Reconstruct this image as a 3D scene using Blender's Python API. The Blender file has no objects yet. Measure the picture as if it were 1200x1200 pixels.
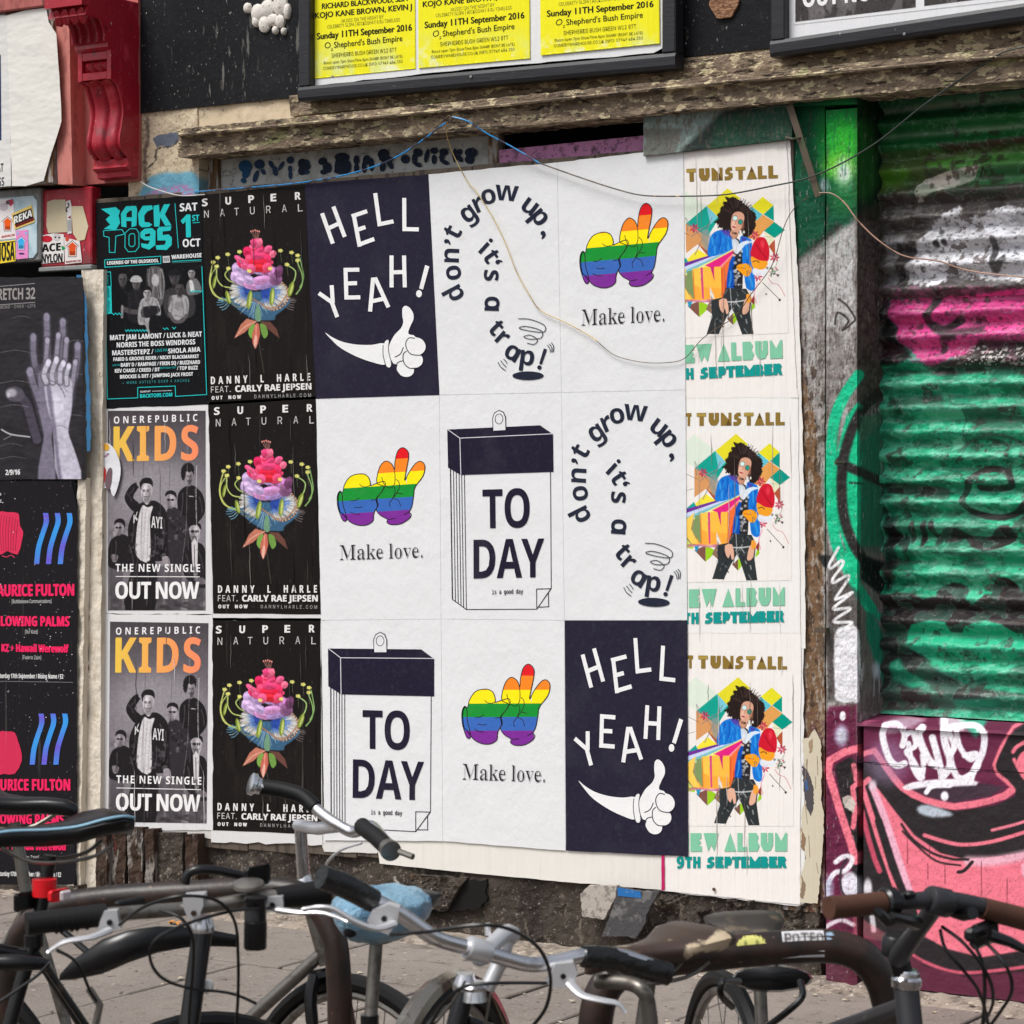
import bpy, math, random
import numpy as np
from mathutils import Vector, Matrix, noise as mnoise
from mathutils.geometry import tessellate_polygon

random.seed(7)
rng = np.random.default_rng(7)
SC = bpy.context.scene
COL = SC.collection

# ---------------------------------------------------------------- camera
TH = math.radians(32.5)
FPX = 3000.0                      # focal length in pixels of a 1200 px wide picture
HY = 551.0                        # row of the horizon
D0 = 1.65 * FPX / 558.0
CX, CY, CZ = D0 * math.sin(TH), -D0 * math.cos(TH), 1.65
DV = (-math.sin(TH), math.cos(TH))
RV = (math.cos(TH), math.sin(TH))
cam_data = bpy.data.cameras.new('camera')
cam = bpy.data.objects.new('camera', cam_data)
COL.objects.link(cam)
cam.location = (CX, CY, CZ)
cam.rotation_euler = (math.pi / 2, 0, TH)
cam_data.sensor_width = 36
cam_data.lens = 36 * FPX / 1200
cam_data.shift_y = -(600 - HY) / 1200
cam_data.clip_start = 0.05
cam_data.clip_end = 500
cam_data.dof.use_dof = True
cam_data.dof.focus_distance = 8.75
cam_data.dof.aperture_fstop = 15
SC.camera = cam

# ---------------------------------------------------------------- world, sun, exposure
SUN_EL, SUN_AZ = math.radians(58), math.radians(205)
world = bpy.data.worlds.new('World')
SC.world = world
world.use_nodes = True
wn = world.node_tree.nodes
wl = world.node_tree.links
bg = wn['Background']
sky = wn.new('ShaderNodeTexSky')
sky.sky_type = 'NISHITA'
sky.sun_disc = False
sky.sun_elevation = SUN_EL
sky.sun_rotation = SUN_AZ
sky.air_density = 1.0
sky.dust_density = 4.0
sky.ozone_density = 0.6
hs = wn.new('ShaderNodeHueSaturation')
hs.inputs['Saturation'].default_value = 0.38      # a clouded sky: grey, not blue
wl.new(sky.outputs[0], hs.inputs['Color'])
wl.new(hs.outputs[0], bg.inputs['Color'])
bg.inputs['Strength'].default_value = 0.12
sun_data = bpy.data.lights.new('sun', 'SUN')
sun_data.energy = 2.0
sun_data.angle = math.radians(24)
sun_data.color = (1.0, 0.985, 0.96)
sun = bpy.data.objects.new('sun', sun_data)
COL.objects.link(sun)
_sd = Vector((math.cos(SUN_EL) * math.sin(SUN_AZ), math.cos(SUN_EL) * math.cos(SUN_AZ), math.sin(SUN_EL)))
sun.rotation_euler = _sd.to_track_quat('Z', 'Y').to_euler()
SC.view_settings.view_transform = 'Standard'
SC.view_settings.look = 'None'
SC.view_settings.gamma = 1
SC.view_settings.use_curve_mapping = False
SC.view_settings.exposure = 0.34

# ---------------------------------------------------------------- picture position -> place in the street
def W(px, py, Y=0.0):
    """point on the vertical plane y = Y that is seen at (px, py)"""
    a = (px - 600) / FPX
    dx, dy, dz = DV[0] + a * RV[0], DV[1] + a * RV[1], (HY - py) / FPX
    t = (Y - CY) / dy
    return Vector((CX + t * dx, Y, CZ + t * dz))

def WA(px, py, Y=0.0):
    px = np.asarray(px, float); py = np.asarray(py, float)
    a = (px - 600) / FPX
    t = (Y - CY) / (DV[1] + a * RV[1])
    return np.stack([CX + t * (DV[0] + a * RV[0]), np.broadcast_to(Y, t.shape) + 0 * t, CZ + t * (HY - py) / FPX], -1)

def WX(px, py, X):
    """point on the plane x = X"""
    a = (px - 600) / FPX
    dx, dy, dz = DV[0] + a * RV[0], DV[1] + a * RV[1], (HY - py) / FPX
    t = (X - CX) / dx
    return Vector((X, CY + t * dy, CZ + t * dz))

def WG(px, py, Z=0.0):
    a = (px - 600) / FPX
    t = (Z - CZ) / ((HY - py) / FPX)
    return Vector((CX + t * (DV[0] + a * RV[0]), CY + t * (DV[1] + a * RV[1]), Z))

def WD(px, py, dep):
    """point at the distance dep along the line of sight's axis"""
    a = (px - 600) / FPX
    return Vector((CX + dep * (DV[0] + a * RV[0]), CY + dep * (DV[1] + a * RV[1]), CZ + dep * (HY - py) / FPX))

def PJ(P):
    P = np.asarray(P, float)
    rx, ry = P[..., 0] - CX, P[..., 1] - CY
    dep = rx * DV[0] + ry * DV[1]
    return 600 + FPX * (rx * RV[0] + ry * RV[1]) / dep, HY - FPX * (P[..., 2] - CZ) / dep

def zm(pts, ox, oy, s):
    return [(ox + p[0] / s, oy + p[1] / s) for p in pts]

def lin(c):
    c = np.asarray(c, float) / 255.0
    return np.where(c <= 0.04045, c / 12.92, ((c + 0.055) / 1.055) ** 2.4)

def cr(pts, n=6, closed=False):
    """smooth curve through points"""
    P = [np.array(p, float) for p in pts]
    out = []
    N = len(P)
    rngN = range(N if closed else N - 1)
    for i in rngN:
        p0 = P[(i - 1) % N] if closed or i > 0 else P[0]
        p1, p2 = P[i], P[(i + 1) % N]
        p3 = P[(i + 2) % N] if closed or i + 2 < N else P[-1]
        for k in range(n):
            t = k / n
            out.append(0.5 * ((2 * p1) + (-p0 + p2) * t + (2 * p0 - 5 * p1 + 4 * p2 - p3) * t * t + (-p0 + 3 * p1 - 3 * p2 + p3) * t ** 3))
    if not closed:
        out.append(P[-1])
    return [tuple(p) for p in out]

# ---------------------------------------------------------------- objects
def tag(o, label=None, cat=None, group=None, kind=None):
    if label: o['label'] = label
    if cat: o['category'] = cat
    if group: o['group'] = group
    if kind: o['kind'] = kind
    return o

def empty(name, loc=(0, 0, 0), label=None, cat=None, group=None, kind=None):
    o = bpy.data.objects.new(name, None)
    COL.objects.link(o)
    o.location = loc
    o.empty_display_size = 0.05
    return tag(o, label, cat, group, kind)

def origin_of(parent):
    v = Vector((0, 0, 0))
    while parent is not None:
        v += parent.location
        parent = parent.parent
    return v

def mk(name, verts, faces, mat, parent=None, cols=None, smooth=False, org=None):
    """link one mesh object; verts are in world space and are stored relative to the object's own origin"""
    V = np.asarray(verts, float).reshape(-1, 3)
    if org is None:
        org = np.array(origin_of(parent)) if parent is not None else V.mean(0)
    org = np.asarray(org, float)
    me = bpy.data.meshes.new(name)
    F = faces
    if isinstance(F, np.ndarray):
        n, k = F.shape
        me.vertices.add(len(V)); me.vertices.foreach_set('co', (V - org).astype(np.float32).ravel())
        me.loops.add(n * k); me.loops.foreach_set('vertex_index', F.astype(np.int32).ravel())
        me.polygons.add(n); me.polygons.foreach_set('loop_start', np.arange(0, n * k, k, dtype=np.int32))
        try: me.polygons.foreach_set('loop_total', np.full(n, k, dtype=np.int32))
        except Exception: pass
        me.update(calc_edges=True)
    else:
        me.from_pydata([tuple(v) for v in (V - org)], [], [tuple(f) for f in F])
    if smooth:
        me.polygons.foreach_set('use_smooth', np.ones(len(me.polygons), dtype=bool))
    if cols is not None:
        a = me.color_attributes.new('col', 'FLOAT_COLOR', 'POINT')
        c = np.ones((len(V), 4), np.float32); c[:, :3] = cols
        a.data.foreach_set('color', c.ravel())
    if mat is not None:
        me.materials.append(mat)
    o = bpy.data.objects.new(name, me)
    COL.objects.link(o)
    if parent is not None:
        o.parent = parent
        o.location = Vector(org) - origin_of(parent)
    else:
        o.location = org
    return o

def kids(o):
    return [c for c in o.children]

def copy_tree(o, parent=None):
    c = o.copy()
    COL.objects.link(c)
    if parent is not None:
        c.parent = parent
        c.matrix_parent_inverse = o.matrix_parent_inverse
    for ch in kids(o):
        copy_tree(ch, c)
    return c

class MB:
    """collects simple solids into one mesh"""
    def __init__(s): s.v = []; s.f = []
    def add(s, v, f):
        b = len(s.v); s.v += [tuple(p) for p in v]; s.f += [tuple(i + b for i in q) for q in f]; return s
    def box(s, a, b, bev=0.0):
        (x0, y0, z0), (x1, y1, z1) = a, b
        x0, x1 = min(x0, x1), max(x0, x1); y0, y1 = min(y0, y1), max(y0, y1); z0, z1 = min(z0, z1), max(z0, z1)
        if bev <= 0:
            v = [(x0, y0, z0), (x1, y0, z0), (x1, y1, z0), (x0, y1, z0), (x0, y0, z1), (x1, y0, z1), (x1, y1, z1), (x0, y1, z1)]
            f = [(3, 2, 1, 0), (4, 5, 6, 7), (0, 1, 5, 4), (1, 2, 6, 5), (2, 3, 7, 6), (3, 0, 4, 7)]
            return s.add(v, f)
        b_ = bev
        v = []
        for (x, sx) in ((x0, 1), (x1, -1)):
            for (y, sy) in ((y0, 1), (y1, -1)):
                for (z, sz) in ((z0, 1), (z1, -1)):
                    v += [(x, y + sy * b_, z + sz * b_), (x + sx * b_, y, z + sz * b_), (x + sx * b_, y + sy * b_, z)]
        def I(i, j, k, c): return (i * 4 + j * 2 + k) * 3 + c
        f = [(I(0,0,0,0), I(0,0,1,0), I(0,1,1,0), I(0,1,0,0)), (I(1,0,0,0), I(1,1,0,0), I(1,1,1,0), I(1,0,1,0)),
             (I(0,0,0,1), I(1,0,0,1), I(1,0,1,1), I(0,0,1,1)), (I(0,1,0,1), I(0,1,1,1), I(1,1,1,1), I(1,1,0,1)),
             (I(0,0,0,2), I(0,1,0,2), I(1,1,0,2), I(1,0,0,2)), (I(0,0,1,2), I(1,0,1,2), I(1,1,1,2), I(0,1,1,2))]
        for i in (0, 1):
            for j in (0, 1):
                f.append((I(i,j,0,0), I(i,j,1,0), I(i,j,1,1), I(i,j,0,1)))
                f.append((I(i,0,j,0), I(i,1,j,0), I(i,1,j,2), I(i,0,j,2)))
                f.append((I(0,i,j,1), I(1,i,j,1), I(1,i,j,2), I(0,i,j,2)))
                for k in (0, 1): f.append((I(i,j,k,0), I(i,j,k,1), I(i,j,k,2)))
        return s.add(v, f)
    def tube(s, pts, r, n=10, cap=True, ell=None):
        """tube along a polyline; r is a number or one radius per point"""
        P = [Vector(p) for p in pts]
        R = r if isinstance(r, (list, tuple)) else [r] * len(P)
        N = len(P)
        base = len(s.v)
        up = None
        for i in range(N):
            t = (P[min(i + 1, N - 1)] - P[max(i - 1, 0)])
            if t.length < 1e-9: t = Vector((0, 0, 1))
            t.normalize()
            if up is None:
                a = Vector((0, 0, 1)) if abs(t.z) < 0.9 else Vector((1, 0, 0))
                u = t.cross(a).normalized()
            else:
                u = (up - t * up.dot(t)).normalized()
            up = u
            w = t.cross(u)
            for k in range(n):
                an = 2 * math.pi * k / n
                e = ell if ell else (1, 1)
                s.v.append(tuple(P[i] + u * (R[i] * math.cos(an) * e[0]) + w * (R[i] * math.sin(an) * e[1])))
        for i in range(N - 1):
            for k in range(n):
                a, b = base + i * n + k, base + i * n + (k + 1) % n
                s.f.append((a, b, b + n, a + n))
        if cap:
            s.f.append(tuple(base + k for k in reversed(range(n))))
            s.f.append(tuple(base + (N - 1) * n + k for k in range(n)))
        return s
    def lathe(s, c, axis, prof, n=16, cap=True):
        """prof: list of (distance along axis, radius)"""
        ax = Vector(axis).normalized(); c = Vector(c)
        a = Vector((0, 0, 1)) if abs(ax.z) < 0.9 else Vector((1, 0, 0))
        u = ax.cross(a).normalized(); w = ax.cross(u)
        base = len(s.v)
        for (h, r) in prof:
            for k in range(n):
                an = 2 * math.pi * k / n
                s.v.append(tuple(c + ax * h + u * (r * math.cos(an)) + w * (r * math.sin(an))))
        for i in range(len(prof) - 1):
            for k in range(n):
                a_, b_ = base + i * n + k, base + i * n + (k + 1) % n
                s.f.append((a_, b_, b_ + n, a_ + n))
        if cap:
            s.f.append(tuple(base + k for k in reversed(range(n))))
            s.f.append(tuple(base + (len(prof) - 1) * n + k for k in range(n)))
        return s
    def prism(s, poly, d):
        """poly: 3D points of a flat outline, d: extrusion vector"""
        n = len(poly); d = Vector(d)
        b = len(s.v)
        s.v += [tuple(p) for p in poly] + [tuple(Vector(p) + d) for p in poly]
        tr = tessellate_polygon([[Vector(p) for p in poly]])
        for t in tr:
            s.f.append(tuple(b + i for i in t)); s.f.append(tuple(b + n + i for i in reversed(t)))
        for i in range(n):
            j = (i + 1) % n
            s.f.append((b + i, b + j, b + n + j, b + n + i))
        return s
    def loft(s, rings, cap=True):
        b = len(s.v); n = len(rings[0])
        for r in rings: s.v += [tuple(p) for p in r]
        for i in range(len(rings) - 1):
            for k in range(n):
                j = (k + 1) % n
                s.f.append((b + i * n + k, b + i * n + j, b + (i + 1) * n + j, b + (i + 1) * n + k))
        if cap:
            s.f.append(tuple(b + k for k in reversed(range(n)))); s.f.append(tuple(b + (len(rings) - 1) * n + k for k in range(n)))
        return s
    def build(s, name, mat, parent=None, smooth=False, org=None):
        o = mk(name, s.v, s.f, mat, parent, smooth=smooth, org=org)
        import bmesh
        bm = bmesh.new(); bm.from_mesh(o.data); bmesh.ops.recalc_face_normals(bm, faces=bm.faces)
        if smooth:
            for e in bm.edges:
                if len(e.link_faces) == 2 and e.calc_face_angle(0) > 0.7: e.smooth = False
        bm.to_mesh(o.data); bm.free()
        return o

# ---------------------------------------------------------------- materials
def nmat(name, base=(128, 128, 128), attr=False, layers=(), bumps=(), rough=0.7, metal=0.0, rvar=0.0, spec=0.4, coat=0.0, linbase=None, obj=False):
    """layers: (scale xyz, lo, hi, colour 0-255, amount[, detail]); bumps: (scale xyz, strength, distance[, detail])"""
    m = bpy.data.materials.new(name)
    m.use_nodes = True
    nt = m.node_tree; N = nt.nodes; L = nt.links
    b = N['Principled BSDF']
    if obj:
        tc = N.new('ShaderNodeTexCoord'); pos = tc.outputs['Object']
    else:
        g = N.new('ShaderNodeNewGeometry'); pos = g.outputs['Position']
    def nz(sc, det, off=0.0):
        vm = N.new('ShaderNodeVectorMath'); vm.operation = 'MULTIPLY'
        L.new(pos, vm.inputs[0])
        vm.inputs[1].default_value = sc if isinstance(sc, (tuple, list)) else (sc, sc, sc)
        va = N.new('ShaderNodeVectorMath'); va.operation = 'ADD'
        L.new(vm.outputs[0], va.inputs[0]); va.inputs[1].default_value = (off, off * 1.7, off * 0.6)
        t = N.new('ShaderNodeTexNoise'); t.inputs['Scale'].default_value = 1.0; t.inputs['Detail'].default_value = det
        t.inputs['Roughness'].default_value = 0.62
        L.new(va.outputs[0], t.inputs['Vector'])
        return t.outputs['Fac']
    if attr:
        at = N.new('ShaderNodeAttribute'); at.attribute_name = 'col'
        cur = at.outputs['Color']
    else:
        rg = N.new('ShaderNodeRGB'); c = lin(base) if linbase is None else linbase
        rg.outputs[0].default_value = (c[0], c[1], c[2], 1)
        cur = rg.outputs[0]
    k = 0
    for ly in layers:
        sc, lo, hi, colr, amt = ly[:5]
        det = ly[5] if len(ly) > 5 else 5.0
        k += 1
        f = nz(sc, det, 3.1 * k + len(name))
        mr = N.new('ShaderNodeMapRange'); mr.interpolation_type = 'SMOOTHSTEP'
        mr.inputs['From Min'].default_value = lo; mr.inputs['From Max'].default_value = hi
        mr.inputs['To Min'].default_value = 0; mr.inputs['To Max'].default_value = amt
        L.new(f, mr.inputs['Value'])
        mx = N.new('ShaderNodeMix'); mx.data_type = 'RGBA'
        L.new(mr.outputs[0], mx.inputs[0]); L.new(cur, mx.inputs[6])
        c = lin(colr); mx.inputs[7].default_value = (c[0], c[1], c[2], 1)
        cur = mx.outputs[2]
    L.new(cur, b.inputs['Base Color'])
    b.inputs['Roughness'].default_value = rough
    if rvar:
        f = nz(9.0, 4.0, 50.0)
        mr = N.new('ShaderNodeMapRange'); mr.inputs['From Min'].default_value = 0.3; mr.inputs['From Max'].default_value = 0.7
        mr.inputs['To Min'].default_value = max(0.03, rough - rvar); mr.inputs['To Max'].default_value = min(1, rough + rvar)
        L.new(f, mr.inputs['Value']); L.new(mr.outputs[0], b.inputs['Roughness'])
    b.inputs['Metallic'].default_value = metal
    b.inputs['Specular IOR Level'].default_value = spec
    b.inputs['Coat Weight'].default_value = coat
    prev = None
    for i, bp in enumerate(bumps):
        sc, st, dist = bp[:3]
        det = bp[3] if len(bp) > 3 else 4.0
        f = nz(sc, det, 11.0 + 5 * i)
        bn = N.new('ShaderNodeBump'); bn.inputs['Strength'].default_value = st; bn.inputs['Distance'].default_value = dist
        L.new(f, bn.inputs['Height'])
        if prev is not None: L.new(prev, bn.inputs['Normal'])
        prev = bn.outputs[0]
    if prev is not None: L.new(prev, b.inputs['Normal'])
    return m

# ---------------------------------------------------------------- soft-edged painting on a grid of points (spray paint, printed pictures)
_tabs = {}
def vnoise(x, y, seed=0):
    if seed not in _tabs: _tabs[seed] = np.random.default_rng(100 + seed).random((256, 256))
    T = _tabs[seed]
    xi = np.floor(x).astype(int); yi = np.floor(y).astype(int)
    fx = x - xi; fy = y - yi
    fx = fx * fx * (3 - 2 * fx); fy = fy * fy * (3 - 2 * fy)
    a = T[xi & 255, yi & 255]; b = T[(xi + 1) & 255, yi & 255]; c = T[xi & 255, (yi + 1) & 255]; d = T[(xi + 1) & 255, (yi + 1) & 255]
    return (a * (1 - fx) + b * fx) * (1 - fy) + (c * (1 - fx) + d * fx) * fy
def fbm(x, y, seed=0, oct=4):
    s = 0; a = 0.5; t = 0
    for o in range(oct):
        s = s + a * vnoise(x * 2 ** o, y * 2 ** o, seed + o); t += a; a *= 0.55
    return s / t
def sst(x, a, b):
    t = np.clip((x - a) / (b - a), 0, 1); return t * t * (3 - 2 * t)

class Ras:
    def __init__(s, X, Y, base):
        s.X = np.asarray(X, float).ravel(); s.Y = np.asarray(Y, float).ravel()
        s.C = np.tile(np.array(base, float) / 255.0, (len(s.X), 1))
    def mix(s, m, colr, idx=None):
        c = np.array(colr, float) / 255.0
        if idx is None: s.C += (c - s.C) * m[:, None]
        else: s.C[idx] += (c - s.C[idx]) * m[:, None]
        return s
    def _near(s, P, pad):
        return np.nonzero((s.X > P[:, 0].min() - pad) & (s.X < P[:, 0].max() + pad) & (s.Y > P[:, 1].min() - pad) & (s.Y < P[:, 1].max() + pad))[0]
    def _sd(s, P, idx, closed):
        x, y = s.X[idx], s.Y[idx]
        d2 = np.full(len(idx), 1e18); ins = np.zeros(len(idx), bool)
        n = len(P)
        for i in range(n if closed else n - 1):
            a = P[i]; b = P[(i + 1) % n]
            ex, ey = b[0] - a[0], b[1] - a[1]
            L = ex * ex + ey * ey + 1e-12
            t = np.clip(((x - a[0]) * ex + (y - a[1]) * ey) / L, 0, 1)
            dx, dy = x - a[0] - t * ex, y - a[1] - t * ey
            d2 = np.minimum(d2, dx * dx + dy * dy)
            if closed:
                c = ((a[1] > y) != (b[1] > y)) & (x < (b[0] - a[0]) * (y - a[1]) / (b[1] - a[1] + 1e-12) + a[0])
                ins ^= c
        d = np.sqrt(d2)
        return np.where(ins, -d, d) if closed else d
    def poly(s, pts, colr, soft=0.7, op=1.0, smooth=0, mod=None, wob=0.0):
        P = np.array(cr(pts, smooth, True) if smooth else pts, float)
        idx = s._near(P, soft + wob)
        if not len(idx): return s
        d = s._sd(P, idx, True)
        if wob: d = d + wob * (fbm(s.X[idx] * 0.25, s.Y[idx] * 0.25, 3) - 0.5) * 2
        m = (1 - sst(d, -soft * 0.5, soft * 0.5)) * op
        if mod is not None: m = m * mod(s.X[idx], s.Y[idx])
        return s.mix(m, colr, idx)
    def line(s, pts, w, colr, soft=0.7, op=1.0, smooth=6, mod=None, wob=0.0):
        P = np.array(cr(pts, smooth) if smooth and len(pts) > 2 else pts, float)
        idx = s._near(P, w / 2 + soft + wob)
        if not len(idx): return s
        d = s._sd(P, idx, False) - w / 2
        if wob: d = d + wob * (fbm(s.X[idx] * 0.3, s.Y[idx] * 0.3, 5) - 0.5) * 2
        m = (1 - sst(d, -soft * 0.5, soft * 0.5)) * op
        if mod is not None: m = m * mod(s.X[idx], s.Y[idx])
        return s.mix(m, colr, idx)
    def ell(s, cx, cy, rx, ry, colr, soft=0.7, op=1.0, rot=0.0):
        r = max(rx, ry) + soft
        idx = np.nonzero((abs(s.X - cx) < r) & (abs(s.Y - cy) < r))[0]
        if not len(idx): return s
        ca, sa = math.cos(math.radians(rot)), math.sin(math.radians(rot))
        x, y = s.X[idx] - cx, s.Y[idx] - cy
        u, v = (x * ca + y * sa) / rx, (-x * sa + y * ca) / ry
        d = (np.sqrt(u * u + v * v) - 1) * min(rx, ry)
        return s.mix((1 - sst(d, -soft * 0.5, soft * 0.5)) * op, colr, idx)
    def speck(s, box, n, r, colrs, op=1.0, seed=0, soft=0.6, asp=1.0):
        g = np.random.default_rng(seed)
        for i in range(n):
            s.ell(g.uniform(box[0], box[2]), g.uniform(box[1], box[3]), r * g.uniform(0.4, 1.3), r * asp * g.uniform(0.4, 1.3), colrs[g.integers(len(colrs))], soft, op * g.uniform(0.5, 1), g.uniform(-25, 25))
        return s
    def shade(s, f, idx=None):
        s.C *= f[:, None]; return s
    def lin(s):
        return lin(np.clip(s.C, 0, 1) * 255)

def grid(x0, y0, x1, y1, step):
    nx, ny = max(2, int(abs(x1 - x0) / step) + 1), max(2, int(abs(y1 - y0) / step) + 1)
    X, Y = np.meshgrid(np.linspace(x0, x1, nx), np.linspace(y0, y1, ny))
    i = np.arange(nx * ny).reshape(ny, nx)
    F = np.stack([i[:-1, :-1], i[1:, :-1], i[1:, 1:], i[:-1, 1:]], -1).reshape(-1, 4)
    return X, Y, F

# ---------------------------------------------------------------- fonts and flat print
_fd = bpy.utils.resource_path('LOCAL') + '/datafiles/fonts/'
def _font(n):
    try: return bpy.data.fonts.load(_fd + n)
    except Exception: return None
FONT = {'sans': _font('Inter.woff2'), 'math': _font('NotoSansMath-Regular.woff2'), 'mono': _font('DejaVuSansMono.woff2'), 'std': None}
def _conv(s, up, lo, dg):
    r = ''
    for ch in s:
        if 'A' <= ch <= 'Z': r += chr(up + ord(ch) - 65)
        elif 'a' <= ch <= 'z': r += chr(lo + ord(ch) - 97)
        elif ch.isdigit(): r += chr(dg + ord(ch) - 48)
        else: r += ch
    return r
_tc = {}
_caph = {}
def glyphs(s, font, sp=1.0, off=0.0, raw=False):
    key = (s, font, sp, off)
    if key in _tc: return _tc[key]
    t = s; f = font
    if font == 'bold' and FONT['math']: t = _conv(s, 0x1D5D4, 0x1D5EE, 0x1D7EC); f = 'math'
    elif font == 'serif' and FONT['math']: t = _conv(s, 0x1D400, 0x1D41A, 0x1D7CE); f = 'math'
    cu = bpy.data.curves.new('lettering', 'FONT')
    cu.body = t
    if FONT.get(f): cu.font = FONT[f]
    cu.space_character = sp; cu.offset = off; cu.resolution_u = 3
    ob = bpy.data.objects.new('lettering', cu)
    me = bpy.data.meshes.new_from_object(ob)
    V = np.array([v.co[:2] for v in me.vertices]) if len(me.vertices) else np.zeros((0, 2))
    Fc = [tuple(p.vertices) for p in me.polygons]
    bpy.data.objects.remove(ob); bpy.data.curves.remove(cu); bpy.data.meshes.remove(me)
    _tc[key] = (V, Fc)
    return _tc[key]
def caph(font):
    if font not in _caph:
        _caph[font] = glyphs('H', font)[0][:, 1].max()
    return _caph[font]

class Art:
    """flat ink shapes, laid one above the other by a hair, in picture coordinates on the wall plane y = Y"""
    STEP = 0.00003
    def __init__(s, Y, z=(0, 0, 1), up=(0, -1)):
        s.Y = Y; s.z = z; s.k = 0; s.V = []; s.F = []; s.C = []; s.up = up; s.n = 0
    def _put(s, P, F, colr):
        P = np.asarray(P, float)
        s.k += 1
        w = WA(s.z[0] + P[:, 0] / s.z[2], s.z[1] + P[:, 1] / s.z[2], s.Y - s.k * s.STEP)
        s.V.append(w); s.F += [tuple(i + s.n for i in f) for f in F]
        c = lin(colr)
        s.C.append(np.tile(c, (len(P), 1)) if c.ndim == 1 else c)
        s.n += len(P)
        return s
    def poly(s, pts, colr, smooth=0):
        P = cr(pts, smooth, True) if smooth else list(pts)
        tr = tessellate_polygon([[Vector((p[0], p[1], 0)) for p in P]])
        return s._put(P, tr, colr)
    def quad(s, pts, cols):
        return s._put(pts, [(0, 1, 2, 3)], np.array(cols))
    def line(s, pts, w, colr, smooth=0, closed=False, taper=None):
        P = np.array(cr(pts, smooth, closed) if smooth else pts, float)
        n = len(P); L = []; Rr = []
        for i in range(n):
            if closed: a, b = P[(i - 1) % n], P[(i + 1) % n]
            else: a, b = P[max(0, i - 1)], P[min(n - 1, i + 1)]
            p = P[i]
            d1 = p - a; d2 = b - p
            if np.hypot(*d1) < 1e-9: d1 = d2
            if np.hypot(*d2) < 1e-9: d2 = d1
            d1 = d1 / np.hypot(*d1); d2 = d2 / np.hypot(*d2)
            t = d1 + d2
            if np.hypot(*t) < 1e-6: t = d1
            t = t / np.hypot(*t)
            nn = np.array([-t[1], t[0]])
            k = 1 / max(0.45, abs(nn @ np.array([-d1[1], d1[0]])))
            ww = w / 2 * k
            if taper: ww *= taper(i / (n - 1))
            L.append(p + nn * ww); Rr.append(p - nn * ww)
        F = [(i, i + 1, n + i + 1, n + i) for i in range(n - 1)]
        if closed: F.append((n - 1, 0, n, 2 * n - 1))
        return s._put(L + Rr, F, colr)
    def ell(s, cx, cy, rx, ry, colr, rot=0, n=24):
        a = np.linspace(0, 2 * math.pi, n, endpoint=False); r = math.radians(rot)
        P = np.stack([cx + rx * np.cos(a) * math.cos(r) - ry * np.sin(a) * math.sin(r), cy + rx * np.cos(a) * math.sin(r) + ry * np.sin(a) * math.cos(r)], -1)
        return s._put(P, [tuple(range(n))], colr)
    def text(s, t, x0, y0, x1, y1, h, font='bold', colr=(255, 255, 255), sp=1.0, fat=0.0, up=None, off=0.0, grad=None):
        """one line of lettering from baseline point (x0,y0) to (x1,y1), capitals h tall"""
        V, Fc = glyphs(t, font, sp, off)
        if not len(V): return s
        ux, uy = up or s.up
        k = h / caph(font)
        g0, g1 = V[:, 0].min(), V[:, 0].max()
        u = (V[:, 0] - g0) / (g1 - g0)
        P = np.stack([x0 + u * (x1 - x0) + ux * V[:, 1] * k, y0 + u * (y1 - y0) + uy * V[:, 1] * k], -1)
        c = colr
        if grad is not None:
            c = np.array([grad(p) for p in P])   # 0-255
        s._put(P, Fc, c)
        if fat:
            for dx, dy in ((fat, 0), (-fat, 0), (0, fat * 0.6), (0, -fat * 0.6)):
                s._put(P + np.array([dx, dy]), Fc, c)
        return s
    def thin(s, t, x0, y0, x1, y1, h, font, w, colr, paper, sp=1.0):
        """lettering whose upright strokes are pared down by w on each side"""
        s.text(t, x0, y0, x1, y1, h, font, colr, sp)
        V, Fc = glyphs(t, font, sp, 0.0)
        k = h / caph(font); g0, g1 = V[:, 0].min(), V[:, 0].max(); ux, uy = s.up
        u = (V[:, 0] - g0) / (g1 - g0)
        P = np.stack([x0 + u * (x1 - x0) + ux * V[:, 1] * k, y0 + u * (y1 - y0) + uy * V[:, 1] * k], -1)
        ed = {}
        for f in Fc:
            for i in range(len(f)):
                a, b = f[i], f[(i + 1) % len(f)]
                key = (min(a, b), max(a, b)); ed.setdefault(key, []).append((a, b, f))
        Q = []; F = []
        for (a, b), l in ed.items():
            if len(l) != 1: continue
            f = l[0][2]; c = P[list(f)].mean(0)
            d = P[b] - P[a]; L = np.hypot(*d)
            if L < 1e-6: continue
            nn = np.array([-d[1], d[0]]) / L
            if (c - P[a]) @ nn < 0: nn = -nn
            sh = np.array([nn[0] * w, 0]); 
            if abs(sh[0]) < 0.3 * w: continue
            n = len(Q); o = -sh * 0.15
            Q += [P[a] + o, P[b] + o, P[b] + sh, P[a] + sh]; F.append((n, n + 1, n + 2, n + 3))
        return s._put(Q, F, paper)
    def glyph(s, t, cx, cy, h, rot, font='bold', colr=(0, 0, 0), sx=1.0, fat=0.0, off=0.0):
        """one letter centred on the middle of its x-height box, turned by rot degrees (clockwise on the picture)"""
        V, Fc = glyphs(t, font, 1.0, off)
        k = h / caph(font)
        x = (V[:, 0] - (V[:, 0].min() + V[:, 0].max()) / 2) * k * sx; y = -(V[:, 1] - 0.36 * caph(font)) * k
        r = math.radians(rot)
        P = np.stack([cx + x * math.cos(r) - y * math.sin(r), cy + x * math.sin(r) + y * math.cos(r)], -1)
        s._put(P, Fc, colr)
        if fat:
            for dx, dy in ((fat, 0), (-fat, 0), (0, fat), (0, -fat)):
                s._put(P + np.array([dx, dy]), Fc, colr)
        return s
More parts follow.
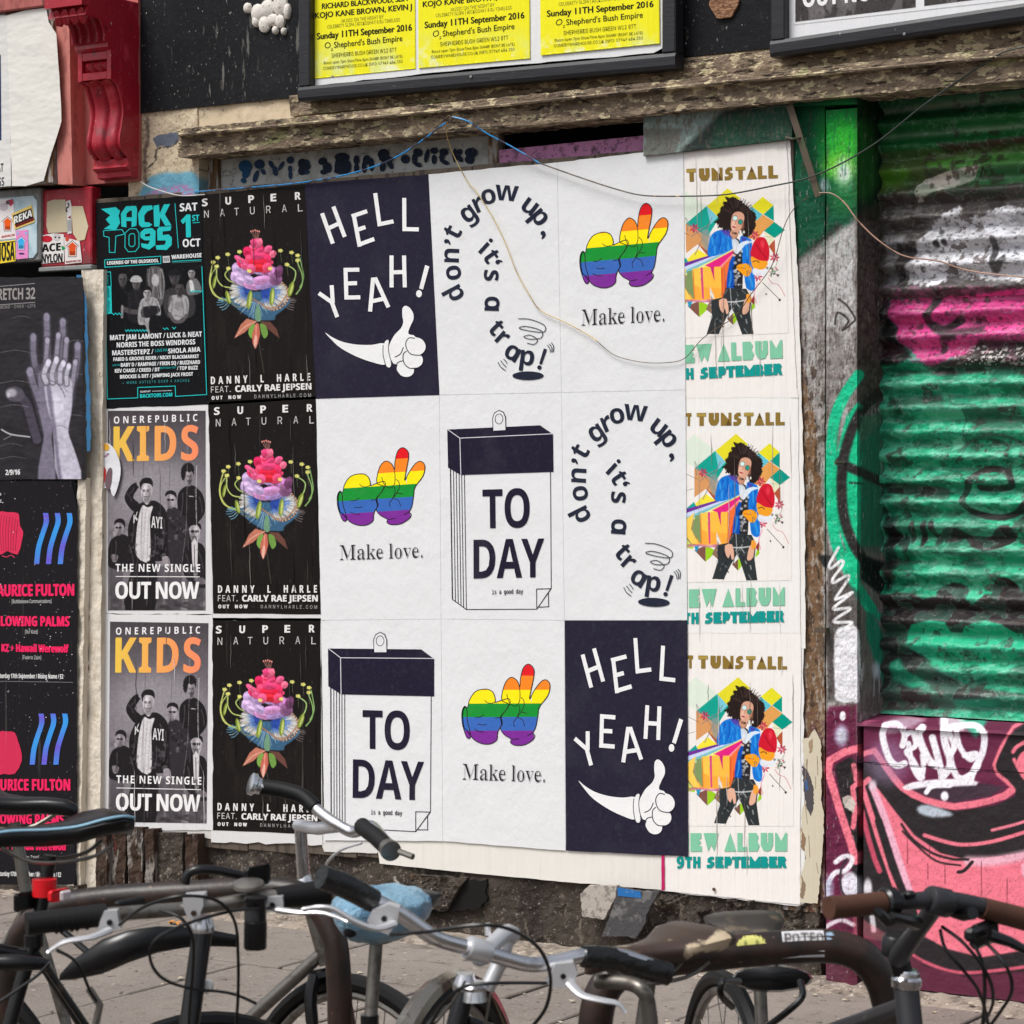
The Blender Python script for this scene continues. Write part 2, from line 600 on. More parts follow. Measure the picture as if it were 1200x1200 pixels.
    def build(s, name, mat, parent):
        V = np.concatenate(s.V)
        return mk(name, V, s.F, mat, parent, cols=np.concatenate(s.C))

def ras_obj(name, box, z, step, base, Y, mat, parent, paint):
    """a printed picture: a fine grid whose points carry ink colours; box and paint use zoomed coordinates z = (ox, oy, scale)"""
    X, Yg, F = grid(box[0], box[1], box[2], box[3], step * z[2])
    r = Ras(X, Yg, base)
    paint(r)
    V = WA(z[0] + X.ravel() / z[2], z[1] + Yg.ravel() / z[2], Y)
    return mk(name, V, F, mat, parent, cols=r.lin())
# ================================================================ POSTERS
M_paper = nmat('poster_paper', attr=True, rough=0.7, spec=0.05,
               layers=[((70, 70, 70), 0.5, 0.75, (150, 150, 152), 0.035, 3), ((5, 5, 5), 0.5, 0.7, (150, 148, 148), 0.035, 5), ((28, 28, 22), 0.56, 0.68, (140, 140, 142), 0.035, 7)],
               bumps=[((6, 6, 5), 0.5, 0.012, 5), ((22, 22, 16), 0.4, 0.004, 6), ((60, 60, 45), 0.14, 0.0018, 5), ((150, 150, 150), 0.15, 0.0005, 2)])
M_old = nmat('creased_poster_paper', attr=True, rough=0.62, spec=0.08,
             layers=[((34, 34, 1.3), 0.64, 0.71, (150, 146, 142), 0.14, 4), ((120, 120, 60), 0.64, 0.74, (165, 160, 155), 0.08, 3)],
             bumps=[((26, 26, 1.2), 0.75, 0.006, 3), ((8, 8, 8), 0.4, 0.006, 4), ((90, 90, 60), 0.2, 0.0015, 3)])
M_crush = nmat('crumpled_poster_paper', attr=True, rough=0.5, spec=0.18,
               layers=[((120, 120, 90), 0.65, 0.75, (165, 160, 155), 0.10, 3)],
               bumps=[((4, 4, 7), 0.55, 0.02, 3), ((11, 11, 22), 0.3, 0.006, 3)])
PW = (224, 225, 226); INK = (40, 37, 54)

def jag(pts, amp, n, seed=0, sides=None):
    """an outline whose straight sides are a little ragged; sides: per-side amplitude"""
    g = random.Random(seed); out = []
    N = len(pts)
    for i in range(N):
        a, b = pts[i], pts[(i + 1) % N]
        am = amp if sides is None else sides[i]
        L = math.hypot(b[0] - a[0], b[1] - a[1]); k = max(1, int(L / n)) if am > 0 else 1
        nx, ny = -(b[1] - a[1]) / (L + 1e-9), (b[0] - a[0]) / (L + 1e-9)
        out.append(a)
        for j in range(1, k):
            t = (j + g.uniform(-0.3, 0.3)) / k
            d = g.uniform(-am, am)
            out.append((a[0] + (b[0] - a[0]) * t + nx * d, a[1] + (b[1] - a[1]) * t + ny * d))
    return out

def sheet(name, pts, Y, colr, mat, label=None, cat=None, group=None, parent=None, thick=0.0006, curl=None):
    """a sheet of paper with this outline on the plane y = Y"""
    P3 = [W(p[0], p[1], Y) for p in pts]
    m = MB().prism(P3, (0, thick, 0))
    o = mk(name, m.v, m.f, mat, parent, cols=np.tile(lin(colr), (len(m.v), 1)))
    return tag(o, label, cat, group)

def art_copy(o, parent, src, dst, Y0, Y1):
    """the same print on another sheet: src and dst are the picture positions of four matching points"""
    a = np.array([tuple(W(p[0], p[1], Y0)) for p in src]); b = np.array([tuple(W(p[0], p[1], Y1)) for p in dst])
    M, _, _, _ = np.linalg.lstsq(np.stack([a[:, 0], a[:, 2], np.ones(len(a))], 1), b[:, [0, 2]], rcond=None)
    so = np.array(origin_of(o)); po = np.array(origin_of(parent))
    me = o.data.copy(); n = len(me.vertices)
    V = np.empty(n * 3, np.float32); me.vertices.foreach_get('co', V); V = V.reshape(-1, 3) + so
    q = np.stack([V[:, 0], V[:, 2], np.ones(n)], 1) @ M
    V = np.stack([q[:, 0], V[:, 1] + (Y1 - Y0), q[:, 1]], 1) - po
    me.vertices.foreach_set('co', V.astype(np.float32).ravel()); me.update()
    c = bpy.data.objects.new(o.name, me); COL.objects.link(c)
    c.parent = parent
    return c

def strip(name, pts, Y, colr, label, amp=1.2, n=9, seed=0, mat=None, sides=None, cat='paper'):
    return sheet(name, jag(pts, amp, n, seed, sides), Y, colr, mat or M_old, label, cat)

def creases(par, quad, Y, n, colr, seed, w=0.45):
    """splits and scuffs in the paper where it bridges the board joints, different on every sheet; quad: its four corners"""
    g = random.Random(seed); A = Art(Y)
    for i in range(n):
        u = g.uniform(0.06, 0.96); v0 = g.choice([g.uniform(0, .3), g.uniform(.6, .85), g.uniform(0, .8)]); v1 = min(0.99, v0 + g.uniform(.06, .34))
        P = []
        for k in range(9):
            v = v0 + (v1 - v0) * k / 8; uu = u + g.uniform(-.004, .004)
            a = [quad[0][j] * (1 - uu) + quad[1][j] * uu for j in (0, 1)]; b = [quad[3][j] * (1 - uu) + quad[2][j] * uu for j in (0, 1)]
            P.append((a[0] * (1 - v) + b[0] * v, a[1] * (1 - v) + b[1] * v))
        A.line(P, w * g.uniform(.6, 1.5), colr[i % len(colr)], taper=lambda t: 0.15 + abs(math.sin(3.1 * t)))
    return A.build('crease', M_old, par)
# ================================================================ GROUND, WALLS, TIMBER
def rough(name, P00, P10, P11, P01, mat, depth, amp=0.004, sc=12.0, res=0.02, parent=None, seed=0, Y=None, edge=0.0, colfn=None):
    """a weathered slab: front face is a fine displaced grid between four world points (given on their own plane), with sides going back by depth"""
    P = [Vector(p) for p in (P00, P10, P11, P01)]
    nx = max(2, int((P[1] - P[0]).length / res)); nz = max(2, int((P[3] - P[0]).length / res))
    V = []; F = []
    for j in range(nz + 1):
        v = j / nz
        for i in range(nx + 1):
            u = i / nx
            p = P[0] * (1 - u) * (1 - v) + P[1] * u * (1 - v) + P[2] * u * v + P[3] * (1 - u) * v
            n = mnoise.fractal(Vector((p.x * sc + seed * 3.7, seed, p.z * sc)), 0.7, 2.1, 5)
            q = p.copy()
            q.y -= n * amp
            if edge and (i in (0, nx) or j in (0, nz)):
                e = mnoise.noise(Vector((p.x * 30, p.z * 30, seed))) * edge
                if j in (0, nz): q.z += e
                else: q.x += e
            V.append(q)
    W_ = nx + 1
    for j in range(nz):
        for i in range(nx):
            a = j * W_ + i
            F.append((a, a + 1, a + W_ + 1, a + W_))
    b = len(V)
    ring = [i for i in range(W_)] + [j * W_ + nx for j in range(1, nz + 1)] + [nz * W_ + i for i in range(nx - 1, -1, -1)] + [j * W_ for j in range(nz - 1, 0, -1)]
    for r_ in ring: V.append(V[r_] + Vector((0, depth, 0)))
    m = len(ring)
    for k in range(m):
        k2 = (k + 1) % m
        F.append((ring[k2], ring[k], b + k, b + k2))
    cols = None
    if colfn is not None:
        A_ = np.array([tuple(v) for v in V]); px, py = PJ(A_)
        cols = colfn(px, py)
    return mk(name, [tuple(v) for v in V], F, mat, parent, cols=cols, smooth=False)

def quadY(pts, Y): return [W(p[0], p[1], Y) for p in pts]

M_black = nmat('black_wall_paint', (22, 23, 26), spec=0.15, layers=[((16, 16, 3), 0.64, 0.68, (120, 118, 112), 0.7, 8), ((60, 60, 14), 0.63, 0.70, (96, 94, 90), 0.6, 4), ((110, 110, 60), 0.66, 0.70, (190, 188, 182), 0.8, 3), ((3, 3, 3), 0.45, 0.7, (34, 35, 38), 0.6)], bumps=[((60, 60, 50), 0.6, 0.004, 6), ((7, 7, 7), 0.3, 0.01, 3)], rough=0.6, rvar=0.12)
M_frame = nmat('black_frame_paint', (34, 35, 40), layers=[((26, 26, 90), 0.62, 0.75, (120, 118, 116), 0.35, 5), ((30, 30, 12), 0.70, 0.74, (215, 212, 205), 0.8, 4)], bumps=[((10, 60, 90), 0.4, 0.003, 5)], rough=0.42)
M_plaster = nmat('cream_painted_plaster', (206, 188, 160), layers=[((9, 9, 9), 0.5, 0.72, (150, 132, 110), 0.7, 6), ((22, 22, 22), 0.62, 0.68, (92, 84, 78), 0.8, 5), ((60, 60, 60), 0.6, 0.72, (120, 108, 96), 0.5)], bumps=[((30, 30, 30), 0.5, 0.005, 6)], rough=0.85)
M_lintel = nmat('peeling_lintel_paint', (122, 107, 92), layers=[((9, 9, 30), 0.46, 0.60, (152, 135, 114), 0.9, 8), ((20, 20, 44), 0.54, 0.58, (205, 190, 156), 0.9, 8), ((7, 7, 20), 0.60, 0.66, (150, 156, 104), 0.6, 8), ((12, 12, 60), 0.57, 0.62, (48, 42, 38), 0.9, 7), ((3, 3, 9), 0.56, 0.72, (58, 52, 48), 0.75, 6), ((90, 90, 140), 0.58, 0.66, (62, 54, 48), 0.6, 3)], bumps=[((16, 16, 50), 1.0, 0.014, 9), ((90, 90, 160), 0.6, 0.003, 5)], rough=0.9, spec=0.15)
M_grime = nmat('grimy_concrete', (74, 67, 60), spec=0.1, layers=[((6, 6, 6), 0.42, 0.62, (54, 48, 45), 0.9, 7), ((26, 26, 16), 0.58, 0.66, (134, 124, 112), 0.6, 7), ((18, 18, 18), 0.60, 0.68, (34, 30, 28), 0.9, 7), ((7, 7, 5), 0.62, 0.70, (124, 98, 74), 0.6, 7), ((90, 90, 90), 0.60, 0.70, (168, 160, 148), 0.55, 3), ((9, 9, 9), 0.68, 0.70, (196, 190, 180), 0.8, 8)], bumps=[((14, 14, 14), 0.8, 0.016, 8), ((120, 120, 120), 0.7, 0.003, 4)], rough=0.95)
M_void = nmat('dark_cavity', (16, 14, 13), rough=1.0)
M_darkwood = nmat('dark_flaky_timber', (66, 52, 44), layers=[((20, 20, 5), 0.52, 0.60, (150, 144, 138), 0.7, 8), ((40, 40, 6), 0.54, 0.62, (34, 27, 24), 0.9, 7), ((9, 9, 4), 0.64, 0.68, (120, 60, 56), 0.6, 6)], bumps=[((70, 70, 7), 0.9, 0.008, 6)], rough=0.9, spec=0.15)
M_oldwood = nmat('weathered_timber', (112, 86, 62), layers=[((24, 24, 5), 0.48, 0.56, (176, 172, 168), 0.85, 7), ((40, 40, 6), 0.60, 0.66, (50, 40, 34), 0.85, 6), ((7, 7, 3), 0.60, 0.66, (214, 208, 192), 0.8, 6)], bumps=[((70, 70, 7), 0.9, 0.008, 6), ((24, 24, 6), 0.6, 0.01, 5)], rough=0.85)
M_whitepost = nmat('cream_painted_post', (214, 204, 188), layers=[((30, 30, 5), 0.52, 0.62, (188, 174, 152), 0.7, 5), ((18, 18, 8), 0.66, 0.70, (120, 96, 72), 0.9, 6), ((60, 60, 14), 0.66, 0.72, (132, 110, 90), 0.5, 4)], bumps=[((45, 45, 6), 0.6, 0.006, 5), ((12, 12, 12), 0.4, 0.006, 4)], rough=0.7)
M_redp = nmat('red_gloss_paint', (164, 24, 44), layers=[((14, 14, 9), 0.52, 0.66, (206, 62, 82), 0.6, 6), ((9, 9, 6), 0.56, 0.68, (96, 60, 62), 0.65, 7), ((30, 30, 22), 0.62, 0.68, (70, 30, 34), 0.6, 6), ((26, 26, 18), 0.68, 0.705, (222, 212, 210), 0.95, 6), ((80, 80, 60), 0.66, 0.70, (205, 160, 160), 0.7, 4)], bumps=[((24, 24, 18), 0.5, 0.004, 7)], rough=0.4, rvar=0.15, spec=0.5)
M_redpale = nmat('faded_red_paint', (176, 98, 92), layers=[((14, 14, 5), 0.42, 0.65, (122, 52, 50), 0.8, 6), ((30, 30, 10), 0.6, 0.7, (84, 60, 56), 0.7, 5)], bumps=[((40, 40, 14), 0.5, 0.003, 5)], rough=0.65)
M_metal = nmat('grey_meter_box_paint', (134, 136, 134), layers=[((12, 12, 12), 0.5, 0.7, (96, 95, 90), 0.6), ((40, 40, 40), 0.64, 0.7, (74, 66, 60), 0.7)], bumps=[((30, 30, 30), 0.3, 0.002)], rough=0.5)
M_graf = nmat('sprayed_timber', attr=True, layers=[((34, 34, 6), 0.58, 0.66, (70, 58, 50), 0.42, 6), ((110, 110, 30), 0.62, 0.7, (205, 202, 198), 0.3, 3)], bumps=[((70, 70, 8), 0.7, 0.005, 6), ((16, 16, 12), 0.3, 0.004, 4)], rough=0.65, spec=0.15)
M_gwall = nmat('sprayed_boards', attr=True, layers=[((26, 26, 26), 0.66, 0.70, (50, 30, 36), 0.35, 6), ((130, 130, 90), 0.64, 0.72, (30, 20, 24), 0.3, 3)], bumps=[((80, 80, 20), 0.45, 0.003, 5), ((14, 14, 14), 0.3, 0.004, 5)], rough=0.6, spec=0.2)
M_gsh = nmat('sprayed_corrugated_iron', attr=True, layers=[((40, 40, 60), 0.66, 0.71, (26, 24, 24), 0.45, 5), ((26, 26, 30), 0.70, 0.76, (176, 170, 166), 0.3, 7)], bumps=[((24, 24, 34), 0.7, 0.006, 8), ((110, 110, 110), 0.35, 0.0015, 3)], rough=0.46, spec=0.4, rvar=0.1)
M_slab = nmat('paving_stone', (132, 124, 117), layers=[((1.3, 1.3, 1.3), 0.35, 0.65, (112, 105, 99), 0.7, 4), ((14, 14, 14), 0.52, 0.68, (104, 94, 86), 0.6, 7), ((120, 120, 120), 0.5, 0.7, (160, 150, 141), 0.5, 3), ((5, 5, 5), 0.62, 0.70, (88, 79, 72), 0.6, 7), ((34, 34, 34), 0.70, 0.72, (58, 54, 52), 0.8, 1), ((22, 22, 22), 0.72, 0.74, (186, 178, 170), 0.7, 2)], bumps=[((60, 60, 60), 0.5, 0.003, 6)], rough=0.85, spec=0.2)
M_ground = nmat('pavement_bedding', (78, 70, 64), layers=[((30, 30, 30), 0.5, 0.7, (56, 50, 46), 0.7)], bumps=[((60, 60, 60), 0.6, 0.004)], rough=0.95)

# ground sheet with laid slabs on it
m = MB(); m.box((-60, -60, -0.5), (60, 0.6, -0.034))
tag(m.build('pavement', M_ground, org=(0, 0, 0)), kind='structure')
pav = bpy.data.objects['pavement']
slab_meshes = []
RS = random.Random(11)
def slab_mesh(wd, dp):
    mm = MB(); mm.box((-wd / 2, -dp / 2, -0.034), (wd / 2, dp / 2, 0.0), 0.004)
    o = mm.build('paving_stone', M_slab, org=(0, 0, 0)); me = o.data; bpy.data.objects.remove(o); return me
SW = {}
# courses run along the wall; a strip of small edging first
y = -0.135
rows = [(0.60, 0), (0.60, 1), (0.60, 2), (0.75, 0), (0.60, 1), (0.75, 2), (0.60, 0)]
for dp, off in rows:
    x = -3.6 + off * 0.31
    while x < 3.2:
        wd = RS.choice([0.6, 0.75, 0.9])
        key = (wd, dp)
        if key not in SW: SW[key] = slab_mesh(wd - 0.013, dp - 0.013)
        o = bpy.data.objects.new('paving_stone', SW[key]); COL.objects.link(o)
        o.parent = pav
        o.location = (x + wd / 2, y - dp / 2, RS.uniform(-0.003, 0.003))
        o.rotation_euler = (RS.uniform(-.002, .002), RS.uniform(-.002, .002), RS.uniform(-.003, .003))
        x += wd
    y -= dp
# dusty mortar fillet where wall meets pavement
V = []; F = []
n = 240
for i in range(n + 1):
    x = -4 + 7.4 * i / n
    for j, (yy, zz) in enumerate(((0.02, 0.022), (-0.035, 0.012), (-0.085, 0.004), (-0.135, -0.01))):
        q = mnoise.noise(Vector((x * 9, j * 2.3, 0)))
        V.append((x, yy + q * 0.012, zz + 0.010 * mnoise.noise(Vector((x * 22, j * 5.1, 3)))))
for i in range(n):
    for j in range(3):
        a = i * 4 + j; F.append((a, a + 1, a + 5, a + 4))
M_mortar = nmat('worn_mortar', (150, 138, 126), layers=[((20, 20, 20), 0.45, 0.6, (104, 94, 86), 0.8, 7), ((60, 60, 60), 0.6, 0.68, (205, 198, 188), 0.8, 4), ((34, 34, 34), 0.66, 0.7, (60, 52, 46), 0.8, 4)], bumps=[((60, 60, 60), 0.8, 0.006, 6)], rough=0.95)
mk('mortar_edge', V, F, M_mortar, pav)
# grit and fallen paint flakes
M_flake = nmat('fallen_flakes', (176, 164, 146), layers=[((30, 30, 30), 0.5, 0.6, (96, 76, 58), 0.8)], rough=0.9)
mm = MB()
for i in range(260):
    x = RS.uniform(-2.6, 2.2); yy = -abs(RS.gauss(0, 0.10)) - 0.02 if i % 3 else RS.uniform(-1.2, -0.02)
    s = RS.uniform(0.003, 0.012); a = RS.uniform(0, 3.1)
    c, sn = math.cos(a) * s, math.sin(a) * s
    z = 0.012 if yy > -0.13 else 0.003
    mm.add([(x - c, yy - sn, z), (x + sn, yy - c, z + s * 0.3), (x + c, yy + sn, z + 0.003), (x - sn, yy + c, z + s * 0.4)], [(0, 1, 2), (0, 2, 3)])
tag(mm.build('grit', M_flake), 'pale grit and paint flakes scattered along the foot of the wall', 'grit', kind='stuff')
# dry leaves
M_leaf = nmat('dry_leaf', (176, 120, 62), rough=0.8)
LPOS = [(80, 1067, 'dry brown leaf on the pavement under the black saddles'), (205, 1081, 'dry brown leaf beside the black head tube of the left bicycle')]
for (a, b, lb) in LPOS:
    p = WG(a, b, 0.008)
    V = [];
    for k in range(10):
        an = k * 0.628; r_ = 0.022 * (1 if k % 2 else 0.6)
        V.append((p.x + r_ * 1.5 * math.cos(an), p.y + r_ * math.sin(an), 0.008 + 0.008 * math.sin(k * 1.9)))
    V.append((p.x, p.y, 0.012))
    tag(mk('leaf', V, [(k, (k + 1) % 10, 10) for k in range(10)], M_leaf), lb, 'leaf')

# ---------------------------------------------------------------- the shopfront wall behind everything
wall = empty('shopfront_wall', (0, 0.25, 0), 'old black and cream shopfront wall carrying all the posters', 'wall')
zb, zt = 0.0, 3.9
X0, X1 = -3.6, 3.2
def Wz(px, py, Y=0.0): return W(px, py, Y)
xs = Wz(968, 600, 0).x            # start of the shutter bay
m = MB(); m.box((X0, 0.42, 0), (X1, 0.5, zt)); m.build('backing', M_void, wall)
# black upper fascia, lower edge slopes a little
pl = W(160, 133, 0.0); pr = W(1230, 40, 0.0)
fas = rough('black_board', (W(150, 133).x, 0, pl.z), (X1, 0, pr.z + 0.05), (X1, 0, zt), (W(150, 133).x, 0, zt), M_black, 0.2, 0.002, 5, 0.05, wall, 1)
# bite in the fascia: patch of bare brick
br = W(848, 8, -0.012)
V = [(br.x + 0.05 * math.cos(a) * (1 + 0.25 * math.sin(3 * a)), -0.010, br.z + 0.045 * math.sin(a) * (1 + 0.2 * math.cos(2 * a))) for a in np.linspace(0, 6.28, 18)[:-1]]
M_brk = nmat('bare_brick', (150, 112, 84), layers=[((60, 60, 90), 0.5, 0.6, (98, 62, 44), 0.8)], bumps=[((50, 50, 120), 0.9, 0.01)], rough=0.95)
MB().prism(V, (0, 0.02, 0)).build('bare_brick_patch', M_brk, wall)
# cream plaster strip below it
rough('plaster_band', W(230, 160, 0.012), (X1, 0.012, W(1230, 60, 0).z), (X1, 0.012, W(1230, 30, 0).z), W(230, 110, 0.012), M_plaster, 0.1, 0.005, 9, 0.03, wall, 3)
# blue painted plaster corner with a crack

# painted plaster: colour patch (spray) at the left jamb
def plasterpaint(px, py):
    r = Ras(px, py, (204, 187, 160))
    f = fbm(px * 0.09, py * 0.09, 1)
    r.mix(0.6 * sst(f, 0.5, 0.75), (158, 140, 118)); r.mix(0.7 * (fbm(px * 0.5, py * 0.5, 2) > 0.68), (110, 100, 90))
    r.poly(zm([(165, 125), (200, 105), (280, 92), (350, 78), (358, 100), (330, 145), (280, 180), (230, 178), (190, 190), (178, 165)], 150, 140, 5.714), (92, 100, 114), 1.2, 1, 0, wob=1.5)
    r.poly(zm([(118, 420), (170, 375), (260, 355), (340, 358), (420, 350), (480, 400), (480, 560), (90, 560)], 150, 140, 5.714), (92, 158, 186), 6, 0.9, 3)
    r.poly(zm([(120, 500), (200, 462), (300, 445), (380, 430), (430, 460), (440, 560), (90, 560)], 150, 140, 5.714), (170, 110, 160), 5, 0.85, 2, mod=lambda x, y: sst(fbm(x * 0.6, y * 0.6, 3), 0.38, 0.55))
    r.line(zm([(335, 145), (290, 182), (200, 195), (185, 240), (180, 280), (110, 345)], 150, 140, 5.714), 1.6, (60, 52, 46), 1, 0.95, 4, wob=1.5)
    r.line(zm([(130, 0), (135, 120), (115, 230), (120, 420)], 150, 140, 5.714), 4, (96, 84, 74), 3, 0.8, 4, wob=3)
    return r.lin()
M_attr = nmat('painted_plaster', attr=True, layers=[((60, 60, 60), 0.62, 0.7, (110, 100, 90), 0.4, 4)], bumps=[((36, 36, 36), 0.6, 0.005, 6)], rough=0.85)
M_attrw = nmat('painted_old_timber', attr=True, layers=[((60, 60, 10), 0.6, 0.68, (60, 50, 44), 0.5, 5)], bumps=[((70, 70, 10), 0.7, 0.005, 6), ((30, 30, 30), 0.4, 0.004, 5)], rough=0.7)
rough('cream_plaster', W(150, 262, 0.008), W(232, 255, 0.008), W(232, 112, 0.008), W(150, 118, 0.008), M_attr, 0.2, 0.005, 9, 0.004, wall, 2, colfn=plasterpaint)
# solid hoarding carrying the posters
hb = [(110, 232), (505, 196), (928, 155), (945, 700), (944, 1040), (860, 1052), (560, 1026), (112, 992)]
M_board = nmat('hoarding_boards', (92, 82, 72), layers=[((20, 20, 3), 0.5, 0.6, (50, 44, 40), 0.8)], bumps=[((50, 50, 4), 0.6, 0.005)], rough=0.9)
hoard = empty('hoarding', W(520, 1000, 0.02), 'boarded-up shop window covered edge to edge with posters', 'hoarding')
zlow = [W(p[0], p[1], 0).z for p in ((112, 992), (944, 1045))]
xa, xb = W(112, 600).x, W(930, 600).x
npk = 12
for k in range(npk):
    a = xa + (xb - xa) * k / npk; b = xa + (xb - xa) * (k + 1) / npk
    u = (k + 0.5) / npk
    top = W(110, 234).z * (1 - u) + W(928, 160).z * u
    bot = zlow[0] * (1 - u) + zlow[1] * u
    mm = MB().box((a + 0.0015, 0.0, bot + 0.02), (b - 0.0015, 0.03, top), 0.003)
    mm.build('board', M_board, hoard)
# sign boards in the transom gap above the posters
def rp(name, pts, Y, mat, depth, par, seed=0, amp=0.002, col=None, res=0.006, sc=14):
    P = [W(p[0], p[1], Y) for p in pts]
    return rough(name, P[3], P[2], P[1], P[0], mat, depth, amp, sc, res, par, seed, colfn=col)
trans = empty('transom_sign', W(410, 200, 0.07), 'grey name board with blurred blue hand lettering, in the gap above the posters', 'sign')
M_signb = nmat('grey_sign_board', (186, 188, 186), layers=[((14, 14, 14), 0.45, 0.65, (146, 146, 142), 0.8, 6), ((50, 50, 50), 0.6, 0.68, (64, 60, 58), 0.7, 5), ((8, 8, 40), 0.6, 0.7, (70, 66, 62), 0.7, 4)], bumps=[((40, 40, 40), 0.4, 0.003)], rough=0.7)
rp('panel', [(254, 184), (574, 154), (574, 202), (254, 232)], 0.07, M_signb, 0.03, trans, 4, 0.001)
A = Art(0.0665, (150, 140, 5.714))
BL = (30, 68, 104)
def blot(ch, pts, c=BL, s=3): A.poly(pts, c, s)
for cx, cy, rx, ry, rot in ((785, 315, 46, 42, 10), (790, 360, 24, 36, 30), (772, 408, 18, 18, 0), (880, 300, 34, 32, 0), (855, 380, 16, 42, 20), (905, 350, 14, 22, -30), (958, 300, 15, 28, -30), (985, 345, 18, 34, -10), (1025, 310, 12, 34, 30), (1086, 272, 24, 24, 0), (1084, 330, 14, 22, 0), (1086, 370, 13, 30, 0), (1160, 290, 22, 26, 0), (1162, 345, 20, 28, 20), (1190, 300, 26, 34, 20), (1185, 350, 30, 18, 0)):
    A.ell(cx, cy, rx, ry, (28, 78, 120) if cx < 800 else (36, 60, 92), rot)
A.z = (340, 130, 4.615)
for cx, cy, rx, ry, rot in ((65, 285, 22, 28, 20), (62, 325, 20, 22, 0), (88, 300, 22, 20, 0), (175, 272, 24, 20, -20), (200, 305, 24, 30, -20), (180, 330, 18, 14, 0), (280, 250, 40, 24, 0), (262, 290, 22, 48, 10), (300, 300, 30, 40, 0), (275, 325, 40, 16, 0), (358, 265, 16, 26, 0), (358, 310, 14, 26, 0), (415, 265, 22, 26, 0), (440, 290, 14, 36, 0), (400, 300, 13, 36, 0), (505, 235, 32, 30, 0), (500, 300, 16, 28, 10), (540, 290, 14, 26, -30), (520, 260, 40, 16, 0),
                             (622, 260, 24, 24, 0), (690, 225, 26, 22, 20), (672, 260, 15, 30, 0), (690, 290, 22, 12, 20), (738, 242, 12, 38, 12), (778, 215, 22, 18, 0), (778, 262, 14, 26, 0), (830, 222, 24, 20, 10), (820, 250, 14, 28, 0), (838, 278, 22, 12, 20), (890, 240, 12, 38, 0), (915, 222, 16, 18, 40), (918, 258, 14, 22, -40), (978, 225, 34, 26, 0), (970, 262, 26, 24, 0)):
    A.ell(cx, cy, rx, ry, (26, 38, 58), rot)
A.build('lettering', M_attr, trans)
A = Art(0.0662, (150, 140, 5.714)); A.line([(600, 352), (606, 346), (688, 346), (688, 376), (600, 378)], 2, (60, 58, 56)); A.build('bracket_outline', M_attr, trans)
pst = rp('transom_strip', [(583, 176), (762, 158), (762, 188), (583, 205)], 0.06, nmat('pink_flaking_paint', (206, 140, 186), layers=[((18, 18, 18), 0.5, 0.6, (120, 84, 106), 0.8, 7), ((60, 60, 60), 0.55, 0.65, (60, 46, 52), 0.7, 4)], bumps=[((40, 40, 40), 0.6, 0.004)], rough=0.75), 0.03, None, 5)
tag(pst, 'flaking pink painted board in the gap above the upper right posters', 'board')
stl = rp('timber_stile', [(572, 148), (584, 147), (584, 205), (572, 206)], 0.055, M_oldwood, 0.04, None, 6)
tag(stl, 'short weathered upright between the blue-lettered board and the pink board', 'timber')
jm = empty('window_jamb', W(240, 240, 0.0), 'narrow peeling timber upright above the BACK TO 95 poster', 'timber')
rp('outer_face', [(213, 168), (233, 168), (233, 260), (213, 260)], -0.004, M_attr, 0.2, jm, 7, 0.002, plasterpaint, 0.004)
rp('inner_stop', [(241, 168), (255, 168), (255, 260), (241, 260)], 0.05, M_oldwood, 0.2, jm, 8)
# ---------------------------------------------------------------- lintel beam
lin_o = empty('lintel', W(600, 140, -0.05), 'long peeling cream and brown timber lintel above the posters', 'beam')
def beamseg(name, Yf, top, bot, dep, mat, seed, amp):
    n = len(top) - 1
    for i in range(n):
        (x0, a0), (x1, a1) = top[i], top[i + 1]; (_, b0), (_, b1) = bot[i], bot[i + 1]
        P = [W(x0, b0, Yf), W(x1, b1, Yf), W(x1, a1, Yf), W(x0, a0, Yf)]
        rough(name, P[0], P[1], P[2], P[3], mat, dep, amp, 11, 0.007, lin_o, seed, edge=0.004)
beamseg('face', -0.075, [(210, 160), (1240, 62)], [(210, 184), (1240, 90)], 0.16, M_lintel, 3, 0.010)
beamseg('top_moulding', -0.10, [(208, 151), (1240, 50)], [(208, 160), (1240, 61)], 0.12, M_lintel, 9, 0.005)
mm = MB().tube([W(210, 158, -0.105), W(600, 122, -0.105), W(800, 101, -0.105), W(1240, 60, -0.105)], 0.006, 6)
mm.build('bead', M_lintel, lin_o, smooth=True)
# plaster above the lintel on the right is dark and flaky
rough('flaking_render', W(340, 136, -0.01), (X1, -0.01, W(1230, 56, 0).z), (X1, -0.01, W(1230, 30, 0).z), W(340, 112, -0.01), M_lintel, 0.08, 0.010, 13, 0.012, wall, 13)
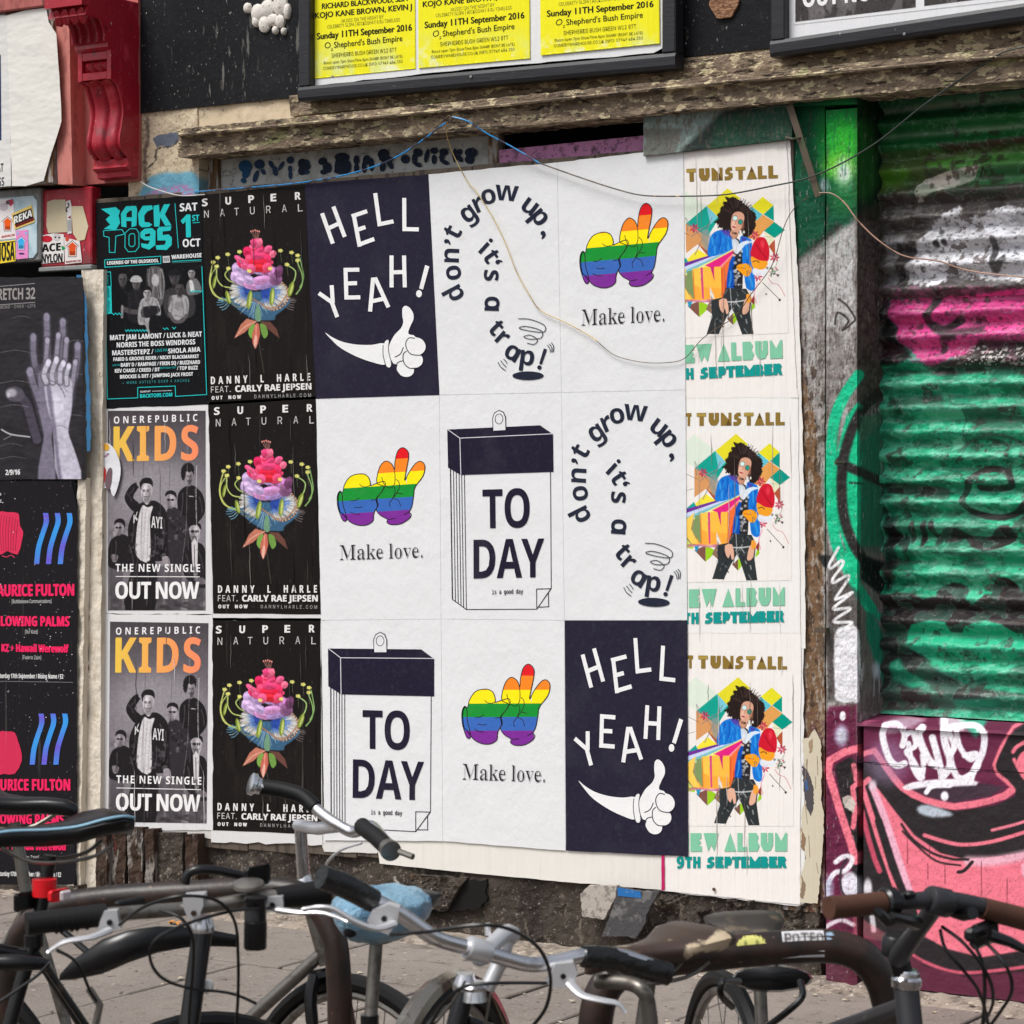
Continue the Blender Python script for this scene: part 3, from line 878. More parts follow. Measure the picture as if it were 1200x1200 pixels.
# ---------------------------------------------------------------- notice frames
def frame(label, x0, x1, yb0, yb1, wpx, Yf, right=True):
    """bottom rail from (x0,yb0) to (x1,yb1), stiles rising out of the picture"""
    fr = empty('notice_board', W(x0, yb0, Yf), label, 'frame', 'black notice frames')
    ztop = 3.62
    a, b = W(x0, yb0, Yf), W(x1, yb1, Yf)
    t = 0.052
    def rail(name, p, q, up):
        d = Vector((0, 0, up))
        fp_ = [p, q, q + d, p + d]
        inn = 0.012
        m_ = MB().loft([[v + Vector((0, 0.055, 0)) for v in fp_], [v for v in fp_], [fp_[0] + Vector((0.0, -0.006, inn)), fp_[1] + Vector((0, -0.006, inn)), fp_[2] + Vector((0, -0.006, -inn)), fp_[3] + Vector((0, -0.006, -inn))]])
        return m_.build(name, M_frame, fr)
    rail('bottom_rail', a, b, t)
    for nm, X in (('stile', a.x), ('stile', b.x - t)) if right else (('stile', a.x),):
        u = (X - a.x) / (b.x - a.x); z0 = a.z + (b.z - a.z) * u + t
        MB().box((X + 0.001, Yf - 0.004, z0 + 0.001), (X + t, Yf + 0.055, ztop), 0.004).build(nm, M_frame, fr)
    if right is not None: MB().box((a.x, Yf, ztop + 0.001), (b.x if right else X1, Yf + 0.055, ztop + t), 0.004).build('top_rail', M_frame, fr)
    return fr
f1 = frame('black wooden notice frame holding the three yellow posters', 350, 792, 119, 80, 10, -0.075)
f2 = frame('black wooden notice frame with a white-bordered poster, top right corner', 903, 1240, 67, 18, 10, -0.075, None)
for px, py in ((552, 90), (390, 90), (1060, 40)):
    MB().lathe(W(px, py, -0.0825), (0, -1, 0), [(0, 0.005), (0.003, 0.005), (0.004, 0.003)], 8).build('screw', M_metal, f1 if px < 800 else f2)
YW = -0.045
bk1 = sheet('backing_paper', jag([(366, -60), (782, -60), (779, 55), (766, 62), (700, 68), (560, 80), (361, 101)], 0.6, 16, 5), YW + 0.001, (226, 226, 226), M_old, 'white backing sheet behind the three yellow posters', 'paper')
YEL = (240, 232, 40)
def yellow(x0, y0, x1, y1, k, lab):
    sh_ = sheet('poster', [(x0, -60), (x1 - 1, -60), (x1, y1), (x0 + 1, y0)], YW - 0.0015 * (k + 1), YEL, M_old, lab, 'poster', 'yellow comedy show posters')
    def pt(r):
        f = sst(fbm(r.X * 0.04 + k * 9, r.Y * 0.03, 3), 0.4, 0.65) * sst(r.Y, 20, y0)
        r.mix(0.9 * f, (222, 230, 150)); r.mix(0.8 * sst(fbm(r.X * 0.12 + k * 7, r.Y * 0.10, 6), 0.58, 0.75) * sst(r.Y, 30, y0), (240, 240, 210))
    X, Yg, F = grid(x0 + 1, -30, x1 - 1, 100, 1.2)
    Yg = np.minimum(Yg, y0 + (y1 - y0) * (X - x0) / (x1 - x0) - 0.6)
    r = Ras(X, Yg, YEL); pt(r)
    mk('yellow_print', WA(X.ravel(), Yg.ravel(), YW - 0.0015 * (k + 1) - 0.0006), F, M_old, sh_, cols=r.lin())
    return sh_
YTX = [(365.5, 92.5, 487, 80.5), (489.5, 80, 621, 68.5), (632.5, 65, 773, 51)]
yl = ['yellow Sunday 11TH September poster, leftmost of the three in the black frame', 'yellow Sunday 11TH September poster, middle of the three in the black frame', 'yellow Sunday 11TH September poster, rightmost of the three in the black frame']
BT = (48, 48, 30)
for k, (x0, y0, x1, y1) in enumerate(YTX):
    sh_ = yellow(x0, y0, x1, y1, k, yl[k])
    A = Art(YW - 0.0015 * (k + 1) - 0.0009, up=(-0.02, -1))
    # lines of lettering measured on the leftmost poster, moved with the others
    dx = [0, 121.5, 249.5][k]; dy = [0, -13.2, -26.5][k]; sx = [1, 1.05, 1.12][k]; sl = [0, 0.5, 0][k]
    def t(s_, xa_, ya_, xb_, yb_, h, f='sans', c=BT, fat=0):
        ax = lambda x: x0 + (x - 365) * sx + (2 if k else 0)
        A.text(s_, ax(xa_), ya_ + dy, ax(xb_), yb_ + dy - (1 if k else 0), h, f, c, fat=fat)
    if k == 0: t('RICHARD BLACKWOOD, SLIM', 377, 10.5, 477, 1, 6.2, 'std', BT, 0.35)
    t('KOJO KANE BROWN, KEVIN J', 369, 21.5, 482, 11, 6.4, 'std', BT, 0.35)
    t('MUSIC ON THE NIGHT BY', 400, 26.5, 449, 21.5, 4, 'sans', (120, 120, 50)); t('CELEBRITY SLIPA | RICKOSHAY & DJ TIMELESS', 383, 33.5, 468, 25, 4, 'sans', (120, 120, 50))
    t('Sunday 11TH September 2016', 371, 46.2, 482, 35.5, 7.3, 'std', (36, 36, 26), 0.35)
    t('O', 380, 57, 387, 56, 7, 'std'); t('2', 387.2, 59.5, 389.5, 59.3, 3.2, 'std'); t("Shepherd's Bush Empire", 391, 56, 471, 48, 6.8, 'std', BT, 0.1)
    t('SHEPHERDS BUSH GREEN W12 8TT', 388, 67.5, 464, 60.5, 4.8, 'sans', (88, 90, 40)); t('Doors open 7pm ShowTime 8pm SHARP (DONT BE LATE)', 379, 75.5, 471, 67.5, 3.4, 'sans', (80, 82, 40)); t('COMEDYWAREHOUSE.CO.UK INFO: 07949 484 350', 378, 82, 471, 73.5, 3.6, 'sans', (100, 102, 50))
    A.build('lettering', M_old, sh_)
# the poster in the right-hand frame
ps = sheet('poster', [(922, -60), (1240, -60), (1240, 18), (1081, 34), (922, 45)], YW, (226, 226, 228), M_old, 'white-bordered grey photo poster cropped by the top right corner', 'poster')
def pic(r):
    r.mix(sst(fbm(r.X * 0.05, r.Y * 0.03, 2), 0.4, 0.6), (70, 66, 66)); r.mix(0.6 * sst(fbm(r.X * 0.3, r.Y * 0.3, 7), 0.55, 0.7), (40, 38, 40)); r.mix(0.5 * (fbm(r.X * 0.09, r.Y * 0.02, 5) > 0.6), (130, 126, 126))
for (a, b, c0, c1) in ((932, 1073, 25.5, 8.5), (1083, 1235, 7.0, -12)):
    X, Yg, F = grid(a, -40, b, 30, 1.0)
    Yg = np.minimum(Yg, c0 + (c1 - c0) * (X - a) / (b - a))
    r = Ras(X, Yg, (104, 100, 100)); pic(r)
    mk('grey_photo', WA(X.ravel(), Yg.ravel(), YW - 0.0008), F, M_old, ps, cols=r.lin())
A = Art(YW - 0.001, up=(-0.02, -1)); A.text('OUT NOW', 941, 8.5, 1041, -2, 24, 'bold', (236, 236, 236), fat=0.4)
A.line([(930, 29), (1240, -6)], 0.5, (150, 150, 150)); A.build('lettering', M_old, ps)

# ---------------------------------------------------------------- shutter bay: door lining, corrugated iron, boards under it
def woodpaint(px, py):
    """graffiti over the two upright planks and the reveal; px, py are picture positions of each point"""
    r = Ras(px, py, (140, 136, 132))
    n1 = fbm(px * 0.12, py * 0.035, 1); n2 = fbm(px * 0.5, py * 0.12, 2)
    r.mix(0.8 * sst(n1, 0.45, 0.62), (178, 176, 174)); r.mix(0.8 * sst(n2, 0.55, 0.7), (92, 84, 78))
    Z = lambda p: zm(p, 920, 80, 4.286); Z2 = lambda p: zm(p, 920, 330, 4.286); Z3 = lambda p: zm(p, 920, 580, 4.286); Z4 = lambda p: zm(p, 920, 820, 4.286)
    # bare brown timber down the left plank
    r.poly(Z2([(30, -60), (70, 0), (95, 90), (75, 300), (95, 470), (150, 700), (165, 1000), (180, 1400), (30, 1400)]), (122, 92, 64), 3, 0.95, 2, wob=4)
    r.poly([(930, 560), (962, 560), (964, 700), (968, 860), (966, 1070), (925, 1070)], (116, 88, 62), 3, 0.9, 2, wob=3)
    r.mix(0.7 * sst(fbm(px * 0.4, py * 0.1, 6), 0.56, 0.66) * (px < 967), (178, 172, 164)); r.mix(0.8 * sst(fbm(px * 0.25, py * 0.08, 9), 0.6, 0.68) * (px < 967) * (py > 380), (66, 52, 42))
    r.poly(Z3([(70, 60), (110, 90), (100, 180), (75, 230), (60, 200)]), (216, 200, 178), 2, 1, 2); r.poly(Z3([(70, 830), (95, 860), (85, 930), (60, 900)]), (216, 200, 178), 2, 1, 2); r.poly(Z4([(170, 85), (215, 80), (215, 200), (195, 160)]), (150, 134, 112), 3, 0.9, 2)
    # soft-edged black band, green sprayed top
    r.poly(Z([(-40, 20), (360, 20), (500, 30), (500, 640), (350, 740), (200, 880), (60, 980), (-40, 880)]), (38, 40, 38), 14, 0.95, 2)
    r.poly(Z([(-20, 70), (350, 50), (356, 720), (260, 780), (120, 900), (40, 900), (30, 300)]), (14, 82, 56), 12, 0.95, 2)
    r.poly(Z([(360, 150), (470, 180), (480, 640), (360, 740)]), (22, 62, 36), 12, 0.9, 2); r.poly(Z([(362, 200), (430, 260), (450, 560), (362, 640)]), (34, 120, 44), 20, 0.7, 2)
    r.ell(985, 162, 26, 42, (20, 150, 52), 34, 0.95); r.ell(990, 172, 18, 24, (50, 176, 44), 26, 0.9); r.ell(984, 195, 19, 15, (120, 205, 60), 20, 0.9)
    r.ell(989, 204, 10, 18, (190, 226, 190), 13, 0.9); r.ell(989, 204, 5, 8, (236, 240, 240), 7, 1.0); r.ell(966, 217, 5, 7, (222, 226, 240), 8, 0.95); r.ell(988, 232, 16, 20, (40, 130, 60), 22, 0.6)
    r.mix(0.5 * sst(fbm(px * 0.8, py * 0.08, 4), 0.55, 0.68) * ((py < 300) & (px < 1003) & (px > 925)), (20, 96, 60))
    r.poly(Z([(200, 870), (350, 780), (360, 1300), (200, 1300)]), (186, 186, 186), 8, 0.85, 0); r.poly(Z([(60, 960), (190, 880), (195, 1300), (80, 1300)]), (170, 168, 166), 10, 0.6, 0)
    r.mix(0.55 * sst(fbm(px * 0.6, py * 0.15, 8), 0.56, 0.66) * ((py > 280) & (py < 480)), (104, 98, 94))
    r.poly(Z([(-60, 80), (10, 72), (-10, 200), (-60, 220)]), (120, 140, 134), 6, 0.7)
    # reveal: dark green fading to dark brown, then green with grey
    r.poly([(1005, 80), (1050, 80), (1050, 260), (1005, 260)], (16, 46, 28), 3, 0.9, 0); r.poly([(1005, 150), (1022, 150), (1028, 215), (1005, 235)], (40, 104, 40), 14, 0.7, 2)
    r.poly([(1004, 250), (1042, 230), (1042, 480), (1004, 470)], (66, 58, 54), 6, 0.75); r.mix(0.5 * sst(fbm(px * 0.3, py * 0.3, 12), 0.5, 0.65) * ((px > 1005) & (py > 250) & (py < 520)), (40, 34, 32))
    r.poly([(1006, 490), (1042, 480), (1042, 650), (1006, 645)], (60, 108, 86), 6, 0.85); r.poly([(1006, 640), (1042, 640), (1042, 835), (1006, 835)], (92, 90, 84), 6, 0.7)
    # the green arc and black arc
    arcg = Z2([(370, 470), (300, 570), (250, 690), (232, 860), (226, 1040), (238, 1200), (262, 1330), (310, 1430), (360, 1540), (430, 1640)])
    r.line(arcg, 13, (24, 190, 140), 3, 1, 8); r.poly([(978, 540), (1006, 470), (1007, 700), (990, 640), (976, 590)], (20, 186, 134), 3, 1, 2); r.poly([(1008, 520), (1030, 500), (1036, 640), (1009, 640)], (30, 110, 84), 7, 0.7)
    r.line(Z2([(470, 560), (390, 640), (330, 760), (292, 900), (284, 1050), (300, 1200), (350, 1330), (400, 1400), (470, 1470)]), 12, (44, 44, 42), 4, 1, 8)
    r.line(Z2([(275, 905), (340, 940), (440, 985), (500, 1010)]), 11, (46, 46, 44), 4, 1, 6); r.line(Z2([(325, 1010), (390, 1015)]), 2.5, (30, 60, 50), 2, 0.9, 0)
    r.poly(Z3([(380, 300), (500, 340), (500, 520), (380, 420)]), (16, 22, 20), 6, 0.95, 0); r.poly(Z3([(410, 600), (440, 600), (520, 780), (500, 960), (440, 800), (410, 700)]), (20, 130, 100), 5, 0.85, 2); r.line(Z3([(385, 470), (430, 560), (480, 620)]), 7, (20, 160, 120), 4, 0.9)
    r.poly(Z3([(165, 300), (240, 305), (215, 370), (190, 360)]), (30, 36, 36), 3, 0.9, 0); r.poly(Z3([(215, 300), (300, 420), (380, 500), (380, 1010), (215, 1040)]), (62, 58, 56), 5, 0.7, 0); r.ell(975, 760, 16, 18, (60, 56, 54), 10, 0.4)
    # white block and scribble
    r.poly(Z3([(248, 700), (300, 660), (372, 680), (374, 1000), (350, 1040), (262, 1035), (250, 980)]), (228, 228, 232), 3.2, 1, 2, wob=1.5)
    r.line(Z3([(268, 265), (222, 350), (232, 368), (282, 330), (290, 350), (240, 420), (246, 440), (310, 405), (316, 425), (256, 515), (268, 520), (338, 490), (250, 560), (250, 575), (318, 568), (320, 580), (250, 625), (255, 640), (336, 640), (300, 670)]), 3.4, (232, 232, 234), 1.2, 1, 4)
    r.ell(1027, 785, 5, 9, (196, 204, 216), 6, 0.85); r.line([(1025, 790), (1024, 815)], 1.5, (190, 196, 206), 2, 0.7); r.line([(1030, 790), (1031, 812)], 1.5, (190, 196, 206), 2, 0.7)
    # black scribbles on the grey plank
    r.line(Z2([(268, 88), (310, 120), (350, 180), (345, 200), (290, 245), (318, 195), (265, 155), (250, 215)]), 2.4, (52, 48, 46), 1.2, 0.95, 4)
    # burgundy lower part
    r.poly([(968, 838), (972, 828), (1004, 826), (1008, 1100), (966, 1100)], (104, 36, 66), 6, 1); r.mix(0.35 * sst(fbm(px * 0.2, py * 0.2, 14), 0.5, 0.65) * (py > 835), (74, 30, 52))
    graf_low(r)
    return r.lin()

def graf_low(r):
    """the pink, black and burgundy piece across the low boards and the foot of the plank"""
    Z4 = lambda p: zm(p, 920, 820, 4.286)
    PKc, BKc, BU = (238, 122, 140), (40, 36, 38), (104, 38, 68)
    # black ground of the piece
    r.poly(Z4([(250, 330), (330, 285), (372, 330), (440, 300), (480, 330), (560, 440), (700, 520), (860, 560), (1060, 530), (1160, 480), (1100, 400), (1040, 330), (1120, 180), (1250, 90), (1250, 1700), (380, 1450), (330, 800)]), BKc, 2, 1, 0)
    # big pink body
    r.poly(Z4([(420, 400), (470, 450), (560, 570), (650, 680), (780, 770), (900, 800), (1050, 790), (1250, 760), (1250, 1260), (1100, 1300), (900, 1260), (700, 1200), (640, 980), (560, 780), (470, 560)]), PKc, 2, 1, 0)
    r.poly(Z4([(900, 1300), (760, 1230), (700, 1150), (1250, 1150), (1250, 1300)]), PKc, 3, 1, 0)
    # the pale highlight under the black smile
    r.line(Z4([(920, 810), (1060, 808), (1250, 770)]), 11, (240, 190, 208), 8, 0.85); r.line(Z4([(1200, 880), (1195, 830)]), 4, (236, 190, 205), 4, 0.8, 0)
    # outline of the piece
    r.line(Z4([(365, 245), (300, 262), (225, 305), (215, 355), (270, 540), (330, 720), (355, 810)]), 9, PKc, 1.8, 1, 0)
    r.line(Z4([(345, 330), (362, 420), (340, 440), (352, 560), (342, 640)]), 6, PKc, 1.8, 1, 0)
    r.line(Z4([(380, 275), (450, 255), (510, 340), (590, 440), (700, 500), (850, 535), (1030, 505), (1140, 455), (1060, 380), (1040, 325), (1080, 230), (1140, 130), (1250, 80)]), 8.5, PKc, 1.8, 1, 2)
    r.line(Z4([(420, 400), (385, 430), (440, 600), (470, 700), (560, 960)]), 6.5, PKc, 1.8, 1, 0); r.line(Z4([(385, 560), (420, 700), (450, 800), (475, 860)]), 6, (214, 84, 110), 2, 0.9, 0)
    r.line(Z4([(440, 440), (500, 590), (570, 800), (625, 960)]), 8, (238, 178, 200), 2.4, 1, 0); r.ell(1022.5, 920, 4.5, 6, (236, 214, 226), 5, 0.9)
    r.line(Z4([(470, 610), (540, 840), (590, 960)]), 9, BKc, 2, 1, 0)
    r.line(Z4([(700, 680), (800, 712), (900, 728), (1050, 710), (1250, 650)]), 4.5, PKc, 1.8, 1, 6); r.line(Z4([(1040, 655), (1160, 625), (1250, 595)]), 3.5, (240, 130, 150), 1.8, 1, 4)
    r.line(Z4([(585, 625), (640, 700), (740, 770), (840, 800), (920, 802)]), 3, BKc, 1.4, 1, 6); r.line(Z4([(590, 660), (660, 730), (760, 810), (880, 832)]), 2.4, BKc, 1.4, 1, 6); r.line(Z4([(940, 815), (900, 858), (870, 866)]), 4, BKc, 1.4, 1, 3)
    # right swirl
    r.poly(Z4([(1140, 250), (1160, 235), (1250, 170), (1250, 470), (1200, 400), (1145, 320)]), BKc, 2, 1, 0)
    r.line(Z4([(1145, 262), (1170, 232), (1250, 190)]), 4.5, PKc, 1.8, 1, 3); r.line(Z4([(1150, 300), (1165, 330), (1200, 390), (1250, 430)]), 4, PKc, 1.8, 1, 4); r.line(Z4([(1250, 250), (1190, 275), (1165, 330)]), 4, PKc, 1.8, 1, 4); r.ell(1200, 896, 6, 14, PKc, 3)
    # base: black band, pink line, burgundy
    r.poly([(1080, 1096), (1110, 1112), (1150, 1122), (1210, 1112), (1210, 1135), (1150, 1142), (1100, 1130), (1076, 1108)], BKc, 3, 1, 0); r.line([(1060, 1112), (1085, 1128), (1130, 1140), (1210, 1132)], 4, (220, 96, 120), 2.4, 0.95, 6)
    r.poly([(1000, 1090), (1060, 1116), (1085, 1132), (1130, 1144), (1215, 1137), (1215, 1210), (990, 1180)], (96, 40, 62), 4, 0.95, 0)
    r.poly([(960, 1088), (1010, 1098), (1080, 1126), (1078, 1170), (960, 1170)], (92, 42, 60), 6, 0.9, 0)
    # burgundy sky with white tag
    r.poly(Z4([(385, 110), (470, 70), (900, 60), (1250, 60), (1140, 130), (1080, 230), (1040, 325), (1060, 380), (1130, 440), (1030, 490), (850, 520), (700, 485), (600, 430), (520, 330), (455, 240), (385, 260)]), BU, 2, 1, 0)
    r.poly(Z4([(620, 440), (1000, 420), (1100, 440), (1030, 485), (850, 515), (720, 490)]), (60, 50, 60), 5, 0.9, 0)
    r.line(Z4([(400, 110), (520, 85), (700, 95)]), 4, (200, 110, 140), 6, 0.7); r.poly(Z4([(980, 80), (1250, 60), (1250, 120), (1000, 110)]), (96, 60, 76), 6, 0.7)
    r.poly(Z4([(830, 30), (1250, 10), (1250, 60), (1060, 70), (1000, 130), (960, 190), (920, 150), (860, 90)]), (60, 190, 150), 6, 0.85, 2)
    r.ell(1040, 893, 24, 26, (176, 150, 190), 22, 0.45)
    WHc = (244, 242, 248)
    T = lambda p, w=5.2: r.line(Z4(p), w + 1.3, WHc, 1.8, 1, 6)
    T([(505, 130), (490, 180), (520, 290), (560, 330), (600, 320)], 6.5); T([(500, 130), (560, 120), (600, 170), (590, 230)], 6); T([(600, 180), (640, 165), (655, 230), (610, 260), (640, 300), (690, 390)], 5)
    T([(620, 220), (640, 330), (680, 395), (695, 330), (690, 280)], 5); T([(690, 140), (670, 180), (720, 300), (760, 330)], 8); T([(740, 190), (770, 300), (790, 390)], 7); T([(800, 90), (800, 200), (830, 320), (790, 390)], 7.5)
    T([(860, 130), (820, 150), (850, 230), (830, 290), (860, 380), (900, 400)], 6); T([(860, 160), (880, 240), (930, 300), (960, 270), (900, 280)], 5); T([(880, 130), (960, 130), (1000, 180), (990, 270), (950, 350), (930, 410)], 6.5); T([(830, 330), (880, 395), (960, 350), (975, 300)], 5)
    r.poly(Z4([(590, 440), (640, 415), (760, 400), (930, 400), (960, 430), (700, 440), (620, 455)]), WHc, 3, 1, 2); T([(710, 465), (740, 435), (830, 430)], 4.5); r.ell(1107, 933, 4.5, 5.5, WHc, 2.5)
    r.poly(Z4([(500, 110), (620, 85), (700, 105), (600, 150), (520, 170)]), (226, 214, 228), 7, 0.6, 2); r.poly(Z4([(780, 85), (890, 90), (900, 140), (800, 150)]), WHc, 6, 0.7, 2)
    r.poly(Z4([(665, 540), (720, 528), (830, 565), (830, 585), (740, 590), (675, 570)]), (190, 202, 214), 5, 0.95, 2)
    # spots and letters on the plank
    r.ell(987.5, 839, 3.6, 5.5, WHc, 1.5); r.ell(986, 862, 8, 12, (190, 190, 214), 7, 0.9); r.ell(986, 862, 4, 7, (226, 228, 240), 5, 0.7)
    r.line(Z4([(255, 815), (290, 790), (330, 790), (335, 815), (300, 860), (250, 870), (215, 930), (215, 1000)]), 6, WHc, 2.4, 0.95, 6); r.ell(996, 1038, 11, 16, (232, 232, 244), 4, 0.95); r.line(Z4([(310, 800), (280, 860), (285, 960), (330, 1010)]), 2.6, (60, 50, 60), 1.5, 1, 6); r.ell(972, 1042, 5, 14, (180, 180, 210), 6, 0.7); r.ell(1017, 1042, 5, 12, WHc, 4, 0.9)
    r.line([(1020, 1060), (1024, 1090)], 6, WHc, 3, 0.8, 0); r.line([(968, 1086), (985, 1078), (1000, 1084)], 5, WHc, 3, 0.8); r.poly([(1000, 1070), (1040, 1095), (1036, 1104), (1000, 1096)], PKc, 4, 0.4)
    r.poly(Z4([(285, 490), (330, 480), (355, 520), (345, 570), (300, 540)]), (206, 196, 186), 1.5, 0.95, 0, wob=1)
    # crack and drips
    r.line([(1010, 893), (1050, 898), (1090, 899), (1140, 904), (1205, 906)], 0.9, (40, 26, 32), 0.8, 0.9, 2, wob=0.6)
    for x, y0, y1 in ((1063, 975, 1012), (1089, 990, 1006), (1107, 1014, 1036), (1087, 1012, 1030), (1150, 1010, 1050), (1180, 1030, 1060)): r.line([(x, y0), (x + 0.5, y1)], 0.9, (110, 40, 54), 0.8, 0.8, 0)
    r.mix(0.2 * sst(fbm(r.X * 0.9, r.Y * 0.3, 15), 0.62, 0.7), (90, 40, 52))

def fine_quad(name, P00, P10, P11, P01, mat, depth, res, parent, colfn, amp=0.0025, sc=20, seed=0):
    return rough(name, P00, P10, P11, P01, mat, depth, amp, sc, res, parent, seed, colfn=colfn)

bay = empty('shutter_frame', W(985, 1100, -0.02), 'graffitied timber door frame left of the corrugated shutter', 'frame')
Yd = -0.022
ztop = W(960, 98, Yd).z
def plank(name, xa_, xb_, Y, zt_, zb_, res=0.0026, depth=0.06, amp=0.003, seed=0):
    fine_quad(name, (xa_, Y, zb_), (xb_, Y, zb_), (xb_, Y, zt_), (xa_, Y, zt_), M_graf, depth, res, bay, woodpaint, amp, seed=seed)
xA0, xA1, xB0, xB1 = W(928, 600, Yd).x, W(966.5, 600, Yd).x, W(968.2, 600, Yd).x, W(1004.5, 600, Yd).x
zbA = W(960, 1072, Yd).z; zbB = W(985, 1150, Yd).z
plank('plank', W(918, 600, 0.008).x, W(966.5, 600, 0.008).x, 0.008, W(945, 122.5, 0).z, zbA, seed=1)
plank('plank', xB0, xB1, Yd, W(985, 128, Yd).z, 0.0, seed=2)
# head board above them, grey-green to dark
def headpaint(px, py):
    r = Ras(px, py, (122, 140, 136)); r.mix(0.7 * sst(fbm(px * 0.15, py * 0.2, 2), 0.5, 0.66), (150, 166, 162))
    r.poly([(858, 90), (880, 100), (800, 175), (780, 200), (1020, 200), (1020, 80)], (30, 44, 40), 8, 0.95, 0)
    r.poly([(838, 140), (1010, 100), (1010, 200), (830, 200)], (16, 70, 50), 12, 0.8, 0); r.poly([(755, 150), (800, 150), (790, 180), (755, 185)], (90, 84, 76), 6, 0.6, 0)
    r.mix(0.6 * sst(fbm(px * 0.5, py * 0.14, 5), 0.56, 0.68), (96, 84, 74)); r.line([(820, 132), (910, 125), (1003, 123)], 0.9, (150, 160, 150), 1, 0.6, 0)
    return r.lin()
P = [W(754, 183, Yd - 0.02), W(1004.5, 166, Yd - 0.02), W(1004.5, 93, Yd - 0.02), W(754, 121, Yd - 0.02)]
P[1] = W(925, 165, Yd - 0.02)
q0 = [W(754, 183, Yd), W(928, 163, Yd), W(928, 101, Yd), W(754, 121, Yd)]
fine_quad('head_board', q0[0], q0[1], q0[2], q0[3], M_attrw, 0.06, 0.003, bay, headpaint, 0.003, seed=5)
q1 = [W(928.4, 124, Yd - 0.006), W(1004.5, 122, Yd - 0.006), W(1004.5, 93, Yd - 0.006), W(928.4, 101, Yd - 0.006)]
fine_quad('head_block', q1[0], q1[1], q1[2], q1[3], M_graf, 0.08, 0.003, bay, woodpaint, 0.002, seed=6)
# reveal: faces right, towards the shutter
Ysh = 0.165
xr = xB1
zsb = W(1040, 836, Ysh).z
V = []; F = []
ny_, nz_ = 60, 640
zr0, zr1 = zsb - 0.02, W(1004, 95, Yd).z
for j in range(nz_ + 1):
    z = zr0 + (zr1 - zr0) * j / nz_
    for i in range(ny_ + 1):
        yy = Yd + 0.002 + (Ysh + 0.03 - Yd) * i / ny_
        n = mnoise.fractal(Vector((yy * 22, z * 9, 4)), 0.7, 2.1, 4)
        V.append((xr + 0.001 + 0.004 * n + (0.012 * max(0, mnoise.noise(Vector((2, z * 7, 1)))) if i > ny_ * 0.8 else 0), yy, z))
for j in range(nz_):
    for i in range(ny_):
        a = j * (ny_ + 1) + i
        F.append((a, a + 1, a + ny_ + 2, a + ny_ + 1))
A_ = np.array(V); px, py = PJ(A_)
mk('reveal', V, F, M_graf, bay, cols=woodpaint(px, py))
# metal strap, hook and nail on the frame
M_rust = nmat('rusty_strap', (84, 70, 58), layers=[((30, 30, 12), 0.45, 0.6, (52, 78, 44), 0.8)], bumps=[((60, 60, 60), 0.5, 0.002)], rough=0.6)
a, b = W(925, 123, Yd - 0.03), W(959, 230, Yd - 0.03)
dv = (b - a).normalized(); sv = Vector((dv.z, 0, -dv.x)) * 0.0115
mm = MB().prism([a - sv, a + sv, b + sv, b - sv], (0, 0.006, 0))
mm.build('iron_strap', M_rust, bay)
MB().tube([W(921, 161, Yd - 0.04), W(929, 163, Yd - 0.05), W(938, 161, Yd - 0.03)], 0.004, 6).build('hook', M_rust, bay)
mm = MB().lathe(W(984, 542, Yd - 0.02), (-0.6, -0.8, 0), [(-0.02, 0.003), (0.012, 0.003), (0.0125, 0.007), (0.016, 0.006)], 8); mm.build('bolt', M_rust, bay)
MB().box(tuple(W(959, 735, Yd)), tuple(W(967, 742, Yd - 0.03))).build('latch_plate', M_rust, bay)
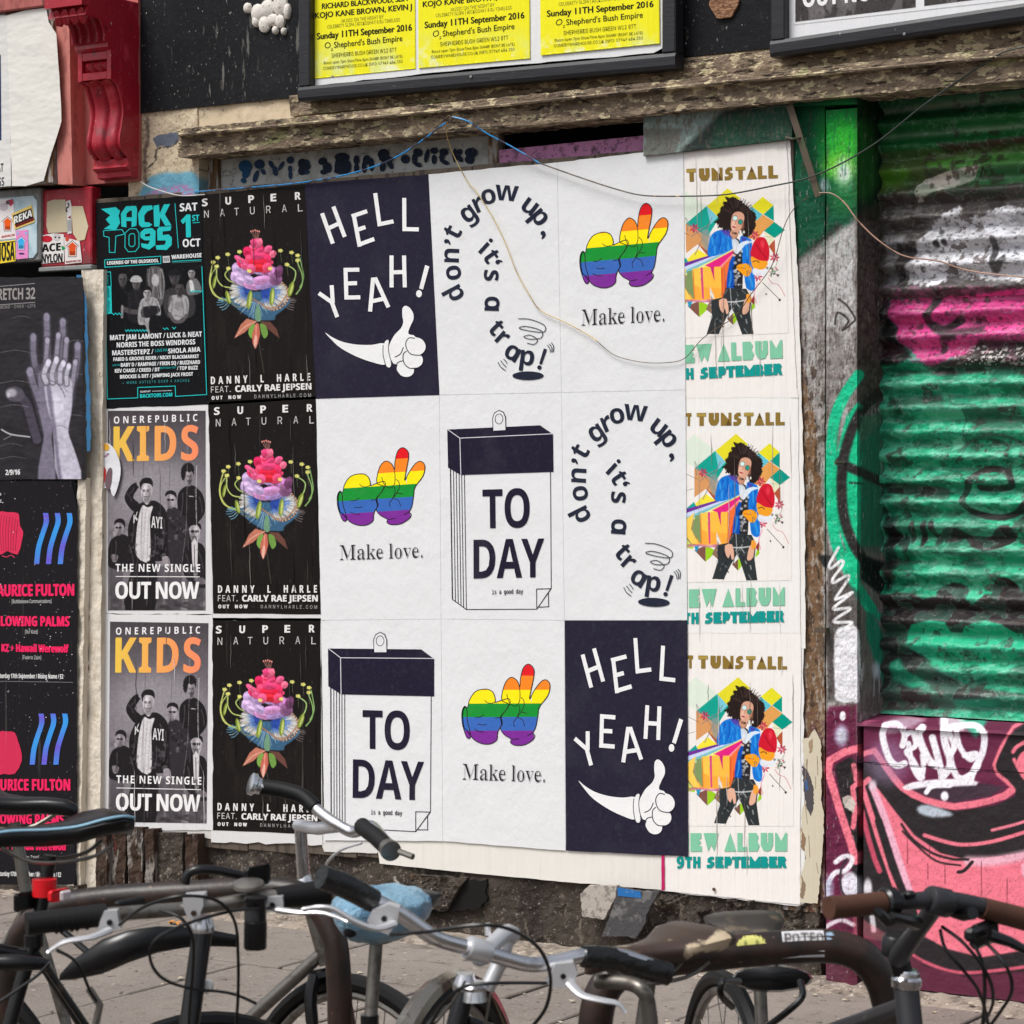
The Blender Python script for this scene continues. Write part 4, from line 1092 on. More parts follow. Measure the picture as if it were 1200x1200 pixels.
# corrugated iron
shut = empty('corrugated_shutter', W(1120, 832, Ysh), 'corrugated iron sheeting sprayed green, white and pink over the shop doorway', 'shutter')
def shutpaint(px, py):
    r = Ras(px, py, (28, 164, 120))
    n1 = fbm(px * 0.03, py * 0.06, 1); n2 = fbm(px * 0.12, py * 0.2, 2); n3 = fbm(px * 0.5, py * 0.6, 3)
    r.mix(0.65 * sst(n1, 0.45, 0.62), (18, 140, 104)); r.mix(0.5 * sst(n2, 0.56, 0.7), (110, 196, 164)); r.mix(0.6 * sst(n3, 0.6, 0.7), (40, 80, 66))
    Z1 = lambda p: zm(p, 920, 80, 4.286); Z2 = lambda p: zm(p, 920, 330, 4.286); Z3 = lambda p: zm(p, 920, 580, 4.286)
    BKc = (40, 34, 36)
    # top greens
    r.poly([(1000, 60), (1230, 60), (1230, 350), (1000, 350)], (58, 66, 46), 2, 1, 0)
    r.poly(Z1([(380, 0), (1300, 0), (1300, 430), (800, 440), (480, 440)]), (12, 82, 42), 8, 1, 0); r.poly(Z1([(380, 0), (1300, 0), (1300, 90), (700, 130), (420, 150)]), (16, 42, 32), 10, 0.95, 0)
    r.poly(Z1([(470, 300), (1300, 200), (1300, 340), (520, 440)]), (20, 112, 44), 14, 0.6, 0)
    r.poly(Z1([(480, 420), (800, 400), (1300, 330), (1300, 420), (900, 470), (720, 500), (700, 560), (480, 650)]), (80, 104, 52), 8, 0.9, 0)
    r.poly(Z1([(480, 520), (600, 500), (640, 520), (620, 560), (480, 600)]), (96, 168, 44), 10, 0.7, 0); r.poly(Z1([(720, 480), (860, 450), (1300, 400), (1300, 480), (1000, 500), (740, 520)]), (96, 176, 70), 8, 0.8, 0)
    r.poly(Z1([(780, 380), (1000, 370), (1300, 330), (1300, 370), (900, 410), (820, 440)]), (52, 30, 22), 6, 0.85, 0, wob=4)
    r.poly(Z1([(960, 500), (1300, 470), (1300, 570), (920, 590)]), (70, 140, 84), 6, 0.85, 0)
    r.poly(Z1([(480, 640), (700, 640), (1300, 560), (1300, 1150), (480, 1150)]), (70, 64, 62), 8, 1, 0)
    for y0, y1, c in ((131, 113, (178, 172, 156)), (162, 146, (150, 164, 138))): r.line([(1030, y0), (1110, (y0 + y1) / 2), (1210, y1)], 7, c, 10, 0.75)  # pale dusty highlights painted along the two uppermost ridges
    # white patch
    r.poly(Z1([(660, 880), (740, 790), (800, 730), (870, 690), (900, 740), (1000, 745), (1080, 700), (1130, 688), (1200, 700), (1300, 680), (1300, 1060), (1100, 1070), (820, 1040), (760, 1100), (620, 1080), (600, 1000), (640, 960)]), (232, 232, 238), 4, 1, 0, wob=5)
    r.poly(Z1([(500, 840), (600, 840), (610, 900), (560, 960), (500, 960)]), (176, 176, 180), 8, 0.7, 0, wob=3); r.poly(Z1([(510, 1000), (560, 980), (570, 1080), (510, 1100)]), (150, 150, 156), 8, 0.7, 0)
    r.mix(0.7 * sst(fbm(px * 0.25, py * 0.5, 7), 0.60, 0.68) * ((py > 240) & (py < 345)), (72, 70, 72)); r.mix(0.4 * sst(fbm(px * 0.08, py * 0.3, 17), 0.55, 0.66) * ((py > 245) & (py < 345)), (140, 140, 146))
    r.poly(Z1([(660, 590), (700, 560), (820, 520), (960, 490), (985, 490), (940, 560), (860, 600), (760, 620), (700, 650), (695, 670), (665, 675)]), (206, 200, 188), 1.2, 1, 0, wob=1)
    r.line(Z1([(700, 660), (770, 640), (900, 600), (960, 560), (1000, 495)]), 1.6, (50, 40, 36), 1.2, 0.9, 4)
    r.line(Z1([(1050, 860), (1050, 1010), (1100, 960)]), 8, (56, 54, 56), 3, 0.9, 0); r.ell(1098, 286, 4, 4.5, (40, 38, 40), 3); r.ell(1108, 284, 3.5, 4, (50, 48, 50), 3); r.ell(1103, 272, 3, 3, (60, 58, 60), 3)
    r.poly(Z1([(570, 880), (660, 880), (640, 960), (600, 1000), (610, 1110), (560, 1100), (560, 960)]), (40, 36, 38), 5, 0.9, 0)
    # pink band
    r.poly(Z2([(515, 95), (700, 85), (1000, 60), (1300, 20), (1300, 300), (1060, 330), (900, 380), (840, 380), (740, 440), (640, 360), (575, 310), (560, 240), (530, 200)]), (216, 66, 140), 3, 1, 0, wob=3)
    r.mix(0.7 * sst(fbm(px * 0.3, py * 0.4, 8), 0.60, 0.68) * ((py > 335) & (py < 425)), (70, 34, 52)); r.mix(0.4 * sst(fbm(px * 0.1, py * 0.25, 18), 0.5, 0.66) * ((py > 335) & (py < 425)), (236, 120, 176))
    r.line(Z2([(770, 70), (740, 130), (715, 200), (790, 240), (880, 190)]), 9, BKc, 3, 0.95, 4); r.line(Z2([(790, 350), (800, 290), (850, 280)]), 8, BKc, 4, 0.8, 3); r.poly(Z2([(740, 250), (1000, 220), (1000, 260), (800, 280)]), (60, 50, 54), 5, 0.8)
    r.poly(Z2([(830, 400), (900, 370), (980, 290), (1300, 300), (1300, 440), (1000, 450), (760, 470), (700, 430)]), (44, 38, 38), 6, 0.95, 0); r.mix(0.9 * (fbm(px * 0.4, py * 0.5, 19) > 0.60) * ((py > 405) & (py < 428) & (px > 1120)), (205, 198, 194))
    r.poly(Z2([(480, 60), (515, 95), (530, 200), (560, 240), (575, 310), (640, 380), (560, 420), (480, 420)]), (22, 18, 20), 6, 0.95, 0)
    r.mix(0.55 * sst(fbm(px * 0.05, py * 0.16, 41), 0.50, 0.64) * (py > 430), (128, 206, 176)); r.mix(0.4 * sst(fbm(px * 0.09, py * 0.2, 43), 0.55, 0.66) * (py > 430), (14, 84, 62))
    r.mix(0.35 * sst(fbm(px * 0.035, py * 0.11, 47), 0.54, 0.66) * (py > 430), (26, 34, 30))
    # green body modulations
    r.poly(Z2([(520, 590), (770, 570), (800, 600), (640, 625), (520, 630)]), (24, 40, 34), 6, 0.9, 0); r.poly(Z2([(700, 640), (900, 640), (900, 690), (760, 700), (720, 730)]), (90, 176, 140), 1.4, 0.9, 0, wob=1); r.poly(Z2([(910, 640), (1180, 620), (1200, 740), (1000, 750), (910, 700)]), (44, 96, 76), 5, 0.8, 0, wob=2)
    r.poly(Z2([(1080, 540), (1180, 500), (1300, 520), (1300, 590), (1140, 590)]), (22, 110, 80), 4, 0.8, 0); r.poly(Z2([(830, 800), (880, 780), (900, 830), (840, 850)]), (150, 210, 180), 3, 0.7, 0)
    r.line(Z2([(880, 850), (930, 800), (1060, 770), (1160, 800), (1240, 850)]), 4.5, (60, 66, 60), 3, 0.8, 5); r.line(Z2([(900, 640), (905, 800), (900, 860)]), 1.2, (30, 50, 42), 1, 0.8, 0)
    r.poly(Z2([(510, 1010), (780, 1030), (820, 1060), (800, 1095), (640, 1070), (510, 1060)]), (52, 50, 48), 4, 0.9, 2)
    r.line(Z2([(975, 1035), (1040, 1040), (1130, 1030), (1140, 990), (1080, 945), (990, 950), (920, 1020), (895, 1100), (950, 1160), (1080, 1185), (1180, 1150), (1240, 1080)]), 7.5, (38, 40, 38), 1.6, 1, 6)
    # row of dark licks
    for x, y, rx, ry, rot in ((545, 190, 10, 26, -8), (570, 220, 8, 22, -20), (600, 180, 0, 0, 0), (640, 170, 8, 18, 10), (605, 240, 9, 20, -10), (635, 200, 7, 22, 0), (700, 170, 8, 20, 8), (690, 220, 8, 18, 0), (745, 170, 8, 22, -14), (770, 225, 9, 16, 10)):
        if rx: r.ell(920 + x / 4.286, 580 + y / 4.286, rx / 2.1, ry / 2.1, (34, 28, 30), 2, 0.95, rot)
    r.poly(Z3([(785, 190), (830, 160), (890, 175), (920, 200), (1000, 210), (1040, 200), (1080, 160), (1130, 150), (1160, 190), (1150, 230), (1100, 260), (1020, 280), (940, 260), (900, 220), (850, 235), (800, 240)]), (38, 30, 32), 2, 0.95, 2)
    r.poly(Z3([(500, 100), (560, 110), (560, 330), (520, 480), (500, 480)]), (22, 20, 22), 8, 0.9, 0)
    r.poly(Z3([(750, 320), (830, 330), (830, 380), (760, 385)]), (80, 190, 150), 1.5, 0.9, 0, wob=1.5); r.poly(Z3([(1090, 300), (1250, 310), (1250, 380), (1110, 390)]), (40, 170, 130), 1.5, 0.8, 0, wob=1.5)
    r.poly(Z3([(1040, 450), (1080, 415), (1130, 420), (1165, 460), (1165, 500), (1040, 500)]), BKc, 2, 1, 2); r.poly(Z3([(770, 470), (840, 440), (900, 460), (920, 500), (780, 510)]), BKc, 3, 0.9, 2)
    # black band, lower green tongues
    r.poly(Z3([(480, 500), (640, 490), (700, 520), (900, 490), (940, 560), (1000, 500), (1300, 480), (1300, 700), (860, 690), (640, 680), (480, 700)]), BKc, 4, 1, 0); r.poly(Z3([(920, 465), (985, 460), (1000, 510), (950, 545), (925, 520)]), (60, 180, 140), 1.4, 1, 0)
    r.poly(Z3([(480, 640), (600, 690), (620, 760), (740, 860), (900, 960), (1200, 1000), (1300, 960), (1300, 1080), (480, 1080)]), (40, 36, 36), 6, 0.9, 0)
    r.poly(Z3([(605, 690), (640, 650), (740, 628), (820, 640), (830, 700), (880, 700), (910, 660), (1000, 625), (1100, 650), (1160, 700), (1300, 690), (1300, 810), (1180, 790), (1120, 850), (1085, 760), (1050, 745), (1025, 850), (990, 860), (950, 780), (910, 770), (880, 840), (840, 790), (790, 780), (790, 860), (700, 820), (630, 770)]), (24, 172, 128), 2, 1, 0)
    r.poly(Z3([(530, 840), (560, 820), (640, 900), (720, 960), (640, 970), (530, 930)]), (40, 170, 130), 6, 0.9, 0); r.poly(Z3([(1010, 870), (1045, 860), (1040, 960), (1010, 970)]), (30, 160, 120), 3, 0.8, 0); r.line(Z3([(690, 960), (760, 1000), (900, 1050), (1050, 1050)]), 6, (70, 160, 130), 5, 0.6)
    r.line(Z3([(760, 860), (820, 900), (890, 960)]), 3, (90, 130, 116), 3, 0.6); r.poly(Z3([(480, 990), (800, 1000), (900, 1060), (480, 1080)]), (84, 74, 72), 5, 0.8, 0); r.poly(Z3([(840, 1030), (1300, 1000), (1300, 1080), (840, 1080)]), (50, 150, 120), 5, 0.7, 0)
    return r
PIT = 0.0766
def corr(name, z0, z1, Yc, x0, x1, res, seed, phase):
    nx_ = int((x1 - x0) / res); nz_ = int((z1 - z0) / res)
    xs_ = np.linspace(x0, x1, nx_ + 1); zs_ = np.linspace(z0, z1, nz_ + 1)
    X, Zg = np.meshgrid(xs_, zs_)
    th = (Zg + phase) / PIT * 2 * math.pi
    dent = (fbm(X * 5 + seed, Zg * 9, 5) - 0.5) * 0.024 + (fbm(X * 16, Zg * 26 + seed, 8, 3) - 0.5) * 0.010
    flake = (fbm(X * 55 + seed, Zg * 80, 3, 3) - 0.5) * 0.004
    pf = fbm(X * 17 + seed, Zg * 24, 11, 5); peel = sst(pf, 0.545, 0.56); pf2 = fbm(X * 40 + seed, Zg * 46, 14, 4); peel2 = sst(pf2, 0.60, 0.615)
    Yv = Yc - 0.0165 * np.cos(th) + dent * 0.8 + flake + 0.0016 * peel + 0.0012 * peel2
    px, py = PJ(np.stack([X, np.full_like(X, Yc), Zg], -1))
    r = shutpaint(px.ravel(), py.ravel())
    pk = peel.ravel(); under = np.where(r.Y < 230, 0, np.where(r.Y < 350, 1, np.where(r.Y < 430, 2, 3)))
    UC = np.array([(40, 96, 58), (116, 112, 112), (150, 50, 96), (70, 190, 150)]) / 255.0
    r.C += (UC[under] - r.C) * (0.26 * pk)[:, None]
    r.C += (np.array((58, 46, 42)) / 255 - r.C) * (0.6 * peel2.ravel() * sst(fbm(r.X * .03, r.Y * .03, 31), .5, .6))[:, None]
    rim = sst(pf, 0.53, 0.545) * (1 - sst(pf, 0.56, 0.572)); r.C += (np.array((196, 206, 196)) / 255 - r.C) * (0.30 * rim.ravel())[:, None]
    i = np.arange((nx_ + 1) * (nz_ + 1)).reshape(nz_ + 1, nx_ + 1)
    F = np.stack([i[:-1, :-1], i[:-1, 1:], i[1:, 1:], i[1:, :-1]], -1).reshape(-1, 4)
    mk(name, np.stack([X, Yv, Zg], -1).reshape(-1, 3), F, M_gsh, shut, cols=r.lin(), smooth=True)
xs0, xs1 = W(1010, 600, Ysh).x, W(1290, 600, Ysh).x
zm0 = W(1100, 562, Ysh).z
# ridge heights read off the photograph at x = 1060
ph = -(W(1060, 672, Ysh).z % PIT)
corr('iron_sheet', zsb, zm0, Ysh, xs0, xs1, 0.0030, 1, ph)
zm1 = W(1100, 344, Ysh).z
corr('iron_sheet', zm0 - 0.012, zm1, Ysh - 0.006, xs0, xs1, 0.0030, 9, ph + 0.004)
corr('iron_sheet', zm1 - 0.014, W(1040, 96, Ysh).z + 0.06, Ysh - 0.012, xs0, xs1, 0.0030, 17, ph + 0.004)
# dark soffit over the sheeting
MB().box((xs0 - 0.02, -0.03, W(1040, 100, 0).z + 0.045), (X1, 0.3, W(1040, 100, 0).z + 0.07)).build('soffit', M_void, shut)
# low boards under the shutter, sprayed pink and black
low = empty('stall_riser', W(1100, 1150, Yd), 'low boards under the shutter painted with a pink and black graffiti piece', 'boards')
def lowpaint(px, py):
    r = Ras(px, py, (100, 40, 66)); graf_low(r); return r.lin()
zl1 = zsb - 0.004
xl0, xl1 = W(1012, 600, Yd).x, W(1290, 600, Yd).x
zc = W(1100, 899, Yd).z
fine_quad('board', (xl0, Yd, 0.02), (xl1, Yd, 0.02), (xl1, Yd, zc - 0.001), (xl0, Yd, zc - 0.001), M_gwall, 0.06, 0.0030, low, lowpaint, 0.0015, seed=3)
fine_quad('board', (xl0, Yd + 0.002, zc + 0.001), (xl1, Yd + 0.002, zc + 0.001), (xl1, Yd + 0.002, zl1 - 0.012), (xl0, Yd + 0.002, zl1 - 0.012), M_gwall, 0.06, 0.0030, low, lowpaint, 0.0015, seed=4)
# sill: slopes up and back to the sheeting
V = []; F = []
nx_, ny_ = 230, 46
for j in range(ny_ + 1):
    v = j / ny_
    for i in range(nx_ + 1):
        x = xl0 - 0.02 + (xl1 - xl0 + 0.02) * i / nx_
        V.append((x, Yd - 0.008 + (Ysh - Yd) * v, zl1 - 0.011 + 0.010 * v + 0.003 * mnoise.noise(Vector((x * 12, v * 5, 0))) - (0.01 if j == 0 else 0)))
for j in range(ny_):
    for i in range(nx_):
        a = j * (nx_ + 1) + i; F.append((a, a + 1, a + nx_ + 2, a + nx_ + 1))
px, py = PJ(np.array(V)); mk('sill', V, F, M_gwall, low, cols=lowpaint(px, py))
# ---------------------------------------------------------------- plinth below the posters
pl = empty('plinth', W(600, 1080, -0.01), 'broken grimy concrete plinth under the posters', 'plinth')
rough('concrete_face', W(232, 1110, 0.012), W(962, 1160, 0.012), W(962, 1046, 0.012), W(232, 975, 0.012), M_grime, 0.2, 0.014, 5, 0.008, pl, 3)
rough('ragged_lip', W(775, 1095, 0.010), W(962, 1110, 0.010), W(962, 1060, 0.010), W(775, 1046, 0.010), M_grime, 0.05, 0.034, 16, 0.006, pl, 8, edge=0.012)
# broken-away concrete: a flat near-black plate stands in for the shaded hole
hole = zm(jag([(290, 200), (385, 130), (480, 122), (478, 225), (435, 262), (200, 285), (195, 300), (215, 265), (270, 262)], 7, 18, 4), 450, 1000, 4)
MB().prism([W(p[0], p[1], -0.006) for p in hole], (0, 0.02, 0)).build('hole_shade_plate', M_void, pl)
lip = zm(jag([(200, 268), (275, 262), (290, 200), (385, 128), (395, 122), (330, 118), (120, 96), (90, 120), (150, 180), (165, 240)], 5, 18, 5), 450, 1000, 4)
rough('broken_slab', W(474, 1066, -0.02), W(522, 1068, -0.02), W(545, 1030, -0.02), W(480, 1024, -0.02), M_grime, 0.03, 0.014, 18, 0.005, pl, 12, edge=0.008)
M_grey2 = nmat('grey_torn_bitumen', (70, 68, 70), layers=[((20, 20, 20), 0.5, 0.6, (120, 118, 116), 0.7, 6)], bumps=[((30, 30, 30), 0.7, 0.008)], rough=0.6)
MB().prism([W(p[0], p[1], -0.052) for p in jag(zm([(920, 190), (960, 150), (1090, 152), (1100, 180), (1030, 310), (930, 295)], 450, 1000, 4), 0.6, 3, 6)], (0, 0.02, 0)).build('render_scrap', nmat('pale_scrap', (172, 164, 154), layers=[((50, 50, 50), 0.5, 0.62, (110, 102, 96), 0.7)], bumps=[((30, 30, 30), 0.7, 0.006)], rough=0.8), pl)
tb = MB().prism([W(p[0], p[1], -0.055) for p in jag(zm([(100, 100), (105, 42), (235, 68), (335, 65), (265, 190), (262, 235), (205, 325), (150, 310), (20, 312), (60, 220)], 700, 1030, 4.615), 0.7, 3, 7)], (0, 0.015, 0)).build('torn_sheet', M_grey2)
tag(tb, 'torn black sheet with a blue strip lying against the plinth', 'sheet')
MB().prism([W(p[0], p[1], -0.057) for p in zm([(108, 46), (232, 68), (238, 104), (112, 92)], 700, 1030, 4.615)], (0, 0.003, 0)).build('blue_strip', nmat('blue_print', (30, 104, 170), layers=[((60, 60, 60), 0.6, 0.7, (190, 200, 205), 0.7)], rough=0.5), tb)
# timber offcuts below the KIDS posters
ofc = [(128, 147, 968), (150, 167, 970), (170, 180, 972), (183, 214, 976), (217, 232, 978), (112, 126, 975)]
for k, (a, b, t_) in enumerate(ofc):
    o = rough('timber_offcut', W(a, 1062 + (b - 128) * 0.11, -0.03 - 0.012 * (k % 3)), W(b, 1064 + (b - 128) * 0.11, -0.03 - 0.012 * (k % 3)), W(b, t_, -0.03 - 0.012 * (k % 3)), W(a, t_, -0.03 - 0.012 * (k % 3)), M_darkwood if k != 3 else M_grime, 0.08, 0.008, 16, 0.006, None, 20 + k)
    tag(o, ['flaky upright board, first right of the white post foot', 'flaky white and brown upright board below the lower KIDS poster', 'thin dark upright board below the lower KIDS poster', 'tan crumbling block between the upright boards', 'dark upright board, last before the concrete plinth', 'short dark board at the foot of the white post'][k], 'board', 'upright boards under the KIDS posters')
# ---------------------------------------------------------------- left side: white post, cabinet sides, red bracket
wp = empty('timber_post', W(105, 1000, -0.02), 'cream painted timber post between the left posters and the KIDS posters', 'post')
rough('post_face', W(88, 1040, -0.03), W(117, 1043, -0.03), W(121, 316, -0.03), W(96, 316, -0.03), M_whitepost, 0.08, 0.005, 9, 0.006, wp, 2)
rough('post_edge', W(84, 1040, -0.06), W(94, 1041, -0.06), W(101, 560, -0.06), W(91, 560, -0.06), M_whitepost, 0.03, 0.006, 12, 0.006, wp, 5)
lw = empty('cabinet', W(40, 1050, -0.05), 'dark timber cabinet front behind the STRETCH 32 and club night posters', 'cabinet')
MB().box((X0, -0.068, 0.02), (W(88, 900, -0.068).x, 0.2, W(50, 326, -0.07).z), 0.004).build('front', M_black, lw)
rough('base', W(-60, 1064, -0.078), W(92, 1068, -0.078), W(92, 1038, -0.078), W(-60, 1036, -0.078), M_grime, 0.05, 0.01, 12, 0.01, lw, 3)
# meter boxes
b1 = MB(); 
bx = empty('meter_box', W(24, 318, -0.05), 'grey metal meter box plastered with stickers at the left edge', 'box')
a, b = W(-60, 312, -0.05), W(46.5, 219, -0.05)
MB().box((a.x, -0.05, a.z), (b.x, 0.05, b.z), 0.006).build('case', M_metal, bx)
c0, c1 = W(-60, 308, -0.057), W(43, 229, -0.057)
cv = [(c0.x, -0.057, c0.z), (c1.x - 0.02, -0.057, c0.z), (c1.x, -0.057, c0.z + 0.02), (c1.x, -0.057, c1.z - 0.02), (c1.x - 0.02, -0.057, c1.z), (c0.x, -0.057, c1.z)]
MB().prism(cv, (0, 0.008, 0)).build('door', nmat('pale_blue_door', (186, 206, 214), layers=[((14, 14, 14), 0.5, 0.65, (150, 176, 190), 0.7)], rough=0.4), bx)
bx2 = empty('red_box', W(85, 318, -0.03), 'dark red box with torn stickers between the meter box and the BACK TO 95 poster', 'box')
a, b = W(48, 313, -0.03), W(107, 218, -0.03)
MB().box((a.x, -0.03, a.z), (b.x, 0.03, b.z), 0.005).build('case', M_redp, bx2)
MB().box((a.x - 0.01, -0.036, a.z - 0.02), (b.x + 0.004, 0.03, a.z - 0.001), 0.004).build('rail', M_metal, bx2)
def stick(lab, pts, Y, colr, arts=None, z=(0, 180, 7.5)):
    s_ = sheet('sticker', zm(pts, *z), Y, colr, M_paper, lab, 'sticker', 'stickers on the meter boxes', thick=0.0004)
    if arts:
        A = Art(Y - 0.0003, z)
        arts(A); A.build('print', M_paper, s_)
    return s_
def arrow(A, cx, cy, s_, c, bd=(230, 225, 220), dk=(60, 40, 35)):
    P = [(0, -70), (52, -22), (34, -22), (30, 62), (-30, 62), (-34, -22), (-52, -22)]
    A.poly([(cx + x * s_ * 1.25, cy + y * s_ * 1.18) for x, y in P], dk); A.poly([(cx + x * s_ * 1.1, cy + y * s_ * 1.08) for x, y in P], bd); A.poly([(cx + x * s_ * 0.95, cy + y * s_ * 0.95) for x, y in P], c)
    A.poly([(cx - 26 * s_, cy + 20 * s_), (cx + 26 * s_, cy + 20 * s_), (cx + 28 * s_, cy + 58 * s_), (cx - 28 * s_, cy + 58 * s_)], tuple(int(v * 0.75) for v in c))
def s1(A): A.poly([(112, 545), (275, 478), (298, 585), (138, 650)], (34, 32, 34)); A.text('EUREKA', 60, 622, 280, 536, 62, 'bold', (228, 228, 224), up=(0.02, -1), fat=1.0) if False else A.text('REKA', 124, 618, 282, 550, 62, 'bold', (228, 228, 224), fat=1.5); A.poly([(134, 628), (298, 562), (298, 588), (138, 650)], (112, 36, 36))
stick('yellow edged REKA sticker on the grey meter box', [(100, 530), (278, 450), (305, 600), (128, 668)], -0.0595, (226, 196, 110), s1)
def s2(A): arrow(A, 66, 620, 0.85, (236, 96, 30)); A.text('REARROWS.COM', 14, 742, 128, 722, 18, 'bold', (190, 60, 50), fat=0.4); A.poly([(60, 410), (110, 400), (118, 440), (90, 465)], (190, 70, 90)); A.ell(30, 470, 40, 34, (190, 180, 186)); A.ell(70, 430, 22, 18, (110, 90, 100))
stick('white sticker with an orange arrow on the grey meter box', [(-10, 400), (100, 400), (120, 440), (138, 700), (140, 745), (-10, 760)], -0.059, (226, 220, 220), s2)
def s3(A): arrow(A, 186, 790, 0.8, (60, 170, 226), (220, 220, 235), (120, 50, 110)); A.ell(190, 880, 26, 8, (60, 50, 90)); A.ell(155, 702, 10, 10, (120, 190, 226)); A.ell(228, 700, 10, 10, (120, 190, 226))
stick('pink sticker with a blue arrow on the grey meter box', [(138, 680), (244, 668), (248, 918), (144, 930)], -0.0591, (226, 140, 196), s3)
def s4(A): A.text('MOSA', -40, 950, 128, 935, 160, 'bold', (40, 40, 36), fat=2); A.line([(0, 790), (130, 772)], 8, (60, 50, 30))
stick('yellow sticker with black lettering on the grey meter box', [(-30, 775), (132, 760), (136, 945), (-30, 970)], -0.0597, (236, 206, 60), s4)
stick('torn cream sticker on the dark red box, left one', [(414, 424), (470, 405), (574, 404), (592, 690), (424, 698), (408, 640)], -0.0325, (196, 184, 156))
stick('torn cream many-cornered sticker on the dark red box, right one', [(626, 462), (728, 462), (776, 640), (744, 756), (684, 768), (640, 700)], -0.0325, (204, 192, 160))
def s5(A): A.text('N', 590, 520, 612, 450, 30, 'bold', (40, 38, 40), up=(-0.5, -0.8)); A.poly([(594, 560), (622, 545), (622, 575)], (130, 40, 50)); A.poly([(592, 585), (626, 580), (628, 680), (594, 684)], (160, 160, 160))
stick('narrow white sticker between the two cream ones on the dark red box', [(578, 420), (618, 408), (628, 450), (630, 700), (594, 706)], -0.0330, (214, 210, 208), s5)
def s6(A): A.text('ACE', 368, 866, 532, 850, 66, 'bold', (30, 30, 30), fat=3); A.text('NYLON', 366, 962, 548, 950, 74, 'bold', (30, 30, 30), fat=1.5, sp=0.92); A.ell(410, 750, 50, 30, (190, 40, 56)); A.ell(500, 735, 34, 34, (200, 196, 196)); A.ell(488, 735, 8, 8, (40, 40, 40)); A.ell(520, 738, 8, 8, (40, 40, 40)); A.poly([(540, 806), (580, 830), (545, 852)], (30, 140, 80))
stick('white ACE NYLON sticker low on the dark red box', [(364, 720), (470, 700), (560, 710), (562, 950), (364, 968)], -0.0335, (226, 222, 220), s6)
def s7(A): arrow(A, 636, 840, 0.95, (220, 84, 40)); A.text('REARROWS.COM', 580, 960, 708, 948, 16, 'bold', (150, 50, 50), fat=0.4); A.ell(590, 752, 16, 20, (200, 80, 60))
stick('white sticker with an orange arrow on the dark red box', [(562, 735), (700, 770), (720, 940), (716, 956), (572, 972)], -0.0338, (222, 216, 214), s7)
# red pilaster and scrolled bracket
XR = W(165, 100, 0.0).x
br_ = empty('scroll_bracket', (XR - 0.1, -0.05, W(165, 210).z), 'dark red scrolled shopfront bracket with fluted top', 'bracket')
zb_ = WX(165, 210, XR).z - 0.005
# profile of the right-hand face, read on the plane x = XR
prof_px = [(478, -60), (478, 25), (515, 28), (500, 85), (575, 105), (596, 140), (610, 190), (612, 238), (632, 245), (632, 272), (650, 293), (650, 460), (664, 474), (690, 500), (704, 545), (718, 600), (722, 660), (712, 740), (702, 800), (704, 850), (722, 890), (748, 925), (750, 958), (740, 975), (752, 990), (766, 1000), (768, 1030), (790, 1040)]
pr3 = [WX(p[0] / 5.0, p[1] / 5.0, XR) for p in prof_px]
back = [Vector((XR, -0.0, pr3[-1].z)), Vector((XR, -0.0, pr3[0].z))]
wdt = 0.165
def bracket_piece(name, i0, i1, xl, xr2, inset=0.0, mat=M_redp):
    pts = [Vector((xr2, min(-0.02, p.y + inset), p.z)) for p in pr3[i0:i1 + 1]]
    pts += [Vector((xr2, -0.015, pts[-1].z)), Vector((xr2, -0.015, pts[0].z))]
    return MB().prism(pts, (xl - xr2, 0, 0))
def lobes(name, i0, i1, bounds, insets):
    for (a_, b_), ins in zip(bounds, insets):
        xl = XR - wdt + wdt * a_; xr2 = XR - wdt + wdt * b_
        bracket_piece(name, i0, i1, xl, xr2, ins).build(name, M_redp, br_)
lobes('abacus', 0, 3, [(-0.12, 1.0)], [0.0])
def reeded(name, i0, i1, grooves, dep, sub=7):
    prof = [Vector(q) for q in cr([(p.y, p.z) for p in pr3[i0:i1 + 1]], sub)] if False else cr([(p.y, p.z) for p in pr3[i0:i1 + 1]], sub)
    n = len(prof); m = 48; V = []; F = []
    for i in range(n):
        a, b = prof[max(0, i - 1)], prof[min(n - 1, i + 1)]
        ty, tz = b[0] - a[0], b[1] - a[1]; L = math.hypot(ty, tz) + 1e-9
        ny, nz = tz / L, -ty / L          # towards the street
        if ny > 0: ny, nz = -ny, -nz
        for k in range(m + 1):
            u = k / m
            d = grooves(u) * dep
            V.append((XR - wdt + wdt * u, min(-0.012, prof[i][0] - ny * d), prof[i][1] - nz * d))
    for i in range(n - 1):
        for k in range(m):
            a = i * (m + 1) + k; F.append((a, a + 1, a + m + 2, a + m + 1))
    b = len(V)
    for side, kk in ((0, 0), (1, m)):
        b = len(V)
        for i in range(n): V.append(V[i * (m + 1) + kk]); V.append((V[i * (m + 1) + kk][0], -0.010, V[i * (m + 1) + kk][2]))
        for i in range(n - 1): F.append((b + 2 * i, b + 2 * i + 1, b + 2 * i + 3, b + 2 * i + 2))
    o = mk(name, V, F, M_redp, br_, smooth=True)
    return o
reeded('flute', 3, 7, lambda u: abs(math.sin(u * math.pi * 4)) ** 0.8 if 0.06 < u < 0.94 else 0, 0.030)
lobes('block', 7, 11, [(0, .12), (.88, 1)], [0, 0]); 
zA, zB_ = pr3[10].z, pr3[11].z
bd = zA - zB_
def blockpart(nm, f0, f1, xa_, xb_, dy):
    yA = pr3[11].y + dy
    MB().box((XR - wdt + wdt * xa_, yA, zA - bd * f1), (XR - wdt + wdt * xb_, -0.02, zA - bd * f0), 0.003).build(nm, M_redp, br_)
blockpart('block_face', 0, 0.3, .12, .88, 0.0); blockpart('block_face', 0.72, 1.0, .12, .88, 0.0); blockpart('block_recess', 0.3, 0.72, .12, .88, 0.018)
